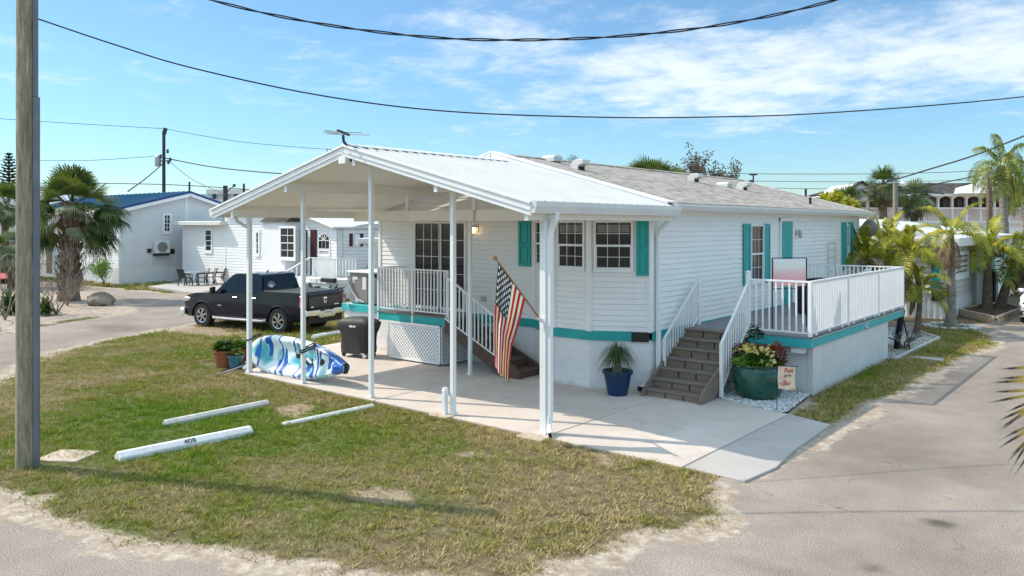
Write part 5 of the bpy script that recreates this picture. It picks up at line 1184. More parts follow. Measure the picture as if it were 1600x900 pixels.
def truck():
    c = Vector((-23.98,15.56,0)); t = thing('pickup_truck','dark navy crew cab pickup truck with chrome wheels parked tail towards the carport','pickup truck',(c.x,c.y,0.0),rz=math.atan2(.2,1)+0)
    # local +x = tail
    WB = 1.76; r = .415; W = .99
    fx, rx = -WB, WB
    lower = [(-2.72,.62),(-2.74,.42),(-2.55,.36)]+[( -WB-.50,.36)]+[(-WB-.49*math.cos(math.pi*i/12),.40+.50*math.sin(math.pi*i/12)) for i in range(13)]+[(-WB+.5,.36),(WB-.5,.36)]+[(WB-.49*math.cos(math.pi*i/12),.40+.50*math.sin(math.pi*i/12)) for i in range(13)]+[(WB+.5,.42),(2.75,.50),(2.83,.62),(2.84,1.28),(2.80,1.335),(.98,1.335),(.92,1.24),(-1.12,1.21),(-1.35,1.20),(-2.1,1.17),(-2.55,1.08),(-2.72,.98),(-2.78,.8)]
    mb = MB()
    def tum(x,z):
        k = 1-.035*max(0,(z-.85))/.45 - .02*max(0,(.6-z))/.3
        if x < -2.1: k *= 1-.13*((-2.1-x)/.6)**1.5
        if x > 2.6: k *= 1-.03*((x-2.6)/.24)
        return k
    shell(mb,lower,W,tum); body = mb.build('body',M['carpaint'],t,local=True,smooth=True,ang=28)
    # bed cavity cover (tonneau) and hood crease
    mb = MB(); mb.box((1.02,-.88,1.325),(2.72,.88,1.355)); mb.build('tonneau_cover',M['cover'],t,local=True,bevel=.012)
    mb = MB(); mb.prism([(-2.5,1.09),(-2.1,1.19),(-1.2,1.235),(-1.2,1.18),(-2.5,1.02)],'y',-.55,.55); mb.build('bonnet_bulge',M['carpaint'],body,local=True,bevel=.02)
    # greenhouse
    gh = [(-1.22,1.19),(-.52,1.80),(-.36,1.87),(.62,1.90),(.80,1.86),(.96,1.24)]
    mb = MB(); shell(mb,gh,.93,lambda x,z: 1-.20*max(0,z-1.2)/.7); cab = mb.build('cab',M['carpaint'],t,local=True,smooth=True,ang=28)
    def sidepane(pts,name='side_window'):
        for s_ in (-1,1):
            mb = MB(); V = [(x, s_*(.93*(1-.20*max(0,z-1.2)/.7)+.006), z) for x,z in pts]; V2 = [(x,y-s_*.02,z) for x,y,z in V]; n = len(V)
            mb.add(V+V2,[tuple(range(n)),tuple(range(2*n-1,n-1,-1))]+[(i,(i+1)%n,n+(i+1)%n,n+i) for i in range(n)]); mb.build(name,M['carglass'],cab,local=True)
    sidepane([(-.98,1.27),(-.52,1.69),(-.36,1.77),(-.14,1.785),(-.14,1.27)]); sidepane([(-.05,1.27),(-.05,1.785),(.50,1.79),(.66,1.74),(.72,1.27)])
    def quadpane(P4,name,m='carglass',par=None):
        mb = MB(); a,b,c_,d_ = [Vector(p) for p in P4]; n_ = (b-a).cross(c_-a).normalized()*.012; mb.add([a-n_,b-n_,c_-n_,d_-n_,a+n_,b+n_,c_+n_,d_+n_],[(3,2,1,0),(4,5,6,7),(0,1,5,4),(1,2,6,5),(2,3,7,6),(3,0,4,7)]); return mb.build(name,M[m],par or cab,local=True)
    bw = quadpane([(.958,-.80,1.28),(.958,.80,1.28),(.835,.70,1.79),(.835,-.70,1.79)],'rear_window')
    mb = MB(); mb.bar((.967,-.22,1.28),(.845,-.19,1.79),.012,.02); mb.bar((.967,.22,1.28),(.845,.19,1.79),.012,.02); mb.build('window_divider',M['trim'],bw,local=True)
    # faint decal on the rear glass
    mb = MB()
    for k in range(7):
        a0 = math.pi*k/7+.05; a1 = math.pi*(k+1)/7-.05; 
        def qq(a,R_): y = -.42-R_*math.cos(a); z = 1.46+R_*math.sin(a); return (.976-(z-1.28)*.241,y,z)
        mb.add([qq(a0,.15),qq(a1,.15),qq(a1,.175),qq(a0,.175)],[(0,1,2,3)])
    mb.add([qq(0,.11),qq(.5,.13),qq(1.2,.10),qq(1.6,.12),qq(2.3,.10),qq(2.8,.11),qq(3.14,.09),(.945,-.42,1.42)],[(0,1,2,3,4,5,6,7)])
    mb.build('window_decal',M['clearlens'],bw,local=True,fix=False)
    quadpane([(-1.20,.80,1.25),(-1.20,-.80,1.25),(-.55,-.70,1.78),(-.55,.70,1.78)],'windscreen')
    mb = MB(); mb.box((.80,-.13,1.885),(.86,.13,1.915)); mb.build('brake_light',M['redlens'],cab,local=True,bevel=.006)
    mb = MB(); mb.tube([(.3,0,1.90),(.38,0,2.0)],[.03,.008],8); mb.build('roof_antenna',M['trim'],cab,local=True)
    # doors: thin shut lines
    mb = MB()
    for s_ in (-1,1):
        for x0,x1,z0,z1 in ((-1.05,-1.05,.48,1.2),(-.09,-.09,.45,1.24),(.80,.90,.85,1.24)):
            ya = W*tum(x0,z0)+.001; yb = W*tum(x1,z1)+.001; mb.bar((x0,s_*ya,z0),(x1,s_*yb,z1),.006,.004,up=(0,1,0))
        mb.bar((-1.05,s_*(W+.001),.46),(.9,s_*(W+.001),.46),.004,.006)
    mb.build('shut_lines',M['darkgap'],body,local=True)
    for s_ in (-1,1):
        for x in (-.25,.60): mb = MB(); mb.bar((x,s_*(W-.0),1.10),(x+.19,s_*(W-.0),1.10),.05,.035); mb.build('door_handle',M['chrome'] ,t,local=True,bevel=.01)
        mb = MB(); mb.bar((-1.02,s_*.95,1.22),(-1.05,s_*1.12,1.27),.05,.05); mb.prism([(-1.12,1.20),(-.98,1.20),(-.96,1.43),(-1.10,1.43)],'y',s_*1.06,s_*1.24); mb.build('wing_mirror',M['trim'],t,local=True,bevel=.025)
        mb = MB(); mb.prism([(2.62,.86),(2.845,.86),(2.85,1.25),(2.66,1.25)],'y',s_*(W-.10),s_*(W-.02)); 
        mb.v = [(v[0],v[1],v[2]) for v in mb.v]; tl = mb.build('tail_light',M['redlens'],t,local=True,bevel=.015)
        mb = MB(); mb.box((2.70,s_*(W-.015),.90),(2.856,s_*(W-.06),1.05)); mb.build('reversing_lens',M['clearlens'],tl,local=True)
        mb = MB(); mb.tube([(-1.15,s_*(W+.02),.40),(-1.05,s_*(W+.10),.385),(1.15,s_*(W+.10),.385),(1.25,s_*(W+.02),.40)],.045,8); mb.build('running_board',M['steel'],t,local=True,smooth=True)
        mb = MB()
        for cx in (-WB,WB):
            pts = [(cx-.485*math.cos(math.pi*i/12),s_*(W*.985),.40+.495*math.sin(math.pi*i/12)) for i in range(13)]
            mb.tube(pts,.022,6)
        mb.build('arch_trim',M['carpaint'],t,local=True,smooth=True)
        mb = MB(); mb.prism([(-2.76,.84),(-2.40,.90),(-2.36,1.0),(-2.66,1.02),(-2.76,.96)],'y',s_*.70,s_*.945); mb.build('headlight',M['clearlens'],t,local=True,bevel=.02)
        mb = MB(); mb.bar((-.98,s_*(W+.0),.80),(-.80,s_*(W+.0),.80),.01,.035); mb.build('door_badge',M['chrome'],t,local=True)
    for x in (-WB,WB):
        for s_ in (-1,1): wheel(t,x,s_*.845,r,.28,s_)
    mb = MB(); mb.box((-2.0,-.70,.36),(2.3,.70,.66)); mb.build('chassis',M['trim'],t,local=True)
    mb = MB(); 
    for x in (-WB,WB): mb.box((x-.55,-.74,.62),(x+.55,.74,.93))
    mb.build('wheel_wells',M['trim'],t,local=True)
    # tailgate, bumper, badge, plate
    mb = MB(); mb.box((2.835,-.76,.76),(2.865,.76,1.30)); tg = mb.build('tailgate',M['carpaint'],t,local=True,bevel=.02)
    mb = MB(); mb.box((2.862,-.74,1.20),(2.875,.74,1.285)); mb.box((2.862,-.72,.80),(2.872,.72,.86)); mb.build('tailgate_trim',M['trim'],tg,local=True,bevel=.008)
    mb = MB(); mb.prism([(-.075,1.17),(.075,1.17),(.085,1.08),(.05,.99),(0,.96),(-.05,.99),(-.085,1.08)],'x',2.866,2.882); e = mb.build('emblem',M['chrome'],tg,local=True,bevel=.008)
    mb = MB(); mb.prism([(-.03,1.12),(.03,1.12),(.012,1.0),(-.012,1.0)],'x',2.88,2.888); mb.build('emblem_face',M['trim'],e,local=True)
    for s_ in (-1,1): mb = MB(); mb.lathe([(.020,-.004),(.034,-.004),(.034,.006),(.020,.006)],(2.883,s_*.045,1.085),12,'x'); mb.build('emblem_horn',M['trim'],e,local=True)
    mb = MB(); mb.bar((2.872,.45,.90),(2.872,.66,.90),.006,.03); mb.bar((2.872,-.66,.88),(2.872,-.54,.88),.006,.03); mb.build('nameplate',M['chrome'],tg,local=True)
    mb = MB(); pr = [(-1.0,.60),(-.97,.80),(-.35,.80),(-.28,.74),(.28,.74),(.35,.80),(.97,.80),(1.0,.60),(.42,.58),(.34,.50),(-.34,.50),(-.42,.58)]
    mb.prism(pr,'x',2.80,2.98); bp = mb.build('rear_bumper',M['chrome'],t,local=True,bevel=.03)
    mb = MB(); mb.box((2.80,-.95,.78),(2.975,.95,.812)); mb.box((2.6,-.8,.36),(2.9,.8,.56)); mb.build('bumper_step',M['trim'],bp,local=True)
    mb = MB(); mb.box((2.982,-.16,.60),(2.992,.16,.76)); pl = mb.build('number_plate',M['paper'],bp,local=True)
    mt = Matrix.Translation((2.994,0,.68)) @ Matrix.Rotation(R(90),4,'Z') @ Matrix.Rotation(R(90),4,'X'); text_mesh('plate_number','408 XKR',.075,M['leaf_dark'],pl,mt,.0008)
    mb = MB(); mb.prism([(-1,.36),(-.98,.62),(.98,.62),(1,.36)],'x',-2.86,-2.66); mb.build('front_bumper',M['chrome'],t,local=True,bevel=.05)
    mb = MB(); mb.box((-2.80,-.70,.62),(-2.70,.70,1.0)); mb.build('grille',M['trim'],t,local=True,bevel=.02)
truck()
def suv():
    q = at(1606,27.6); t = thing('suv','white compact suv seen nose first at the right edge of the road','car',(q.x+.62,q.y+2.35,0),rz=R(90-2))
    # local -x = nose
    WB=1.34; r=.345; W=.90
    prof_ = [(-2.12,.45),(-2.15,.30),(-1.9,.24),(-WB-.42,.24)]+[(-WB-.40*math.cos(math.pi*i/12),.33+.40*math.sin(math.pi*i/12)) for i in range(13)]+[(WB-.42,.22)]+[(WB-.40*math.cos(math.pi*i/12),.33+.40*math.sin(math.pi*i/12)) for i in range(13)]+[(2.0,.3),(2.12,.5),(2.14,.95),(2.05,1.05),(-.95,1.03),(-1.75,.93),(-2.02,.80),(-2.13,.65)]
    mb = MB(); shell(mb,prof_,W,lambda x,z:(1-.03*max(0,z-.8)/.3)*(1-.16*max(0,(-1.5-x)/.65)**1.6 if x < -1.5 else 1)*(1-.06*max(0,(x-1.7)/.4)**1.5 if x>1.7 else 1)); mb.build('body',M['suvwhite'],t,local=True,smooth=True,ang=30)
    gh = [(-1.05,1.01),(-.28,1.52),(-.05,1.60),(1.25,1.62),(1.60,1.56),(2.02,1.03)]
    mb = MB(); shell(mb,gh,.84,lambda x,z:1-.20*max(0,z-1.03)/.6); cab = mb.build('cab',M['suvwhite'],t,local=True,bevel=.04,seg=2)
    mb = MB(); mb.add([(-1.07,-.72,1.04),(-1.07,.72,1.04),(-.30,.64,1.51),(-.30,-.64,1.51),(-1.03,-.72,1.04),(-1.03,.72,1.04),(-.26,.64,1.51),(-.26,-.64,1.51)],[(3,2,1,0),(4,5,6,7),(0,1,5,4),(1,2,6,5),(2,3,7,6),(3,0,4,7)]); mb.build('windscreen',M['carglass'],cab,local=True)
    for s_ in (-1,1):
        for pts in ([(-.85,1.07),(-.25,1.47),(.28,1.52),(.28,1.07)],[(.35,1.07),(.35,1.52),(1.20,1.53),(1.55,1.08)]):
            V = [(x,s_*(.84*(1-.2*max(0,z-1.03)/.6)+.005),z) for x,z in pts]; V2=[(x,y-s_*.02,z) for x,y,z in V]; n=4; mb=MB(); mb.add(V+V2,[tuple(range(4)),(7,6,5,4)]+[(i,(i+1)%n,n+(i+1)%n,n+i) for i in range(n)]); mb.build('side_window',M['carglass'],cab,local=True)
        mb = MB(); mb.prism([(-.98,1.06),(-.80,1.06),(-.80,1.20),(-.94,1.20)],'y',s_*.86,s_*1.06); mb.build('wing_mirror',M['suvwhite'],t,local=True,bevel=.03)
        mb = MB(); mb.prism([(-2.10,.66),(-1.72,.78),(-1.66,.86),(-1.90,.84),(-2.06,.76)],'y',s_*.60,s_*.84); hl = mb.build('headlight',M['clearlens'],t,local=True,bevel=.02)
        mb = MB(); mb.lathe([(0,-.02),(.07,-.02),(.075,0),(0,.0)],(-2.06,s_*.66,.74),14,'x'); mb.build('bulb',M['trim'],hl,local=True)
        mb = MB(); mb.box((-2.16,s_*.50,.30),(-2.02,s_*.82,.50)); fg_ = mb.build('fog_lamp',M['trim'],t,local=True,bevel=.04)
        mb = MB(); mb.lathe([(0,-.02),(.06,-.015),(.065,.02)],(-2.165,s_*.66,.41),14,'x'); mb.build('fog_lens',M['clearlens'],fg_,local=True)
        for x in (-WB,WB): wheel(t,x,s_*.78,r,.22,s_,'alloy',5)
    mb = MB(); mb.box((-2.17,-.45,.36),(-2.06,.45,.62)); mb.build('grille',M['trim'],t,local=True,bevel=.03)
    mb = MB(); mb.box((-1.7,-.66,.24),(1.8,.66,.6)); mb.build('chassis',M['trim'],t,local=True)
suv()
# ================================================================ UTILITY POLES AND WIRES
pp = G(41,731); pt = thing('utility_pole','tall rough wooden utility pole with grey conduit in the left foreground lawn','utility pole',(pp.x,pp.y,0))
mb = MB(); n = 40
rr = random.Random(3); pts = [(pp.x,pp.y,-.1+7.45*i/n) for i in range(n+1)]; mb.tube(pts,[.136-.0022*i/ n*10*.5+rr.uniform(-.0015,.0015) for i in range(n+1)],20); mb.build('wooden_pole',M['polewood'],pt,smooth=True)
rv = Vector((RT[0],RT[1],0)); cq = pp+rv*.165-Vector((FW[0],FW[1],0))*.03
mb = MB(); mb.bar((cq.x,cq.y,0),(cq.x,cq.y,5.35),.085,.06,up=FW+(0,)); mb.bar((cq.x-rv.x*.012,cq.y-rv.y*.012,5.35),(cq.x-rv.x*.012,cq.y-rv.y*.012,7.2),.065,.05,up=FW+(0,)); mb.build('conduit',M['bracket'],pt,bevel=.012)
mb = MB()
for z in (1.2,2.6,4.2,5.3,6.4): mb.bar((cq.x-rv.x*.05,cq.y-rv.y*.05,z),(cq.x+rv.x*.05,cq.y+rv.y*.05,z),.09,.03)
pass
M['wire'] = mat('black_cable',(.015,.016,.022),.55,.2,5)
def wire(label,pts,r,twist=0,n=70,cat='cable'):
    """pts: list of (px,py,D); smooth curve through them"""
    P_ = [at(px,D,zat(py,D)) for px,py,D in pts]; xs = [p[0] for p in pts]; out = []
    k = len(P_)
    for s_ in range(k-1):
        a = P_[max(s_-1,0)]; b = P_[s_]; c = P_[s_+1]; d = P_[min(s_+2,k-1)]; m = max(3,n//(k-1))
        for i in range(m):
            t = i/m; out.append(.5*((2*b)+(c-a)*t+(2*a-5*b+4*c-d)*t*t+(3*b-a-3*c+d)*t**3))
    out.append(P_[-1]); mb = MB()
    if twist:
        L = 0; q = [];q2=[]
        for i,p in enumerate(out):
            if i: L += (p-out[i-1]).length
            a = L*twist; q.append(p+Vector((0,math.cos(a)*r*.8,math.sin(a)*r*.8))); q2.append(p-Vector((0,math.cos(a)*r*.8,math.sin(a)*r*.8)))
        mb.tube(q,r*.62,6); mb.tube(q2,r*.62,6)
    else: mb.tube(out,r,6)
    return tag(mb.build('overhead_cable',M['wire'],smooth=True),label,cat)
wire('long thin cable sagging from the foreground pole across the whole sky',[(55,28,11.5),(180,70,11.6),(300,106,11.7),(500,149,12),(700,174,12.3),(930,183,12.8),(1100,183,13.1),(1300,176,13.6),(1600,151,14.2),(1900,110,15)],.0115)
wire('thick twisted black cable crossing the top of the sky',[(48,-66,11.5),(180,-42,11.4),(330,0,11.3),(440,26,11.3),(560,46,11.3),(700,60,11.3),(850,62,11.3),(1000,54,11.3),(1150,35,11.3),(1305,0,11.4),(1500,-62,11.5),(1700,-140,11.6)],.0175,twist=4.5,n=300)
def upole(px,py0,py1,D,r,label,arm=None,m='poledark'):
    b = at(px,D); t = thing('utility_pole',label,'utility pole',(b.x,b.y,0)); z1 = zat(py1,D); mb = MB(); mb.tube([(b.x,b.y,0),(b.x,b.y,z1)],[r,r*.8],10); mb.build('wooden_pole',M[m],t,smooth=True)
    return t,b,z1,D
M['poledark'] = mat('dark_pole_wood',(.06,.055,.06),.8,.2,4); M['polegrey'] = mat('grey_pole_wood',(.25,.22,.18),.85,.2,4)
t,b,z1,D = upole(256,0,206,62,.15,'distant dark utility pole with a transformer above the blue roof')
mb = MB(); mb.lathe([(0,0),(.22,.0),(.24,.1),(.24,.75),(.15,.85),(0,.86)],(b.x-.35,b.y-.3,zat(260,D)),14); mb.build('transformer',M['steel'],t,smooth=True)
mb = MB(); q0=at(250,D-.3); q1=at(262,D-.3); mb.bar((q0.x,q0.y,zat(252,D)),(q1.x,q1.y,zat(252,D)),.08,.08)
mb.build('cross_arm',M['poledark'],t)
for px,py in ((262,238),(263,255),(266,251),(251,246)): mb=MB(); q = at(px,D-.3); mb.lathe([(0,-.1),(.09,-.1),(.09,.2),(0,.22)],(q.x,q.y,zat(py,D)),8); mb.build('insulator',M['poledark'],t)
mb = MB(); q=at(259,D); mb.bar((b.x,b.y,zat(210,D)),(q.x,q.y,zat(200,D)),.2,.25); mb.build('pole_top',M['poledark'],t)
t,b,z1,D = upole(352,0,290,58,.2,'short stubby greenish pole rising behind the white flat roofed house'); mb = MB(); q=at(366,58); mb.bar((b.x,b.y,zat(302,D)),(q.x,q.y,zat(290,D)),.06,.06); mb.lathe([(0,0),(.1,0),(.1,.2),(0,.22)],(q.x,q.y,zat(292,D)),8); mb.build('bracket',M['poledark'],t)
upole(296,0,284,55,.08,'slim dark pole at the peak of the blue metal roof'); upole(381,0,287,60,.10,'slim dark pole beside the carport eave, in front of the distant flat building')
t,b,z1,D = upole(1177,0,272,120,.14,'tiny far utility pole beyond the shingle roof'); mb = MB(); q0=at(1171,D); q1=at(1183,D); mb.bar((q0.x,q0.y,zat(273,D)),(q1.x,q1.y,zat(273,D)),.15,.2); mb.build('cross_arm',M['poledark'],t); mb=MB(); mb.bar((q0.x,q0.y,zat(284,D)),(b.x,b.y,zat(284,D)),.3,.5); mb.build('transformer',M['poledark'],t)
t,b,z1,D = upole(1399,0,285,62,.22,'weathered wooden pole carrying a street lamp in front of the pink motel',m='polegrey'); mb = MB(); q=at(1411,D); mb.tube([(b.x,b.y,zat(292,D)),(q.x,q.y,zat(286,D))],.04,6); mb.lathe([(0,0),(.2,.02),(.25,.18),(.12,.4),(0,.42)],(q.x,q.y,zat(291,D)),12); mb.build('street_lamp',M['post'],t)
t,b,z1,D = upole(517,0,233,70,.10,'dark pole tip just showing above the carport roof'); mb = MB(); q=at(511,D); mb.bar((q.x,q.y,zat(243,D)),(b.x,b.y,zat(243,D)),.15,.25); mb.bar((q.x,q.y,zat(243,D)),(q.x,q.y,zat(232,D)),.05,.05); mb.build('bracket',M['poledark'],t)
for lab,pts,r in (
 ('thin line from the far left to the transformer pole top',[(-50,182,60),(100,192,61),(256,201,62)],.02),
 ('thin line from the transformer pole top down to the carport peak',[(256,201,62),(380,222,63),(520,234,70)],.02),
 ('thin line meeting the transformer pole at its middle from the left',[(-50,250,60),(120,251,61),(200,247,62),(254,243,62)],.02),
 ('thicker cable from the transformer pole down behind the carport eave',[(258,247,62),(340,262,60),(450,272,58),(560,276,56)],.045),
 ('drop cable from the transformer pole to the blue roof',[(254,256,62),(230,277,55),(200,299,47)],.04),
 ('diagonal guy cable right of the transformer pole',[(262,250,62),(300,280,60),(352,304,56)],.02),
 ('level line just above the blue roof on the left',[(60,286,58),(200,287,58),(296,290,58),(400,297,60)],.03),
 ('cable rising from behind the shingle roof to the tall palm at right',[(1240,309,70),(1330,299,68),(1400,280,62),(1460,262,60),(1530,240,58),(1640,196,55)],.06),
 ('second cable from the street lamp pole to the right edge',[(1400,299,62),(1480,284,60),(1560,268,58),(1650,246,56)],.045),
 ('uppermost faint far line behind the palms at right',[(1130,271,120),(1280,272,120),(1450,270,120),(1640,262,120)],.045),
 ('middle faint far line behind the palms at right',[(1120,282,120),(1290,284,120),(1460,283,120),(1640,276,120)],.04),
 ('lowest faint far line behind the palms at right',[(1120,292,120),(1290,295,120),(1460,292,120),(1640,288,120)],.04),
 ('low drop line right of the street lamp',[(1411,288,62),(1440,297,64),(1475,303,66)],.05)):
    wire(lab,pts,r,n=20)
# ================================================================ PALMS
M['frond'] = leafmat('palm_frond',(.08,.12,.02),(.32,.34,.045),.36,.45,2.2,c=(.62,.50,.10)); M['frond_y'] = leafmat('yellow_palm_frond',(.14,.18,.02),(.52,.47,.045),.42,.45,2.6,c=(.85,.66,.14)); M['frond_d'] = leafmat('dark_palm_frond',(.02,.045,.015),(.08,.13,.03),.2,.45,1.2); M['dead'] = leafmat('dead_frond',(.10,.06,.035),(.26,.18,.11),.15,.8)
M['fan'] = leafmat('fan_palm_leaf',(.05,.085,.025),(.16,.21,.06),.3,.5,1.0,c=(.22,.24,.12)); M['fan_pale'] = leafmat('pale_fan_leaf',(.16,.18,.09),(.36,.36,.22),.2,.6,2)
M['trunk_grey'] = mat('grey_palm_trunk',(.17,.145,.12),.9,.25,3,.4,20,sc=(1,1,4),col2=(.36,.32,.27)); M['trunk_brown'] = mat('brown_palm_trunk',(.10,.07,.05),.95,.25,8,.8,20,col2=(.24,.17,.12)); M['trunk_green'] = mat('green_crownshaft',(.12,.15,.05),.5,.2,3); M['bark'] = mat('tree_bark',(.10,.085,.07),.9,.2,4,.4,20,col2=(.2,.17,.145))
def frond(mb, base, az, el, L, droop, rr, nl=34, ll=.5, lw=.022, fold=.55, hang=.30):
    """pinnate frond: arching rachis and two ranks of drooping leaflets"""
    d = Vector((math.cos(az)*math.cos(el), math.sin(az)*math.cos(el), math.sin(el))); side = Vector((-math.sin(az),math.cos(az),0)); p = Vector(base); pts=[p.copy()]; K = 12; ds=[d.copy()]
    for i in range(K):
        p = p + d*(L/K); d = (d + Vector((0,0,-droop/K*(1+i*.12)))).normalized(); pts.append(p.copy()); ds.append(d.copy())
    mb.tube(pts[::2],[max(.004,.018*(1-i/7)) for i in range(len(pts[::2]))],4,cap=False)
    nl = int(nl*1.35)
    for i in range(nl):
        t = .14+.86*i/nl; f = t*K; k = min(int(f),K-1); q = pts[k].lerp(pts[k+1],f-k); dd = ds[k]
        for s_ in (-1,1):
            l = ll*(math.sin(math.pi*(t*.82+.14))**.6)*rr.uniform(.8,1.1); v = (side*s_*rr.uniform(.8,1)+dd*(.45+.5*t)+Vector((0,0,fold*rr.uniform(.3,1.3)))).normalized()
            w = (dd.cross(v)).cross(v).normalized()*lw*.66*rr.uniform(.7,1.1)
            m_ = q+v*l*.5; e = q+v*l*.88+Vector((0,0,-hang*l*rr.uniform(.6,1.3)))
            mb.add([q-w*.5,q+w*.5,m_+w,m_-w,e],[(0,1,2,3),(3,2,4)])
def pinnate_palm(name,label,base,top,r0,r1,L,n,seed,m='frond',group=None,ll=.5,elr=(-.35,1.25),droop=1.3,dead=0,shaft=0,trunk='trunk_grey',nl=34,lw=.022,hang=.5,azr=None,mid=None):
    rr = random.Random(seed); t = thing(name,label,'palm tree',tuple(base),group); top = Vector(top); base = Vector(base)
    mb = MB(); K=10; mid = Vector(mid) if mid else (base+top)/2+Vector((rr.uniform(-.1,.1),rr.uniform(-.1,.1),0)); pts=[]
    for i in range(K+1): s_=i/K; pts.append((1-s_)**2*base+2*s_*(1-s_)*mid+s_*s_*top)
    rad=[(r0*(1+.35*math.exp(-i*1.2))*(1-i/K)+r1*(i/K))*(1+.04*math.sin(i*5)) for i in range(K+1)]
    mb.tube(pts,rad,12); mb.build('trunk',M[trunk],t,smooth=True)
    if shaft: mb = MB(); mb.tube([top-Vector((0,0,shaft)),top-Vector((0,0,shaft*.5)),top+Vector((0,0,.15))],[r1*1.15,r1*1.3,r1*.7],10); mb.build('crownshaft',M['trunk_green'],t,smooth=True)
    mb = MB()
    for i in range(n):
        az = i*2.39996+rr.uniform(-.25,.25) if azr is None else rr.uniform(*azr); e = elr[0]+(elr[1]-elr[0])*((i+.5)/n); frond(mb,top+Vector((math.cos(az)*r1,math.sin(az)*r1,0)),az,e,L*rr.uniform(.85,1.1),droop*rr.uniform(.8,1.2)*(.8 if e>.9 else 1),rr,nl,ll,lw,hang=hang)
    mb.build('crown',M[m],t,fix=False)
    if dead:
        mb = MB()
        for i in range(dead):
            az = rr.uniform(0,6.28); frond(mb,top+Vector((math.cos(az)*r1*1.3,math.sin(az)*r1*1.3,-.1)),az,-1.0+rr.uniform(-.2,.2),L*rr.uniform(.6,.9),1.2,rr,18,ll*.6,lw*1.2,fold=-.2,hang=.7)
        mb.build('dead_fronds',M['dead'],t,fix=False)
    return t
def fanleaf(mb, c, d, Rf, rr, nseg=26, droop=.35, spread=2.7, w=.034):
    d = d.normalized(); up = Vector((0,0,1)); s_ = d.cross(up)
    s_ = s_.normalized() if s_.length > .05 else Vector((1,0,0)); nrm = s_.cross(d)
    roll = rr.uniform(-.6,.6); s2 = s_*math.cos(roll)+nrm*math.sin(roll); n2 = s2.cross(d)
    for i in range(nseg):
        a = (i/(nseg-1)-.5)*spread; v = (d*math.cos(a)+s2*math.sin(a)+n2*(-.35*abs(math.sin(a*.9)))).normalized(); l = Rf*(1-.22*abs(a/spread*2)**2)*rr.uniform(.85,1.05)
        e1 = c+v*l*.55; e2 = c+v*l*.85+Vector((0,0,-droop*l*.22)); e3 = c+v*l*1.0+Vector((0,0,-droop*l*rr.uniform(.5,1.1))); t = v.cross(n2).normalized()*w*Rf
        mb.add([c,e1+t,e1-t,e2+t*.6,e2-t*.6,e3],[(0,1,2),(1,3,4,2),(3,5,4)])
def fan_palm(name,label,base,top,r0,r1,Rf,pet,n,seed,boots=False,pale=6,group=None,nseg=28,elr=(-1.0,1.4),dead=0,lean=None,extra=()):
    rr = random.Random(seed); t = thing(name,label,'palm tree',tuple(base),group); base=Vector(base); top=Vector(top)
    mb = MB(); K=12; mb.tube([base.lerp(top,i/K) for i in range(K+1)],[(r0*(1-i/K)+r1*(i/K))*(1+.25*math.exp(-i)) for i in range(K+1)],14); mb.build('trunk',M['trunk_brown'],t,smooth=True)
    if boots:
        mb = MB(); H = (top-base).length
        for k in range(150):
            s_ = k/150; z = .10+s_*.93; a = k*2.39996; q = base.lerp(top,min(z,1)); rad = (r0*(1-z)+r1*z); o_ = Vector((math.cos(a),math.sin(a),0)); w = Vector((-math.sin(a),math.cos(a),0))*.075
            a0 = q+o_*rad*.9; a1 = q+o_*(rad+.10+.10*rr.random())+Vector((0,0,.24+.1*rr.random()))
            mb.bar(a0,a1,.13,.05,up=o_)
        mb.build('leaf_boots',M['trunk_brown'],t,fix=False)
    if extra:
        mb = MB()
        for az,e,pl in extra:
            for _ in range(2):
                d = Vector((math.cos(az)*math.cos(e),math.sin(az)*math.cos(e),math.sin(e))); c = top+d*pl*rr.uniform(.85,1.1)+Vector((0,0,-.15)); mb.tube([top,c],[.02,.012],4,cap=False); fanleaf(mb,c,(d+Vector((0,0,-.3))).normalized(),Rf,rr,nseg); az += .18
        mb.build('low_fronds',M['fan'],t,fix=False)
    for mm,nn,er,nm in ((M['fan'],n,elr,'crown'),(M['fan_pale'],pale,(-.9,.2),'pale_fronds'),(M['dead'],dead,(-1.45,-1.0),'dead_fronds')):
        if not nn: continue
        mb = MB()
        for i in range(nn):
            az = i*2.39996+rr.uniform(-.3,.3); e = er[0]+(er[1]-er[0])*rr.random()**.65; d = Vector((math.cos(az)*math.cos(e),math.sin(az)*math.cos(e),math.sin(e))); b = top+Vector((0,0,rr.uniform(-.1,.25)))
            pl = pet*rr.uniform(.75,1.15); c = b+d*pl+Vector((0,0,-.18*pl*pl)); mb.tube([b,b+d*pl*.5,c],[.02,.016,.012],4,cap=False); fanleaf(mb,c,(d+Vector((0,0,-.35 if e < .5 else -.05))).normalized(),Rf*rr.uniform(.8,1.1),rr,nseg,droop=.35 if e < .5 else .12)
        mb.build(nm,mm,t,fix=False)
    return t
b = G(107,470); D = 36.8
fan_palm('sabal_palm','big cabbage palm with a thick booted trunk on the sandy island',(b.x,b.y,0),tuple(at(113,D,zat(326,D))),.42,.36,1.2,1.15,40,4,True,10,elr=(-.45,1.5),extra=[(YAW+R(a_),e_,1.55) for a_,e_ in ((-8,-.35),(5,-.1),(-15,-.6),(0,-.75),(12,-.5),(-4,.15),(8,-.9),(172,-.6),(190,-.8))])
q=at(8,52); fan_palm('sabal_palm','palm behind the tall foreground pole at the far left',(q.x,q.y,0),(q.x,q.y,zat(322,52)),.22,.2,1.1,.9,22,5,False,6)
q=at(18,44); fan_palm('sabal_palm','low drooping palm at the left edge below the small gabled house',(q.x,q.y,0),(q.x,q.y,zat(392,44)),.2,.2,1.1,.8,14,15,False,10,elr=(-.6,.9))
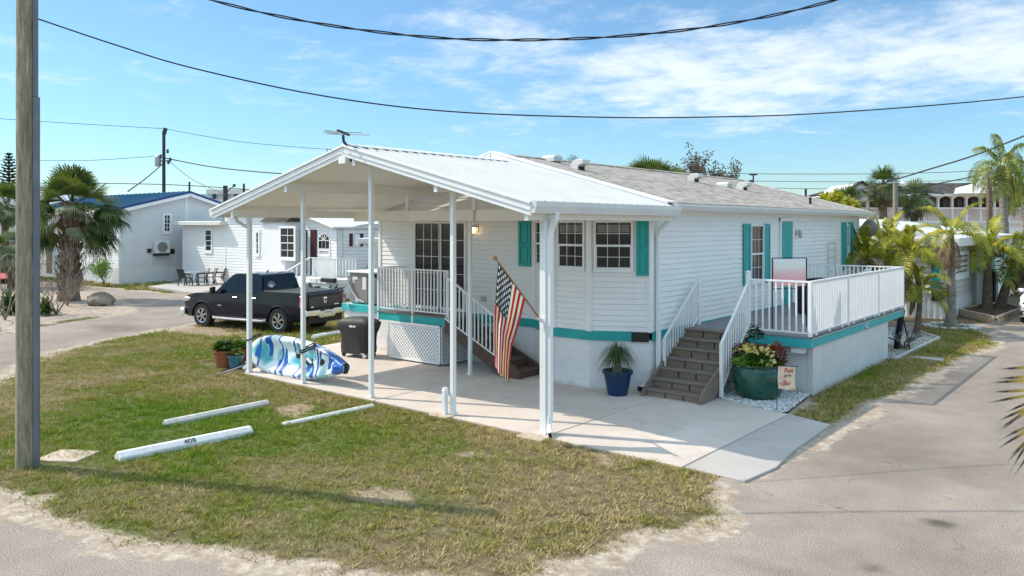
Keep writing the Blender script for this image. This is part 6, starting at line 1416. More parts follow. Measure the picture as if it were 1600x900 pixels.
# agave / bushy plants on the island
def agave(label,px,py,L,n,seed,m='strap'):
    q=G(px,py); rr=random.Random(seed); mb=MB()
    for i in range(n):
        a=rr.uniform(0,6.28); e=rr.uniform(.2,1.4); d=Vector((math.cos(a)*math.cos(e),math.sin(a)*math.cos(e),math.sin(e))); l=L*rr.uniform(.6,1.1); s_=Vector((-math.sin(a),math.cos(a),0))*.045; p0=Vector((q.x,q.y,0))+d*.05; p1=p0+d*l*.6; p2=p0+d*l+Vector((0,0,-.25*l))
        mb.add([p0-s_,p0+s_,p1+s_,p1-s_,p2],[(0,1,2,3),(3,2,4)])
    tag(mb.build('agave',M[m],fix=False),label,'plant')
agave('green strappy clump growing left of the wooden pole on the island',18,490,1.3,130,1); agave('low spiky plant right beside the pole foot on the island',70,492,.9,90,2,'fan')
def bare_shrub(name,label,px,py,H,spread,n,seed,m='bark',leaf=None,z=0,D=None,cat='shrub',r0=.03,lv=4,leafn=2,ls=.06,up=.65,x3=None):
    q = Vector(x3) if x3 else (G(px,py) if D is None else at(px,D)); rr=random.Random(seed); t=thing(name,label,cat,(q.x,q.y,0)); mb=MB(); tips=[]
    def grow(p,d,L,r,k):
        e = p+d*L; e2 = p+d*L*.5+Vector((rr.uniform(-1,1),rr.uniform(-1,1),rr.uniform(-.5,1)))*L*.08; mb.tube([p,e2,e],[r,r*.85,r*.65],5 if k>1 else 4,cap=False)
        if k>=lv: tips.append((e,d)); return
        if k>=lv-2: tips.append((e2,d))
        for _ in range(rr.choice((2,3,3))):
            nd=(d+Vector((rr.uniform(-1,1)*spread,rr.uniform(-1,1)*spread,rr.uniform(-.25,.5)))).normalized(); grow(e,nd,L*rr.uniform(.6,.85),r*.62,k+1)
    for i in range(n):
        a=rr.uniform(0,6.28); d=Vector((math.cos(a)*spread*.7,math.sin(a)*spread*.7,up+rr.uniform(0,.5))).normalized(); grow(Vector((q.x,q.y,z)),d,H*.34,r0,0)
    mb.build('trunk' if cat=='tree' else 'branches',M[m],t,fix=False)
    if leaf:
        mb=MB()
        for e,d in tips:
            for _ in range(leafn):
                c=e+Vector((rr.uniform(-1,1),rr.uniform(-1,1),rr.uniform(-1,1)))*ls*3; u=Vector((rr.uniform(-1,1),rr.uniform(-1,1),rr.uniform(-1,1))).normalized(); w=u.cross(d); w = w.normalized() if w.length > .01 else Vector((1,0,0)); mb.add([c,c+u*ls+w*ls*.4,c+u*ls*2,c+u*ls-w*ls*.4],[(0,1,2,3)])
        mb.build('crown' if cat=='tree' else 'foliage',M[leaf],t,fix=False)
    return t
M['twig'] = mat('grey_brown_twigs',(.16,.12,.09),.9,.3,5,col2=(.36,.29,.23)); M['caslf'] = leafmat('sparse_grey_red_leaves',(.07,.06,.045),(.20,.16,.12),.15,.8)
bare_shrub('bare_shrub','tangled leafless twiggy shrub beside the rock under the cabbage palm',88,492,1.7,.75,9,3,'twig',lv=4,r0=.022)
bare_shrub('bare_shrub','leafless twiggy shrub growing against the thick palm trunk',105,478,2.7,.6,7,13,'twig',lv=4,r0=.022)
bare_shrub('bare_shrub','thin bare branches at the far left edge before the pole',8,500,3.0,.5,4,23,'twig',lv=3,r0=.03)
bare_shrub('bush','small green bush against the sunlit siding of the blue roofed house',163,447,1.5,.6,9,5,'twig','leaf_light',lv=3,r0=.02,leafn=5,ls=.07)
M['rock'] = mat('limestone_rock',(.13,.10,.07),.95,.3,2.5,.9,6,col2=(.42,.34,.26))
def rock():
    q=G(157,477); bm=bmesh.new(); bmesh.ops.create_icosphere(bm,subdivisions=4,radius=1)
    for v in bm.verts:
        n_=math.sin(v.co.x*3+1)*.10+math.sin(v.co.y*5+v.co.z*4)*.08+math.sin(v.co.x*9+v.co.z*7)*.04; v.co*=1+n_; v.co.x*=.62; v.co.y*=.42; v.co.z*=.34
        v.co.z=max(v.co.z+.23,-.05)
    me=bpy.data.meshes.new('rock'); bm.to_mesh(me); bm.free(); me.shade_smooth(); me.materials.append(M['rock']); o=bpy.data.objects.new('rock',me); COL.objects.link(o); o.location=(q.x,q.y,0); o.rotation_euler=(0,.0,.75); tag(o,'brown weathered limestone rock on the sandy island by the palm','rock')
rock()
# ---- palms on the right hand side
def base_top(bx,by,tx,ty,dD=0): b=G(bx,by); D=b.x*FW[0]+b.y*FW[1]; return (b.x,b.y,0), tuple(at(tx,D+dD,zat(ty,D+dD)))
b,t_=base_top(1405,521,1419,398); pinnate_palm('palm_tree','slender leaning palm closest to the far corner of the side deck',b,t_,.10,.07,1.4,11,21,'frond_y',elr=(-.1,1.35),ll=.52,trunk='trunk_grey',nl=32,dead=2,lw=.028)
b,t_=base_top(1431,524,1437,448); pinnate_palm('palm_tree','thin dark trunked low palm beside the leaning one',b,t_,.10,.07,1.0,7,22,'frond_y',ll=.42,trunk='trunk_brown',nl=26,dead=2,lw=.028)
q=at(1348,27.5); pinnate_palm('palm_tree','yellow green clumping palm rising just behind the far deck railing',(q.x,q.y,0),(q.x,q.y,zat(402,27.5)),.12,.1,1.5,13,23,'frond_y',ll=.55,elr=(.15,1.45),nl=32,lw=.03,droop=1.2)
q=at(1385,29.5); pinnate_palm('palm_tree','tall yellow crowned palm behind the deck, its top above the house eave',(q.x,q.y,0),(q.x,q.y,zat(385,29.5)),.13,.1,1.5,13,24,'frond_y',ll=.58,elr=(.15,1.45),nl=32,lw=.03,droop=1.2)
q=at(1320,28.2); pinnate_palm('palm_tree','low dark green palm fronds spilling over the far deck railing',(q.x+.2,q.y+.5,0),(q.x+.2,q.y+.5,zat(412,28.2)),.12,.1,1.4,9,25,'frond',ll=.5,elr=(-.1,.7),nl=30,lw=.026)
b,t_=base_top(1485,512,1486,366); pinnate_palm('palm_tree','grey straight trunked palm in front of the beige house corner',b,t_,.18,.09,1.45,9,26,'frond_y',ll=.52,elr=(.05,1.3),dead=6,nl=32,lw=.022,droop=1.5,shaft=.5)
b=Vector((-5.55,36.9,0)); D=b.x*FW[0]+b.y*FW[1]; pinnate_palm('palm_tree','upright palm in the brick bed, left of the pair',tuple(b),tuple(at(1543,D,zat(390,D))),.2,.12,1.8,12,27,'frond_y',ll=.6,elr=(-.1,1.3),nl=34,lw=.032,droop=1.5,trunk='trunk_brown')
b=Vector((-5.2,37.6,0)); D=b.x*FW[0]+b.y*FW[1]; pinnate_palm('palm_tree','palm leaning right out of the brick bed',tuple(b),tuple(at(1586,D,zat(408,D))),.2,.12,1.8,11,28,'frond',ll=.6,elr=(-.1,1.3),nl=34,lw=.032,droop=1.4,trunk='trunk_brown',dead=3)
q=at(1572,46); pinnate_palm('palm_tree','very tall palm at the right whose shaggy crown stands against the sky',(q.x,q.y,0),tuple(at(1566,46,zat(262,46))),.27,.2,2.3,15,29,'frond',ll=.8,elr=(-.6,1.5),nl=36,lw=.035,droop=1.9,trunk='trunk_grey',hang=.9,dead=2,shaft=1.2)
q=at(1600,52); pinnate_palm('palm_tree','tall palm cut by the right edge behind the shaggy one',(q.x,q.y,0),tuple(at(1602,52,zat(290,52))),.26,.2,2.2,13,30,'frond',ll=.75,elr=(-.5,1.4),nl=34,lw=.035,droop=1.8,hang=.8)
q=at(1555,64); pinnate_palm('palm_tree','slim dark palm between the tall palm and the motel gables',(q.x,q.y,0),tuple(at(1582,64,zat(300,64))),.2,.16,2.0,14,31,'frond_d',ll=.7,elr=(-.8,1.3),nl=26,lw=.045,droop=1.6)
q=at(1380,66); fan_palm('sabal_palm','tallest cabbage palm before the pink motel, beside the lamp pole',(q.x,q.y,0),(q.x,q.y,zat(290,66)),.32,.3,1.2,.8,34,32,False,8,nseg=16,elr=(-1.1,1.4),dead=10)
q=at(1428,66); fan_palm('sabal_palm','shorter cabbage palm right of the lamp pole before the motel',(q.x,q.y,0),(q.x,q.y,zat(308,66)),.28,.26,1.2,.8,30,33,False,6,nseg=16,elr=(-1.2,1.4),dead=8)
q=at(1324,66); fan_palm('sabal_palm','small dark cabbage palm left of the motel gable',(q.x,q.y,0),(q.x,q.y,zat(316,66)),.26,.24,1.1,.7,26,34,False,3,nseg=14,elr=(-1.2,1.4))
# brown withered spindle beside the tall palm
q=at(1546,44); mb=MB(); mb.tube([(q.x,q.y,0),(q.x,q.y,zat(310,44)),tuple(at(1545,44,zat(296,44))),tuple(at(1543,44,zat(270,44)))],[.16,.15,.13,.03],8); t=thing('dead_palm','withered brown palm stump left of the tall shaggy palm','palm tree',(q.x,q.y,0)); mb.build('trunk',M['trunk_brown'],t,smooth=True)
q=at(1580,38.5); bare_shrub('shrub','dense brown shrub pile beneath the palms at the right edge',0,0,1.3,.8,8,44,'twig','leaf_dark',x3=(q.x,q.y+1.5,0),lv=4,leafn=3,ls=.1)
# yellow bush behind the far end of the roof
def blobtree(name,label,px,py,D,rx,rz,n,m,seed,cat='tree',tr='bark',ll=.35,trunk=True):
    q=at(px,D); zc=zat(py,D); rr=random.Random(seed); t=thing(name,label,cat,(q.x,q.y,0)); mb=MB(); mb.tube([(q.x,q.y,0),(q.x,q.y,zc)],[.16,.08],8)
    cl=[]
    for i in range(9):
        a=rr.uniform(0,6.28); e=rr.uniform(-.5,1.2); c=Vector((q.x+rx*.62*math.cos(a)*math.cos(e),q.y+rx*.62*math.sin(a)*math.cos(e),zc+rz*.62*math.sin(e))); cl.append((c,rr.uniform(.35,.6))); mb.tube([(q.x,q.y,zc-rz*.6),tuple(c)],[.06,.02],5)
    mb.build('trunk',M[tr],t,smooth=True); mb=MB()
    for i in range(n):
        c,r_=rr.choice(cl); v=Vector((rr.gauss(0,1),rr.gauss(0,1),rr.gauss(0,1))).normalized()*r_*rr.uniform(.3,1.05); p=c+Vector((v.x*rx,v.y*rx,v.z*rz)); u=Vector((rr.uniform(-1,1),rr.uniform(-1,1),rr.uniform(-.6,.6))).normalized()*ll*rr.uniform(.6,1.2); w=u.cross(Vector((rr.uniform(-1,1),rr.uniform(-1,1),1))).normalized()*ll*.3
        mb.add([p,p+u*.5+w,p+u,p+u*.5-w],[(0,1,2,3)])
    mb.build('crown',M[m],t,fix=False)
blobtree('bush_tree','bright yellow flowering tree showing over the far end of the shingle roof',1304,321,60,1.6,1.0,900,'frond_y',51,ll=.5)
# trees over the roof
q=at(1078,47); bare_shrub('casuarina_tree','sparse leafless reddish grey tree standing above the middle of the shingle roof',0,0,0,0,0,61,x3=(q.x,q.y,0)) if False else None
def sparse_tree():
    D=47; q=at(1082,D); rr=random.Random(62); t=thing('casuarina_tree','sparse reddish grey open tree standing above the middle of the shingle roof','tree',(q.x,q.y,0)); mb=MB(); tips=[]
    def grow(p,d,L,r,k):
        n_=3; pts=[p]; 
        for i in range(n_): d=(d+Vector((rr.uniform(-.12,.12),rr.uniform(-.12,.12),.06))).normalized(); p=p+d*L/n_; pts.append(p); tips.append((p,d,k))
        mb.tube(pts,[r*(1-.12*i) for i in range(n_+1)],5,cap=False)
        if k>=4: return
        for _ in range(3 if k<3 else 2): grow(pts[rr.choice((1,2,3))],(d+Vector((rr.uniform(-.55,.55),rr.uniform(-.55,.55),rr.uniform(-.05,.35)))).normalized(),L*rr.uniform(.58,.8),r*.6,k+1)
    mb.tube([(q.x,q.y,0),(q.x,q.y,2.6)],[.22,.18],8)
    for i in range(13):
        a=i*.7+rr.uniform(-.3,.3); lean=rr.uniform(.15,1.15); grow(Vector((q.x,q.y,2.5)),Vector((RT[0]*math.sin(a)*lean+FW[0]*math.cos(a)*lean*.6,RT[1]*math.sin(a)*lean+FW[1]*math.cos(a)*lean*.6,1)).normalized(),rr.uniform(1.7,2.3),.07,0)
    mb.build('trunk',M['twig'],t,fix=False); mb=MB()
    for p,d,k in tips:
        if k<2: continue
        for _ in range(4):
            c=p+Vector((rr.uniform(-.14,.14),rr.uniform(-.14,.14),rr.uniform(-.14,.14))); u=Vector((rr.uniform(-1,1),rr.uniform(-1,1),rr.uniform(-.2,1))).normalized()*.16; w=u.cross(Vector((rr.uniform(-1,1),rr.uniform(-1,1),.3))).normalized()*.04; mb.add([c,c+u*.5+w,c+u,c+u*.5-w],[(0,1,2,3)])
    mb.build('crown',M['caslf'],t,fix=False)
sparse_tree()
q=at(1012,34); fan_palm('sabal_palm','cabbage palm whose spiky green top shows over the shingle roof',(q.x,q.y,0),(q.x,q.y,zat(303,34)),.25,.22,1.1,.75,30,71,False,0,elr=(.1,1.5))
q=at(1042,35); fan_palm('sabal_palm','lower cabbage palm head partly behind the roof at the foot of the open tree',(q.x,q.y,0),(q.x,q.y,zat(312,35)),.25,.22,1.0,.7,22,72,False,2,elr=(.1,1.5))
q=at(900,50); fan_palm('sabal_palm','tiny palm tips just above the roof between two roof vents',(q.x,q.y,0),(q.x,q.y,zat(268,50)),.2,.18,.7,.4,9,73,False,3,nseg=14,elr=(.0,1.2))
# norfolk pine
def norfolk():
    D=95; q=at(14,D); t=thing('norfolk_pine','dark tiered norfolk island pine on the horizon at the far left','tree',(q.x,q.y,0)); zt=zat(238,D); z0=zat(288,D); mb=MB(); mb.tube([(q.x,q.y,0),(q.x,q.y,zt)],[.3,.05],8); mb.build('trunk',M['bark'],t); mb=MB(); rr=random.Random(5)
    tiers=11
    for k in range(tiers):
        s_=k/tiers; z=z0+(zt-z0)*s_; L=1.35*(1-s_)**.8+.15
        for j in range(8):
            a=j*.785+k*.4; d=Vector((math.cos(a),math.sin(a),.12)); p=Vector((q.x,q.y,z))
            for m_ in range(int(6+L*9)):
                t_=(m_+1)/(6+L*9); c=p+d*L*t_+Vector((0,0,.12*t_*t_)); w=Vector((-math.sin(a),math.cos(a),0))*(.16+.12*(1-t_)); mb.add([c-w,c+d*.10+Vector((0,0,.14)),c+w,c-d*.10-Vector((0,0,.05))],[(0,1,2,3)])
    mb.build('crown',M['leaf_dark'],t,fix=False)
norfolk()
# foreground fronds at the right edge
q=at(1710,6.3); rr=random.Random(81); t=thing('foreground_palm','yellowing palm frond with brown leaf tips poking in at the right edge of the road','palm tree',(q.x,q.y,0))
mb=MB(); mb.tube([(q.x,q.y,0),(q.x,q.y,1.9)],[.12,.09],12); mb.build('trunk',M['trunk_brown'],t,smooth=True)
m_, nt, bs = nodes('tipped_leaflet'); a_ = N(nt,'ShaderNodeAttribute'); a_.attribute_name='tip'; n_=noise(nt,14,3)
c_=ramp(nt,mth(nt,'ADD',a_.outputs['Fac'],mth(nt,'MULTIPLY_ADD',n_.outputs['Fac'],.3,-.15)),[(.0,(.45,.42,.04)),(.45,(.75,.55,.07)),(.62,(.42,.24,.06)),(.76,(.05,.03,.02)),(.92,(.45,.36,.26))]); nt.links.new(c_.outputs[0],bs.inputs['Base Color']); bs.inputs['Roughness'].default_value=.6; M['tipleaf']=m_
V=[];F=[];A=[]
def leaflet(p,v,l,w,hang):
    b=len(V); up=Vector((0,0,1)); s_=v.cross(Vector((RT[1],-RT[0],0))+up*.2).normalized()
    K=7
    for k in range(K+1):
        s=k/K; c=p+v*l*s+Vector((0,0,-hang*l*s*s)); ww=w*math.sin(math.pi*min(.98,s*.9+.1))**.7*(1 if k<K else .05); V.append(tuple(c-s_*ww)); V.append(tuple(c+s_*ww)); A.extend([s,s])
    for k in range(K): F.append((b+2*k,b+2*k+1,b+2*k+3,b+2*k+2))
left = -Vector((RT[0],RT[1],0)); fwv=Vector((FW[0],FW[1],0))
racs=[[(1612,548),(1622,640),(1640,745)],]
tips=[(1558,577,0),(1556,592,0),(1547,598,0),(1547,613,0),(1540,630,.02),(1558,659,.12),(1565,674,.25),(1560,672,.2),(1559,702,.2),(1582,710,.25),(1578,720,.3),(1592,738,.4),(1562,688,.15),(1588,728,.45),(1570,645,.1)]
for i,(tx,ty,h) in enumerate(tips):
    D=5.6+rr.uniform(-.12,.12); e=at(tx,D,zat(ty,D)); bx=1650+rr.uniform(-6,10); by=ty-18-h*170 if h else ty-6; p=at(bx,D+.1,zat(by,D+.1)); d=(e-p); l=d.length; hang=h*.5; v=(d+Vector((0,0,hang*l))).normalized(); leaflet(p,v,l,.011,hang)
rach=[at(1655,5.7,zat(520,5.7)),at(1652,5.7,zat(600,5.7)),at(1660,5.7,zat(680,5.7)),at(1675,5.8,zat(760,5.8))]
for i in range(70):
    s_=rr.random()*2.99; k=int(s_); p=rach[k].lerp(rach[k+1],s_-k); v=(-left*rr.uniform(.4,1)+Vector((rr.uniform(-.5,.5),rr.uniform(-.5,.5),rr.uniform(-.6,.3)))).normalized(); leaflet(p,v,rr.uniform(.25,.45),.011,.2)
me_o=np_mesh('frond',np.array(V)-np.array([q.x,q.y,0]),np.array(F),M['tipleaf'],parent=t,attrs={'tip':A})
mb=MB(); mb.tube([rach[3],rach[2],rach[1],rach[0]],[.012,.010,.008,.004],6); mb.tube([Vector((q.x,q.y,1.85)),(Vector((q.x,q.y,2.2))+rach[0])/2+Vector((0,0,.5)),rach[0]],[.02,.016,.006],6); mb.build('rachis',M['frond_y'],t,smooth=True)
pass
mb=MB()
for i in range(14):
    az=math.atan2(RT[1],RT[0])+rr.uniform(-1.3,1.3); frond(mb,(q.x,q.y,1.9),az,rr.uniform(-.1,1.2),1.6,1.3,rr,26,.4,.02)
mb.build('crown',M['frond'],t,fix=False)
# ================================================================ NEIGHBOURING BUILDINGS
M['grey_and_shade_vinyl'] = mat('grey_and_shaded_siding',(.72,.715,.70),.6,.05,1.5); M['rib_skirt'] = mat('ribbed_white_skirt',(.80,.79,.77),.6,.05,2)  # grey siding, also white siding with its shade put into the colour
M['bluemetal'] = mat('blue_metal_roof',(.055,.17,.28),.4,.12,.6,spec=.5); M['blue_dark'] = mat('blue_roof_trim',(.015,.06,.19),.4,.1,2); M['bluedoor'] = mat('blue_door',(.01,.035,.12),.5,.1,2)
M['maroon'] = mat('dark_maroon_wood',(.06,.012,.015),.6,.2,4); M['pink'] = mat('pink_paint',(.66,.52,.48),.7,.1,1); M['salmon'] = mat('brick_pink_wall',(.24,.12,.10),.8,.15,1.5); M['beige'] = mat('beige_stucco',(.50,.40,.28),.85,.1,1.5); M['beigesid'] = mat('beige_siding',(.62,.585,.52),.6,.05,1.5); M['aqua'] = mat('aqua_awning',(.45,.62,.60),.6,.1,2)
def gsiding(root,name,fixed,axis,a0,a1,zb,ze0,ap,zp,ze1,n,m,lap=.13):
    """gable or flat wall: axis 'x' -> plane x=fixed running in y"""
    mb=MB(); p0=(fixed,a0) if axis=='x' else (a0,fixed); p1=(fixed,a1) if axis=='x' else (a1,fixed)
    def clip(z):
        t0=0 if z<=ze0 else (z-ze0)/max(zp-ze0,.01)*(ap-a0)/(a1-a0); t1=1 if z<=ze1 else 1-(z-ze1)/max(zp-ze1,.01)*(a1-ap)/(a1-a0); return (t0,t1)
    siding(mb,p0,p1,zb,max(ze0,ze1,zp),n,lap,.02,clip); return mb.build(name,m,root,fix=False)
def polywall(mb,axis,fixed,poly,th): # solid behind siding
    mb.prism(poly,axis,fixed,fixed-th)
# ---- blue roofed house
X1=-47.5; yc=21.35; pk_=onX(293,299,X1); e0=onX(190,322,X1); e1=onX(349,319,X1); zb_=.95
nh=thing('mobile_home','white sided home with a blue metal gable roof, beyond the big palm','house',(X1-6,24,0))
zl=e0.z-.12; zr=e1.z-.12; zp=pk_.z-.15
mb=MB(); mb.prism([(yc,0.02),(e1.y,0.02),(e1.y,zr),(pk_.y,zp),(yc,zl)],'x',X1-.01,X1-14.5); mb.build('wall_core',M['grey_and_shade_vinyl'],nh)
gsiding(nh,'gable_siding',X1,'x',yc,e1.y,zb_,zl,pk_.y,zp,zr,(1,0),M['grey_and_shade_vinyl'],.16); mb=MB(); siding(mb,(X1-14.5,yc),(X1,yc),zb_,zl,(0,-1),.16,.02); mb.build('front_siding',M['siding'],nh,fix=False)  # gable turned from the sun gets the greyer siding as painted shade
mb=MB(); k=0
y=yc
while y<e1.y: mb.box((X1+.0,y,0),(X1+.03,y+.12,zb_)); y+=.2
x=X1
while x>X1-14.4: mb.box((x-.12,yc-.03,0),(x,yc,zb_)); x-=.2
mb.box((X1,yc,0),(X1+.012,e1.y,zb_)); mb.box((X1-14.5,yc-.012,0),(X1,yc,zb_)); mb.build('ribbed_skirt',M['rib_skirt'],nh)
mb=MB(); mb.box((X1-.04,yc-.05,0),(X1+.05,yc+.08,zl)); mb.build('corner_trim',M['white'],nh); mb=MB(); q=onX(291,350,X1); mb.box((X1,q.y-.07,zb_),(X1+.04,q.y+.07,zp-.05)); mb.build('corner_trim',M['white'],nh)
mb=MB()
for (ya,za,yb2,zb2) in ((yc-.45,e0.z-.16,pk_.y,pk_.z),(e1.y+.3,e1.z-.1,pk_.y,pk_.z)):
    mb.add([(X1+.35,ya,za),(X1+.35,yb2,zb2),(X1-15,yb2,zb2),(X1-15,ya,za),(X1+.35,ya,za-.1),(X1+.35,yb2,zb2-.1),(X1-15,yb2,zb2-.1),(X1-15,ya,za-.1)],[(0,1,2,3),(7,6,5,4),(0,4,5,1),(1,5,6,2),(2,6,7,3),(3,7,4,0)])
r_=mb.build('roof',M['bluemetal'],nh)
mb=MB()
for i in range(24): x=X1+.3-i*.64; mb.bar((x,yc-.45,e0.z-.15),(x,pk_.y,pk_.z+.01),.03,.07)
mb.build('standing_seams',M['bluemetal'],r_,fix=False)
mb=MB(); mb.bar((X1+.37,yc-.45,e0.z-.22),(X1+.37,pk_.y,pk_.z-.06),.03,.14); mb.bar((X1+.37,e1.y+.3,e1.z-.16),(X1+.37,pk_.y,pk_.z-.06),.03,.14); mb.build('rake_trim',M['blue_dark'],nh)
mb=MB(); mb.bar((X1+.36,yc-.4,e0.z-.38),(X1+.36,pk_.y,pk_.z-.22),.02,.2); mb.bar((X1+.36,e1.y+.3,e1.z-.32),(X1+.36,pk_.y,pk_.z-.22),.02,.2); mb.box((X1-15,yc-.5,e0.z-.42),(X1+.34,yc-.38,e0.z-.26)); mb.build('rake_board',M['white'],nh)
def gwinX(root,X,px0,px1,py0,py1,cols=2,m='glass',fm='white',rows=2):
    a=onX(px0,py1,X); b=onX(px1,py1,X); t=onX((px0+px1)/2,py0,X); return window(root,(X,a.y),(0,1),(1,0),b.y-a.y,onX((px0+px1)/2,py1,X).z,t.z,cols=cols,rows=rows,fr=.14,mw=.03,m_glass=m,fm=fm)
def gwinY(root,Y,px0,px1,py0,py1,cols=2,m='glass',fm='white',rows=2,fr=.12,off=0):
    a=onY(px0,py1,Y); b=onY(px1,py1,Y); return window(root,(a.x,Y+off),(1,0),(0,-1),b.x-a.x,onY((px0+px1)/2,py1,Y).z,onY((px0+px1)/2,py0,Y).z,cols=cols,rows=rows,fr=fr,mw=.03,m_glass=m,fm=fm)
gwinX(nh,X1,253,268,333,365)
mb=MB(); a=onX(236,396,X1); b=onX(261,396,X1); zt_=onX(250,376,X1).z; mb.box((X1+.05,a.y+.1,a.z),(X1+.42,b.y,zt_)); ms=mb.build('mini_split',M['paper'],nh,bevel=.03)
mb=MB(); cy_=(a.y+b.y)/2; cz=(a.z+zt_)/2; R0=(zt_-a.z)*.40; mb.lathe([(0,.0),(R0,.0),(R0,.03),(0,.03)],(X1+.425,cy_,cz),20,'x'); fan_=mb.build('fan_grille',M['acgrey'],ms)
mb=MB(); mb.box((X1+.03,a.y-.25,a.z+.05),(X1+.1,a.y-.02,a.z+.3)); mb.box((X1+.03,b.y+.1,a.z-.05),(X1+.16,b.y+.4,a.z+.25)); mb.box((X1+.03,a.y+.1,a.z-.15),(X1+.5,b.y-.1,a.z-.02)); mb.build('wall_bracket',M['blackmetal'],ms)
mb=MB(); q=onY(79,400,yc); mb.box((q.x-.6,yc-.05,.3),(q.x+.3,yc-.015,2.7)); mb.build('dark_doorway',M['trunk_brown'],nh)
# ---- white flat roofed house with bay window
YF=24.6; wh=thing('mobile_home','white flat roofed home with bay window and arched window, behind the pickup truck','house',(-39,28,0))
xa=onY(287,400,YF).x; xb=onY(353,400,YF).x; xc=onY(414,400,YF).x; xd=onY(469,400,YF).x; xe=onY(527,400,YF).x
zt1=onY(320,352,YF).z; zt2=onY(385,333,YF).z; zt3=onY(510,345,YF).z
mb=MB(); mb.box((xa,YF,0.02),(xb,YF+9,zt1)); mb.box((xb,YF+.001,0.02),(xd,YF+9,zt2)); mb.prism([(xd,.02),(xe,.02),(xe,onY(527,358,YF).z),(xd,zt2-.1)],'y',YF+.002,YF+9); mb.build('wall_core',M['siding'],wh)
mb=MB(); siding(mb,(xa,YF),(xb,YF),.2,zt1,(0,-1),.16,.02); siding(mb,(xb,YF),(xd,YF),.2,zt2,(0,-1),.16,.02)
zee=onY(527,358,YF).z; siding(mb,(xd,YF),(xe,YF),.2,zt2-.1,(0,-1),.16,.02,clip=lambda z:(0,1) if z<=zee else (0,max(0,1-(z-zee)/(zt2-.1-zee)))); mb.build('front_siding',M['siding'],wh,fix=False)
mb=MB(); siding(mb,(xa,YF+9),(xa,YF),.2,zt1,(-1,0),.16,.02); siding(mb,(xe,YF),(xe,YF+9),.2,zee,(1,0),.16,.02); mb.build('side_siding',M['grey_and_shade_vinyl'],wh,fix=False)
mb=MB(); mb.box((xa-.55,YF-.45,zt1),(xb+.2,YF+9.3,zt1+.24)); mb.box((xb-.1,YF-.3,zt2),(xd+.1,YF+9.3,zt2+.2)); mb.bar((xd,YF+4.4,zt2+.02),(xe+.15,YF+4.4,zee+.06),9.6,.1); fr_=mb.build('flat_roof',M['pan'],wh,bevel=.03)
mb=MB(); mb.box((xa-.58,YF-.52,zt1+.02),(xb+.22,YF-.45,zt1+.2)); mb.build('roof_edge',M['gutter'],fr_)
mb=MB(); mb.box((xb-.05,YF-.05,.2),(xb+.05,YF,zt2)); mb.build('corner_trim',M['white'],wh); mb=MB(); mb.box((xa-.05,YF-.05,.0),(xa+.1,YF+.02,zt1)); mb.build('corner_trim',M['white'],wh)
gwinY(wh,YF,321,333,357,395,cols=1); gwinY(wh,YF,400,407,360,400,cols=1)
# bay
bx0,bx1=onY(418,400,YF).x,xd-.05; yb_=YF-.9; zb0,zb1=.9,onY(440,347,YF).z
mb=MB(); mb.prism([(bx0,YF),(bx0+.9,yb_),(bx1,yb_),(bx1+.0,YF)],'z',.02,zb1); bay=mb.build('bay_window',M['siding'],wh)
a=onY(438,405,yb_); b=onY(463,405,yb_); window(wh,(a.x,yb_),(1,0),(0,-1),b.x-a.x,onY(450,406,yb_).z,onY(450,353,yb_).z,cols=2,fr=.12,mw=.03)
window(wh,(bx0+.22,YF-.22),(.707,-.707),(-.707,-.707),.72,onY(450,406,yb_).z,onY(450,353,yb_).z,cols=1,fr=.08,mw=.03)
mb=MB(); mb.prism([(bx0-.1,zb1),(bx1+.15,zb1),(bx1-.2,zb1+.42),(bx0+.35,zb1+.42)],'y',YF-.0,YF-.02); mb.add([(bx0-.15,YF,zb1),(bx0+.8,yb_-.15,zb1),(bx1+.15,yb_-.15,zb1),(bx1+.15,YF,zb1),(bx0+.3,YF,zb1+.42),(bx1-.1,YF,zb1+.42)],[(0,1,4),(1,2,5,4),(2,3,5),(0,3,2,1)]); mb.build('bay_roof',M['shingle_dark'],wh)
# door, arch window, deck
a=onY(470,415,YF); b=onY(481,415,YF); mb=MB(); mb.box((a.x,YF-.06,1.0),(b.x,YF-.024,onY(475,359,YF).z)); d_=mb.build('front_door',M['bluedoor'],wh,bevel=.01)
mb=MB(); mb.lathe([(0,0),(.05,0),(.05,-.06),(0,-.07)],(b.x-.15,YF-.06,2.0),10,'y'); mb.build('door_handle',M['chrome'],d_)
a=onY(487,415,YF); b=onY(496,415,YF); mb=MB(); mb.box((a.x,YF-.10,1.0),(b.x,YF-.024,onY(490,359,YF).z)); mb.build('open_storm_door',M['maroon'],wh,bevel=.01)
a=onY(499,398,YF); b=onY(516,398,YF); z0=onY(508,388,YF).z; z1=onY(508,366,YF).z; w_=(b.x-a.x)/2; cx_=(a.x+b.x)/2
def archpoly(s_): return [(cx_-w_*s_,z0+(1-s_)*.1)]+[(cx_-w_*s_*math.cos(math.pi*i/12),z0+w_*.9+ (z1-z0-w_*.9)*math.sin(math.pi*i/12)*s_) for i in range(13)]+[(cx_+w_*s_,z0+(1-s_)*.1)]
mb=MB(); mb.prism(archpoly(1.12),'y',YF-.055,YF-.022); aw=mb.build('window',M['white'],wh); mb=MB(); mb.prism(archpoly(.95),'y',YF-.062,YF-.056); mb.build('pane',M['glass'],aw)
mb=MB()
for i in (3,5,7,9): t_=math.pi*i/12; mb.bar((cx_,YF-.067,z0+w_*.9),(cx_-w_*.9*math.cos(t_),YF-.067,z0+w_*.9+(z1-z0-w_*.9)*math.sin(t_)*.95),.03,.03,up=(0,1,0))
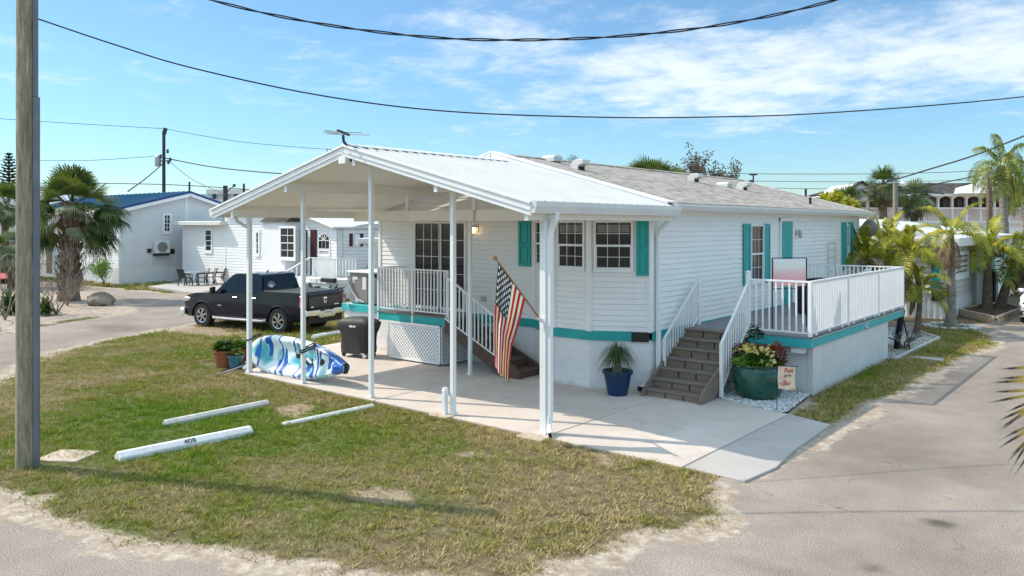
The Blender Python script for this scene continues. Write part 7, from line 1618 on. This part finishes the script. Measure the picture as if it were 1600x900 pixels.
mb.box((cx_-w_*.93,YF-.07,z0+w_*.9-.02),(cx_+w_*.93,YF-.064,z0+w_*.9+.02)); mb.box((cx_-w_*.35,YF-.07,z0),(cx_-w_*.31,YF-.064,z0+w_*.9)); mb.box((cx_+w_*.31,YF-.07,z0),(cx_+w_*.35,YF-.064,z0+w_*.9)); mb.build('muntins',M['white'],aw)
gwinY(wh,YF,499,517,390,400,cols=4,rows=1,fr=.08)
nd=thing('entry_deck','small raised deck with white balusters and steps at the blue door','deck',(xd+2,YF-.8,0))
ax=onY(486,420,YF-1.4).x; bx=onY(526,420,YF-1.4).x
mb=MB(); mb.box((xd-.0,YF-1.4,.75),(bx,YF-.03,.95)); mb.box((ax,YF-1.35,0),(bx-.05,YF-.05,.75)); mb.build('deck_floor',M['rib_skirt'],nd)
railing(nd,(ax,YF-1.4),(bx,YF-1.4),1.05,1.95,n=15,bw=.05,rail=.08); railing(nd,(bx,YF-1.4),(bx,YF-.1),1.05,1.95,n=7,bw=.05,rail=.08)
railing(nd,(ax-.1,YF-1.4),(ax-.1,YF-3.6),1.05,1.95,.1,.95,n=9,bw=.05,rail=.08)
mb=MB()
for i in range(4): mb.box((xd+.1,YF-1.4-.28*(i+1),0),(ax-.2,YF-1.4-.28*i,.95-.22*(i+1)))
mb.build('steps',M['rib_skirt'],nd)
mb=MB(); mb.box((bx-.9,YF-1.65,.85),(bx+.1,YF-1.45,1.05)); tag(mb.build('planter_box',M['black'],bevel=.02),'black planter box hung on the white railing by the arched window','planter')
for i,(lab,dx) in enumerate((('small potted succulent under the deck rail, left one',.5),('small potted succulent under the deck rail, right one',2.3))):
    mb=MB(); leafy(mb,(ax+dx,YF-1.8,.2),.35,.5,60,.4,.06,90+i); tag(mb.build('bush',M['leaf_dark'],fix=False),lab,'plant')
# ---- end wall of a third mobile home with bowed roof; greyer siding paints its shade
g3=thing('mobile_home','bow roofed trailer home end with dark shutters, seen between carport posts','house',(xe+2,28,0))
X3=xe+.05; y0_=YF+.3; y1_=y0_+3.6; zq=zat(360,40.5)
arc=[(y0_+(y1_-y0_)*i/10, zq+.28*math.sin(math.pi*i/10)) for i in range(11)]
mb=MB(); mb.prism([(y0_,.02)]+arc+[(y1_,.02)],'x',X3,X3-.1); mb.box((X3-8,y0_,0.02),(X3-.1,y1_,zq)); mb.build('wall_core',M['grey_and_shade_vinyl'],g3)
mb=MB(); siding(mb,(X3+.01,y0_),(X3+.01,y1_),.2,zq+.05,(1,0),.17,.025); mb.build('end_siding',M['grey_and_shade_vinyl'],g3,fix=False)
mb=MB()
for (a,b) in zip(arc[:-1],arc[1:]): mb.bar((X3-.05,a[0]-.01,a[1]+.03),(X3-.05,b[0]+.01,b[1]+.03),.2,.07)
mb.build('roof_edge',M['pan'],g3)
gwinX(g3,X3+.02,553,561,367,382,cols=1,rows=1)
for (p0_,p1_) in ((545.5,550.5),(562,567)):
    a=onX(p0_,385,X3+.03); b=onX(p1_,385,X3+.03); mb=MB(); mb.box((X3+.03,a.y,a.z),(X3+.07,b.y,onX(p0_,365,X3).z)); mb.build('shutter',M['maroon'],g3)
# awning and post of the rear porch, beyond the air conditioner
aw_=thing('porch_awning','white awning edge on a square post above and behind the air conditioner','awning',(-22,19,0)); D=29.0
a=at(565,D); b=at(600,D); mb=MB(); mb.bar((a.x,a.y,zat(376,D)),(b.x,b.y,zat(376,D)),1.6,.20); mb.build('awning_slab',M['pan'],aw_,bevel=.02)
a=at(581,D); mb=MB(); mb.box((a.x-.08,a.y-.08,0),(a.x+.08,a.y+.08,zat(380,D))); mb.box((a.x-.22,a.y-.16,zat(386,D)),(a.x+.05,a.y+.1,zat(380,D))); mb.build('post',M['post'],aw_)
q=at(571,30); mb=MB(); 
for i in range(5): 
    z=1.9-.28*i; mb.add([(q.x+.1,q.y,z),(q.x-.5,q.y-.1,z-.22),(q.x-.45,q.y+.05,z-.30),(q.x+.1,q.y+.05,z-.12)],[(0,1,2,3)])
mb.tube([(q.x+.1,q.y,0),(q.x+.1,q.y,2.0)],[.03,.02],5); tag(mb.build('potted_palm',M['leaf_light'],fix=False),'pale broad leaved plant behind the awning post','plant')
# ---- grey stilt house with white braces far behind
sh=thing('stilt_house','grey sided house behind with white diagonal porch braces, seen under the carport beam','house',tuple(at(560,60))); D=60
def fbox(mb,px0,px1,py0,py1,D,dep=6):
    a=at(px0,D); b=at(px1,D); c_=Vector((FW[0],FW[1],0))*dep; z0=zat(py1,D) if py1 is not None else 0; z1=zat(py0,D); mb.add([(a.x,a.y,z0),(b.x,b.y,z0),(b.x+c_.x,b.y+c_.y,z0),(a.x+c_.x,a.y+c_.y,z0),(a.x,a.y,z1),(b.x,b.y,z1),(b.x+c_.x,b.y+c_.y,z1),(a.x+c_.x,a.y+c_.y,z1)],[(0,3,2,1),(4,5,6,7),(0,1,5,4),(1,2,6,5),(2,3,7,6),(3,0,4,7)])
mb=MB(); fbox(mb,541,600,335,None,D+2); mb.build('wall',M['grey_and_shade_vinyl'],sh)
mb=MB()
def fbar(mb,p,q,D,w=.18,d=.12): a=at(p[0],D,zat(p[1],D)); b=at(q[0],D,zat(q[1],D)); mb.bar(a,b,d,w,up=(0,0,1))
for p,q_ in (((520,357),(538,341)),((538,360),(538,340)),((545,345),(538,350)),((560,357),(567,345)),((573,345),(573,360)),((567,345),(575,352)),((530,360),(530,350)),((504,352),(497,345))): fbar(mb,p,q_,D)
mb.build('porch_braces',M['white'],sh)
blobtree('dark_tree','dark tree glimpsed under the carport beam left of the white braces',515,350,70,1.6,1.0,700,'leaf_dark',91,ll=.5)
# ---- low distant white building
fb=thing('flat_building','distant low white building with blue green windows above the blue roof','building',tuple(at(350,130))); D=130
mb=MB(); fbox(mb,300,392,306,None,D,20); mb.build('wall',M['grey_and_shade_vinyl'],fb); mb=MB(); fbox(mb,322,400,296,303,D-1,22); mb.build('flat_roof',M['pan'],fb)
mb=MB(); fbox(mb,314,392,303,309,D-.3,.2); mb.build('window_strip',M['aqua'],fb); mb=MB()
for p0_ in (332,350,366): mb=MB(); fbox(mb,p0_,p0_+5,302,311,D-.6,.25); mb.build('pier',M['blue_dark'],fb)
# ---- small gabled house far left
gh_=thing('gabled_house','small pale grey gabled house behind the pole at the far left','house',tuple(at(30,60))); D=60
a=at(0,D); b=at(80,D); def_=(b-a).normalized(); zE=zat(330,D); zP=zat(296,D); m0=at(50,D)
a=at(3,D); 
mb=MB(); c_=Vector((FW[0],FW[1],0))*10
def gp3(p,z): return (p.x,p.y,z)
bq=m0+(m0-a); mb.add([gp3(a,0),gp3(bq,0),gp3(bq,zE),gp3(m0,zP-.2),gp3(a,zE)]+[gp3(v+c_,z) for v,z in ((a,0),(bq,0),(bq,zE),(m0,zP-.2),(a,zE))],[(4,3,2,1,0),(5,6,7,8,9)]+[(i,(i+1)%5,5+(i+1)%5,5+i) for i in range(5)]); mb.build('wall',M['grey_and_shade_vinyl'],gh_)
mb=MB()
for s_ in (a-(m0-a)*.12, bq+(m0-a)*.12):
    z_=zE-.22; f0=Vector((FW[0],FW[1],0))*-.4; mb.add([gp3(s_+f0,z_),gp3(m0+f0,zP),gp3(m0+c_,zP),gp3(s_+c_,z_),gp3(s_+f0,z_-.2),gp3(m0+f0,zP-.2),gp3(m0+c_,zP-.2),gp3(s_+c_,z_-.2)],[(0,1,2,3),(7,6,5,4),(0,4,5,1),(1,5,6,2),(2,6,7,3),(3,7,4,0)])
mb.build('roof',M['pan'],gh_)
mb=MB(); fbox(mb,10,26,324,343,D-.15,.1); w_=mb.build('window',M['white'],gh_); mb=MB(); fbox(mb,12,17.3,326,341,D-.2,.03); fbox(mb,18.7,24,326,341,D-.2,.03); mb.build('pane',M['glass'],w_)
be=thing('beige_house','low beige stucco wall of a house at the left edge behind the palms','house',tuple(at(10,55))); mb=MB(); fbox(mb,-80,26,375,None,55,.4); mb.build('wall',M['beige'],be); mb=MB(); fbox(mb,-80,27,374,377,54.8,5); mb.build('flat_roof',M['gutter'],be)
mb=MB(); q=at(8,51); rv2=Vector((RT[0],RT[1],0)); mb.bar(tuple(at(-40,51,.45)),tuple(at(27,48,.30)),2.0,.06); tag(mb.build('red_awning',mat('faded_red_fabric',(.45,.10,.09),.8,.1)),'low faded red canvas strip at the far left','canvas')
blobtree('hedge','dark bushes between the beige wall and the red strip',8,405,53,2.2,.8,900,'leaf_dark',95,cat='hedge',ll=.4)
# white buildings on the horizon at the left edge
hb=thing('flat_building','white flat building on the horizon behind the norfolk pine','building',tuple(at(5,140))); mb=MB(); fbox(mb,-160,24,288,None,140,20); mb.build('wall',M['pan'],hb); 
for i in range(6): mb=MB(); fbox(mb,-150+i*28,-132+i*28,293,300,139.7,.2); mb.build('window',M['glass'],hb)
# ---- neighbour patio with table and chairs
a=G(236,452); mb=MB(); mb.prism([tuple(G(232,452)[:2]),tuple(G(305,463)[:2]),tuple(G(420,470)[:2]),(-33,24.5),(-45.5,24.5)],'z',-.02,.16); tag(mb.build('patio_slab',M['patio_grey']),'raised grey patio slab with a dark edge before the white flat roofed home','patio')
tq=at(302,44.2); tt=thing('patio_table','small round glass patio table on the neighbour patio','table',(tq.x,tq.y,.16)); mb=MB(); mb.lathe([(0,.70),(.55,.70),(.56,.72),(.55,.74),(0,.74)],(tq.x,tq.y,.16),20); mb.build('table_top',M['steel'],tt)
for k in range(4): a_=k*1.57+.5; mb=MB(); mb.tube([(tq.x+.4*math.cos(a_),tq.y+.4*math.sin(a_),.16),(tq.x+.2*math.cos(a_),tq.y+.2*math.sin(a_),.5),(tq.x+.35*math.cos(a_),tq.y+.35*math.sin(a_),.88)],.022,6); mb.build('leg',M['blackmetal'],tt)
M['sling'] = mat('tan_sling_fabric',(.30,.27,.22),.8,.1)
def pchair(label,px,D,rz,first=None,m='sling'):
    q=at(px,D); c=thing('patio_chair',label,'chair',(q.x,q.y,.16),'metal patio chairs on the neighbour patio',rz)
    mb=MB(); mb.box((-.24,-.22,.40),(.24,.22,.43)); mb.build('seat',M[m],c,local=True); mb=MB(); mb.bar((0,.22,.43),(0,.36,.92),.46,.03,up=(0,1,0)); mb.build('backrest',M[m],c,local=True)
    for sx in (-1,1):
        for y0,y1 in ((-.22,-.25),(.20,.30)): mb=MB(); mb.bar((sx*.25,y0,.42),(sx*.26,y1,0),.045,.045); mb.build('leg',M['blackmetal'],c,local=True)
        mb=MB(); mb.tube([(sx*.26,-.24,.42),(sx*.26,-.22,.64),(sx*.26,.26,.66)],.024,6); mb.bar((sx*.25,.2,.42),(sx*.25,.37,.93),.04,.04); mb.build('armrest',M['blackmetal'],c,local=True)
pchair('black patio chair at the left end of the neighbour table',290,44.0,YAW+R(150),m='black'); pchair('tan sling patio chair immediately right of the glass table',316,44.4,YAW+R(-60)); pchair('tan sling patio chair, middle of the three tan ones',328,44.8,YAW+R(-55)); pchair('tan sling patio chair nearest the truck bonnet',341,45.2,YAW+R(-60))
mb=MB(); mb.box((-46.9,21.5,.0),(-46.6,21.9,.05)); tag(mb.build('paving_slab',M['concrete']),'small slab at the foot of the blue roofed house corner','slab')
# ---- right neighbour: beige mobile home
cr_=G(1482,499); RXX,RYY=cr_.x,cr_.y; rh=thing('mobile_home','beige sided home with white ribbed skirt and teal shutters behind the palms at right','house',(RXX-5,RYY+4,0)); D=RXX*FW[0]+RYY*FW[1]
zt_=zat(385,D); yE=onX(1516,450,RXX).y
mb=MB(); mb.box((RXX-11,RYY,0.02),(RXX,yE,zt_)); mb.build('wall_core',M['beigesid'],rh)
mb=MB(); siding(mb,(RXX-11,RYY),(RXX,RYY),.72,zt_,(0,-1),.2,.035); siding(mb,(RXX,RYY),(RXX,yE),.72,zt_,(1,0),.2,.03); mb.build('beige_siding',M['beigesid'],rh,fix=False)
mb=MB(); x=RXX
while x>RXX-11: mb.box((x-.1,RYY-.05,0),(x,RYY-.02,.72)); x-=.2
y=RYY
while y<yE: mb.box((RXX+.02,y,0),(RXX+.05,y+.1,.72)); y+=.2
mb.box((RXX-11,RYY-.02,0),(RXX,RYY,.72)); mb.box((RXX,RYY,0),(RXX+.02,yE,.72)); mb.build('ribbed_skirt',M['rib_skirt'],rh)
mb=MB(); mb.box((RXX-11.3,RYY-.45,zt_),(RXX+.45,yE+3.2,zt_+.32)); mb.build('roof_edge',M['pan'],rh,bevel=.02); mb=MB(); mb.prism([(RXX-11.3,zt_+.32),(RXX+.45,zt_+.32),(RXX-5.4,zt_+1.1)],'y',RYY-.3,yE+9); mb.build('roof',M['pan'],rh)
gwinX(rh,RXX,1489,1511,393,434,cols=3); 
a=onX(1513,430,RXX); mb=MB(); mb.box((RXX+.03,a.y,onX(1516,430,RXX).z),(RXX+.08,a.y+.45,onX(1516,390,RXX).z)); mb.build('shutter',M['teal'],rh)
a=onY(1462,450,RYY); mb=MB(); mb.box((a.x-.14,RYY-.07,onY(1462,450,RYY).z),(a.x+.14,RYY-.03,onY(1462,410,RYY).z)); mb.build('shutter',M['teal'],rh)
a=onY(1466,462,RYY); mb=MB(); mb.box((a.x-.2,RYY-.12,onY(1466,470,RYY).z),(a.x+.25,RYY-.03,onY(1466,455,RYY).z)); mb.build('skirt_vent',M['black'],rh)
a=onY(1443,465,RYY); mb=MB(); mb.box((a.x-.08,RYY-.08,a.z-.1),(a.x+.08,RYY-.03,a.z+.1)); mb.build('outlet_cover',M['paper'],rh)
# white column and further wall
mb=MB(); q=Vector((RXX+.35,yE+.1,0)); mb.box((q.x-.12,q.y-.12,0),(q.x+.12,q.y+.12,zt_)); mb.build('porch_column',M['white'],rh,bevel=.02); mb=MB(); mb.box((q.x+.125,q.y-.1,0),(q.x+.15,q.y+.1,2.4)); mb.build('column_trim',M['teal'],rh)
mb=MB(); mb.box((RXX-6,yE+3.1,0),(RXX+.25,yE+9,zt_)); siding(mb,(RXX+.25,yE+3.1),(RXX+.25,yE+9),.3,zt_,(1,0),.2,.03); mb.build('rear_wall',M['rib_skirt'],rh,fix=False)
gwinX(rh,RXX+.27,1537,1546,378,418,cols=2); 
for p0_,p1_ in ((1530,1536),(1547,1552)): a=onX(p0_,420,RXX+.27); b=onX(p1_,420,RXX+.27); mb=MB(); mb.box((RXX+.29,a.y,a.z),(RXX+.33,b.y,onX(p0_,378,RXX+.27).z)); mb.build('shutter',M['teal'],rh)
mb=MB(); a=onX(1541,470,RXX+.3); mb.box((RXX+.45,a.y-.35,0),(RXX+.7,a.y+.35,1.55)); tag(mb.build('iron_screen',M['black'],bevel=.05),'black ironwork screen against the white rear wall of the beige home','screen')
# heron statue
hq=at(1517,36.2); he=thing('heron_statue','black heron shaped statue standing by the white column of the beige home','statue',(hq.x,hq.y,0)); L_=Vector((-RT[0],-RT[1],0))
mb=MB(); base=Vector((hq.x,hq.y,.12)); mb.tube([base+L_*.62+Vector((0,0,.10)),base+L_*.45+Vector((0,0,.30)),base+L_*.15+Vector((0,0,.50)),base-L_*.12+Vector((0,0,.66)),base-L_*.2+Vector((0,0,.80))],[.03,.16,.22,.18,.09],12)
mb.tube([base-L_*.16+Vector((0,0,.74)),base-L_*.02+Vector((0,0,1.0)),base+L_*.08+Vector((0,0,1.2)),base+L_*.02+Vector((0,0,1.42)),base-L_*.04+Vector((0,0,1.55))],[.11,.06,.05,.045,.06],10)
mb.tube([base-L_*.03+Vector((0,0,1.56)),base+L_*.10+Vector((0,0,1.58)),base+L_*.32+Vector((0,0,1.48))],[.06,.05,.008],8); mb.tube([base+Vector((0,0,.5)),base+Vector((0,0,-.1))],[.04,.03],6); mb.tube([base+L_*.14+Vector((0,0,.5)),base+L_*.1+Vector((0,0,-.1))],[.04,.03],6); mb.build('bird_body',M['black'],he,smooth=True)
# brick bed
M['brick'] = mat('pale_edging_brick',(.42,.28,.20),.9,.2,9,.4,30,col2=(.62,.50,.40))
bd=[(-6.35,35.1),(-4.62,32.6),(-4.35,36.9),(-5.4,39.2)]; mb=MB()
for p,q_ in zip(bd,bd[1:]+bd[:1]):
    P0=Vector((*p,0)); P1=Vector((*q_,0)); L=(P1-P0).length; k=max(1,int(L/.22))
    for lvl in (0,1,2):
        for i in range(k): a=P0.lerp(P1,(i+.04+(.5/k if False else 0))/k); b=P0.lerp(P1,(i+.95)/k); mb.bar((a.x,a.y,.05+lvl*.09),(b.x,b.y,.05+lvl*.09),.11,.082)
tag(mb.build('brick_edging',M['brick'],fix=False),'low pale brick border round the palm bed at right','planter bed'); mb=MB(); mb.prism(bd,'z',-.02,.16); tag(mb.build('bed_soil',M['soil']),kind='structure'); pebbles('mulch','dark bark mulch filling the brick palm bed',bd,1500,15,z=.17,size=(.04,.09),m='mulch')
ring=[(G(1485,512).x+.75*math.cos(i*.42),G(1485,512).y+.75*math.sin(i*.42)) for i in range(15)]; rr=random.Random(2)
for i,(x,y) in enumerate(ring):
    pass
mb=MB()
for x,y in ring:
    bm=bmesh.new(); bmesh.ops.create_icosphere(bm,subdivisions=1,radius=.13*rr.uniform(.7,1.2)); mb.add([(v.co.x*1.3+x,v.co.y+y,v.co.z*.6+.05) for v in bm.verts],[tuple(v.index for v in f.verts) for f in bm.faces]); bm.free()
tag(mb.build('stone_ring',M['pebble'],bevel=.01),'ring of pale stones round the foot of the grey trunked palm','stones')
mb=MB(); q=G(1400,548); mb.bar((q.x,q.y,.0),(q.x+.1,q.y+.25,1.15),.16,.10); mb.bar((q.x+.35,q.y+.1,0),(q.x+.1,q.y+.25,1.0),.05,.05); tag(mb.build('folded_board',M['navy'],bevel=.03),'dark navy board leaning at the far end of the deck base','board')
bare_shrub('driftwood','pale driftwood branches on the far pebble bed',1412,548,.9,.9,5,19,'trunk_grey',lv=2,r0=.045,cat='driftwood')
# ---- pink motel
D=78; mo=thing('motel','long pink motel with brown roofs, white gables and arched balconies at right','hotel',tuple(at(1450,D)))
mb=MB(); fbox(mb,1328,1760,304,None,D+2.5,10); mb.build('wall',M['salmon'],mo)
mb=MB(); fbox(mb,1326,1760,326,345,D-.1,.25); mb.build('balcony_parapet',M['pink'],mo); mb=MB(); fbox(mb,1326,1760,324,326.5,D-.2,.35); fbox(mb,1326,1760,345,348,D-.2,2.8); mb.build('balcony_floor',M['white'],mo)
for i in range(18): mb=MB(); fbox(mb,1333+i*22,1336+i*22,305,352,D-.15,.3); mb.build('column',M['white'],mo)
mb=MB()
for i in range(17):
    for s_ in (0,1):
        x0=1336+i*22; n_=6
        pts=[(x0+19*j/n_, 311-4.5*math.sin(math.pi*j/n_)) for j in range(n_+1)]
        if s_==0:
            for (a0,b0),(a1,b1) in zip(pts[:-1],pts[1:]):
                a=at(a0,D,zat(b0,D)); b=at(a1,D,zat(b1,D)); c=at(a1,D,zat(304,D)); d=at(a0,D,zat(304,D)); mb.add([a,b,c,d],[(0,1,2,3)])
mb.build('arches',M['white'],mo,fix=False)
mb=MB(); fbox(mb,1322,1760,302,306,D-1.2,14); mb.build('eave_fascia',M['white'],mo)
mb=MB()
def hip(px0,px1,py0,py1,D,dep,inset):
    a=at(px0,D-1.3); b=at(px1,D-1.3); c=Vector((FW[0],FW[1],0)); r0=at(px0+inset,D+dep/2); r1=at(px1-inset,D+dep/2); z0=zat(py1,D-1.3); z1=zat(py0,D+dep/2); a2=a+c*(dep+2.6); b2=b+c*(dep+2.6)
    mb.add([(a.x,a.y,z0),(b.x,b.y,z0),(b2.x,b2.y,z0),(a2.x,a2.y,z0),(r0.x,r0.y,z1),(r1.x,r1.y,z1)],[(0,1,5,4),(1,2,5),(2,3,4,5),(3,0,4),(0,3,2,1)])
hip(1322,1760,286,302,D,10,14); mb.build('shingle_roof',M['shingle_dark'],mo)
def mgable(pc,hw,pt,pb,DD=2.2,):
    mb=MB(); a=at(pc-hw,D-DD,zat(pb,D-DD)); b=at(pc+hw,D-DD,zat(pb,D-DD)); p_=at(pc,D-DD,zat(pt,D-DD)); c=Vector((FW[0],FW[1],0))*7; mb.add([a,b,p_,a+c,b+c,p_+c],[(0,1,2),(5,4,3),(0,3,4,1),(1,4,5,2),(2,5,3,0)]); g_=mb.build('gable',M['white'],mo)
    mb=MB()
    for e in (a,b): mb.bar(e+Vector((0,0,.12))+(e-p_)*.12,p_+Vector((0,0,.15)),.9,.12)
    mb.build('gable_roof',M['shingle_dark'],g_)
mgable(1346,24,300,314); mb=MB(); fbox(mb,1326,1367,308,313,D-2.6,.3); mb.build('gable_band',M['pink'],mo)
mgable(1345,26,286,303,1.4)
for pc,hw in ((1530,30),(1580,30),(1640,30)):
    mb=MB(); a=at(pc-hw,D-2.6); b=at(pc+hw,D-2.6); c=Vector((FW[0],FW[1],0))*6; ap2=at(pc,D+.4,zat(284,D)); z0=zat(302,D-2.6); a2=a+c; b2=b+c
    mb.add([(a.x,a.y,z0),(b.x,b.y,z0),(b2.x,b2.y,z0),(a2.x,a2.y,z0),tuple(ap2)],[(0,1,4),(1,2,4),(2,3,4),(3,0,4),(0,3,2,1)]); mb.build('tent_roof',M['pan'],mo)
for p0_ in (1452,1508,1545): mb=MB(); fbox(mb,p0_,p0_+13,286,289,D+4,1.5); mb.build('rooftop_unit',M['blackmetal'],mo)
for i in range(17): mb=MB(); fbox(mb,1341+i*22,1349+i*22,312,325,D+2.4,.1); mb.build('window',M['glass'],mo)
# pale rooftops between the palms and the motel
for i,(p0_,p1_,py0,py1,D2,lab) in enumerate(((1440,1500,368,380,48,'white flat roofed unit behind the grey trunked palm'),(1500,1700,346,420,60,'bright white walled building behind the tall palm at right'),(1428,1500,346,358,62,'pale low roof between the motel and the palms'))):
    o_=thing('flat_building',lab,'building',tuple(at((p0_+p1_)/2,D2))); mb=MB(); fbox(mb,p0_,p1_,py0+3,None,D2,6); mb.build('wall',M['rib_skirt'],o_); mb=MB(); fbox(mb,p0_-2,p1_+2,py0,py0+3,D2-.4,7); mb.build('flat_roof',M['pan'],o_)
wb=thing('white_shed','small white walled shed with a grey roof behind the clumping palms','shed',tuple(at(1425,44))); mb=MB(); fbox(mb,1405,1440,378,None,46,3); mb.build('wall',M['pan'],wb); mb=MB(); fbox(mb,1402,1445,371,378,45.6,4); mb.build('roof',M['gutter'],wb)
mb=MB(); fbox(mb,1288,1300,306,None,75,3); tag(mb.build('flat_building',M['pan']),'white block peeking above the far end of the shingle roof','building')
mb=MB(); a=at(1272,70); fbox(mb,1271,1285,309,None,70,6); tag(mb.build('white_building',M['gutter']),'low grey white block left of the yellow tree','building')
# far tree line closes the horizon
def farline(label,D,x0,x1,y,amp,n,seed,m='leaf_dark'):
    rr=random.Random(seed); mb=MB()
    for i in range(n):
        px=rr.uniform(x0,x1); h=zat(y+rr.uniform(-amp,amp*.6)+3*math.sin(px*.05),D); z=h*rr.uniform(.2,1); p=at(px,D+rr.uniform(-4,4),z); u=Vector((rr.uniform(-1,1),rr.uniform(-1,1),rr.uniform(-.6,.8))).normalized()*1.3; w=u.cross(Vector((rr.uniform(-1,1),rr.uniform(-1,1),1))).normalized()*.8; mb.add([p,p+u*.5+w,p+u,p+u*.5-w],[(0,1,2,3)])
    tag(mb.build('far_trees',M[m],fix=False),label,'trees',kind='stuff')
farline('dark far tree line at the left horizon',150,-300,900,335,8,5000,1); farline('dark far tree line at the right horizon',150,900,2100,335,8,5000,2)
# ================================================================ SKY, SUN, CAMERA
w=bpy.data.worlds.new('World'); S.world=w; w.use_nodes=True; nt=w.node_tree; bg=nt.nodes['Background']
trav=Vector((.88,.39,-1.0)).normalized(); az=math.atan2(-trav.x,-trav.y); el=math.asin(-trav.z)
sk=nt.nodes.new('ShaderNodeTexSky'); sk.sky_type='NISHITA'; sk.sun_disc=False; sk.sun_elevation=el; sk.sun_rotation=az; sk.altitude=0; sk.air_density=1.0; sk.dust_density=.15; sk.ozone_density=3.0
tc=nt.nodes.new('ShaderNodeTexCoord'); sp_=nt.nodes.new('ShaderNodeSeparateXYZ'); nt.links.new(tc.outputs['Generated'],sp_.inputs[0])
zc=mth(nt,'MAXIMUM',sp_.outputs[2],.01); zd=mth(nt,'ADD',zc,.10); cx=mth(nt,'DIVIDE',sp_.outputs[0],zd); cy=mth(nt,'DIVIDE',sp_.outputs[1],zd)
cb=nt.nodes.new('ShaderNodeCombineXYZ'); nt.links.new(cx,cb.inputs[0]); nt.links.new(cy,cb.inputs[1])
def wn(scale,det,ro,loc=(0,0,0),dist=0):
    mp=nt.nodes.new('ShaderNodeMapping'); mp.inputs['Location'].default_value=loc; nt.links.new(cb.outputs[0],mp.inputs[0]); n=nt.nodes.new('ShaderNodeTexNoise'); n.inputs['Scale'].default_value=scale; n.inputs['Detail'].default_value=det; n.inputs['Roughness'].default_value=ro; n.inputs['Distortion'].default_value=dist; nt.links.new(mp.outputs[0],n.inputs['Vector']); return n.outputs['Fac']
big=wn(.55,4,.5,(2.3,1.1,0)); fine=wn(3.4,10,.66,(0,0,0),.25)
def dirmask(px,py,ax_,ay_):   # soft patch of sky around a direction, in azimuth / height
    d=Vector((FW[0]+(px-800)/FPX*RT[0],FW[1]+(px-800)/FPX*RT[1],(HOR-py)/FPX)).normalized(); h=math.hypot(d.x,d.y)
    lat=mth(nt,'SUBTRACT',mth(nt,'MULTIPLY',sp_.outputs[0],-d.y/h*-1),mth(nt,'MULTIPLY',sp_.outputs[1],d.x/h)); dz=mth(nt,'SUBTRACT',sp_.outputs[2],d.z)
    s=mth(nt,'ADD',mth(nt,'POWER',mth(nt,'DIVIDE',mth(nt,'ABSOLUTE',lat),ax_),2),mth(nt,'POWER',mth(nt,'DIVIDE',mth(nt,'ABSOLUTE',dz),ay_),2))
    e=mth(nt,'EXPONENT',mth(nt,'MULTIPLY',s,-1)); fwd=mth(nt,'GREATER_THAN',mth(nt,'ADD',mth(nt,'MULTIPLY',sp_.outputs[0],d.x),mth(nt,'MULTIPLY',sp_.outputs[1],d.y)),0); return mth(nt,'MULTIPLY',e,fwd)
mk=mth(nt,'MAXIMUM',dirmask(1150,110,.30,.070),mth(nt,'MULTIPLY',dirmask(1480,90,.22,.06),.95)); mk=mth(nt,'MAXIMUM',mk,mth(nt,'MULTIPLY',dirmask(850,90,.22,.12),.62)); mk=mth(nt,'MAXIMUM',mk,.16); mk=mth(nt,'MAXIMUM',mk,mth(nt,'MULTIPLY',dirmask(380,130,.45,.05),.42))
den=mth(nt,'ADD',mth(nt,'MULTIPLY',fine,.75),mth(nt,'MULTIPLY',big,.35)); den=mth(nt,'ADD',den,mth(nt,'MULTIPLY',mk,.42))
cl=nt.nodes.new('ShaderNodeMapRange'); cl.inputs[1].default_value=.66; cl.inputs[2].default_value=1.02; cl.interpolation_type='SMOOTHSTEP'; nt.links.new(den,cl.inputs[0])
hs=nt.nodes.new('ShaderNodeHueSaturation'); hs.inputs['Saturation'].default_value=1.08; hs.inputs['Hue'].default_value=.488; nt.links.new(sk.outputs[0],hs.inputs['Color'])
gr_=ramp(nt,mth(nt,'MULTIPLY',zc,2.0),[(.0,(.50,.60,.67)),(.14,(.52,.64,.72)),(.36,(.62,.70,.77)),(.56,(.70,.72,.77)),(1,(4.5,2.85,1.95))]); skc=mixc(nt,1.0,hs.outputs[0],gr_.outputs[0],'MULTIPLY'); col=mixc(nt,mth(nt,'MULTIPLY',cl.outputs[0],.72),skc,(5.3,5.5,5.6)); nt.links.new(col,bg.inputs['Color']); bg.inputs['Strength'].default_value=.15  # upper stop brightens and warms the unseen overhead sky as added fill light
sun=bpy.data.lights.new('sun','SUN'); sun.energy=3.0; sun.angle=R(.5); sun.color=(1,.92,.79); so=bpy.data.objects.new('sun',sun); COL.objects.link(so); so.rotation_euler=trav.to_track_quat('-Z','Y').to_euler(); so.location=(0,0,30)
cam=bpy.data.cameras.new('camera'); co=bpy.data.objects.new('camera',cam); COL.objects.link(co); co.location=(0,0,CH); co.rotation_euler=(R(90),0,YAW); cam.sensor_width=36; cam.lens=36*FPX/1600; cam.shift_y=(HOR-450)/1600; cam.clip_end=3000; cam.clip_start=.1; S.camera=co
S.view_settings.view_transform='Standard'; S.view_settings.look='None'; S.view_settings.gamma=1; S.view_settings.use_curve_mapping=False; S.view_settings.exposure=.54
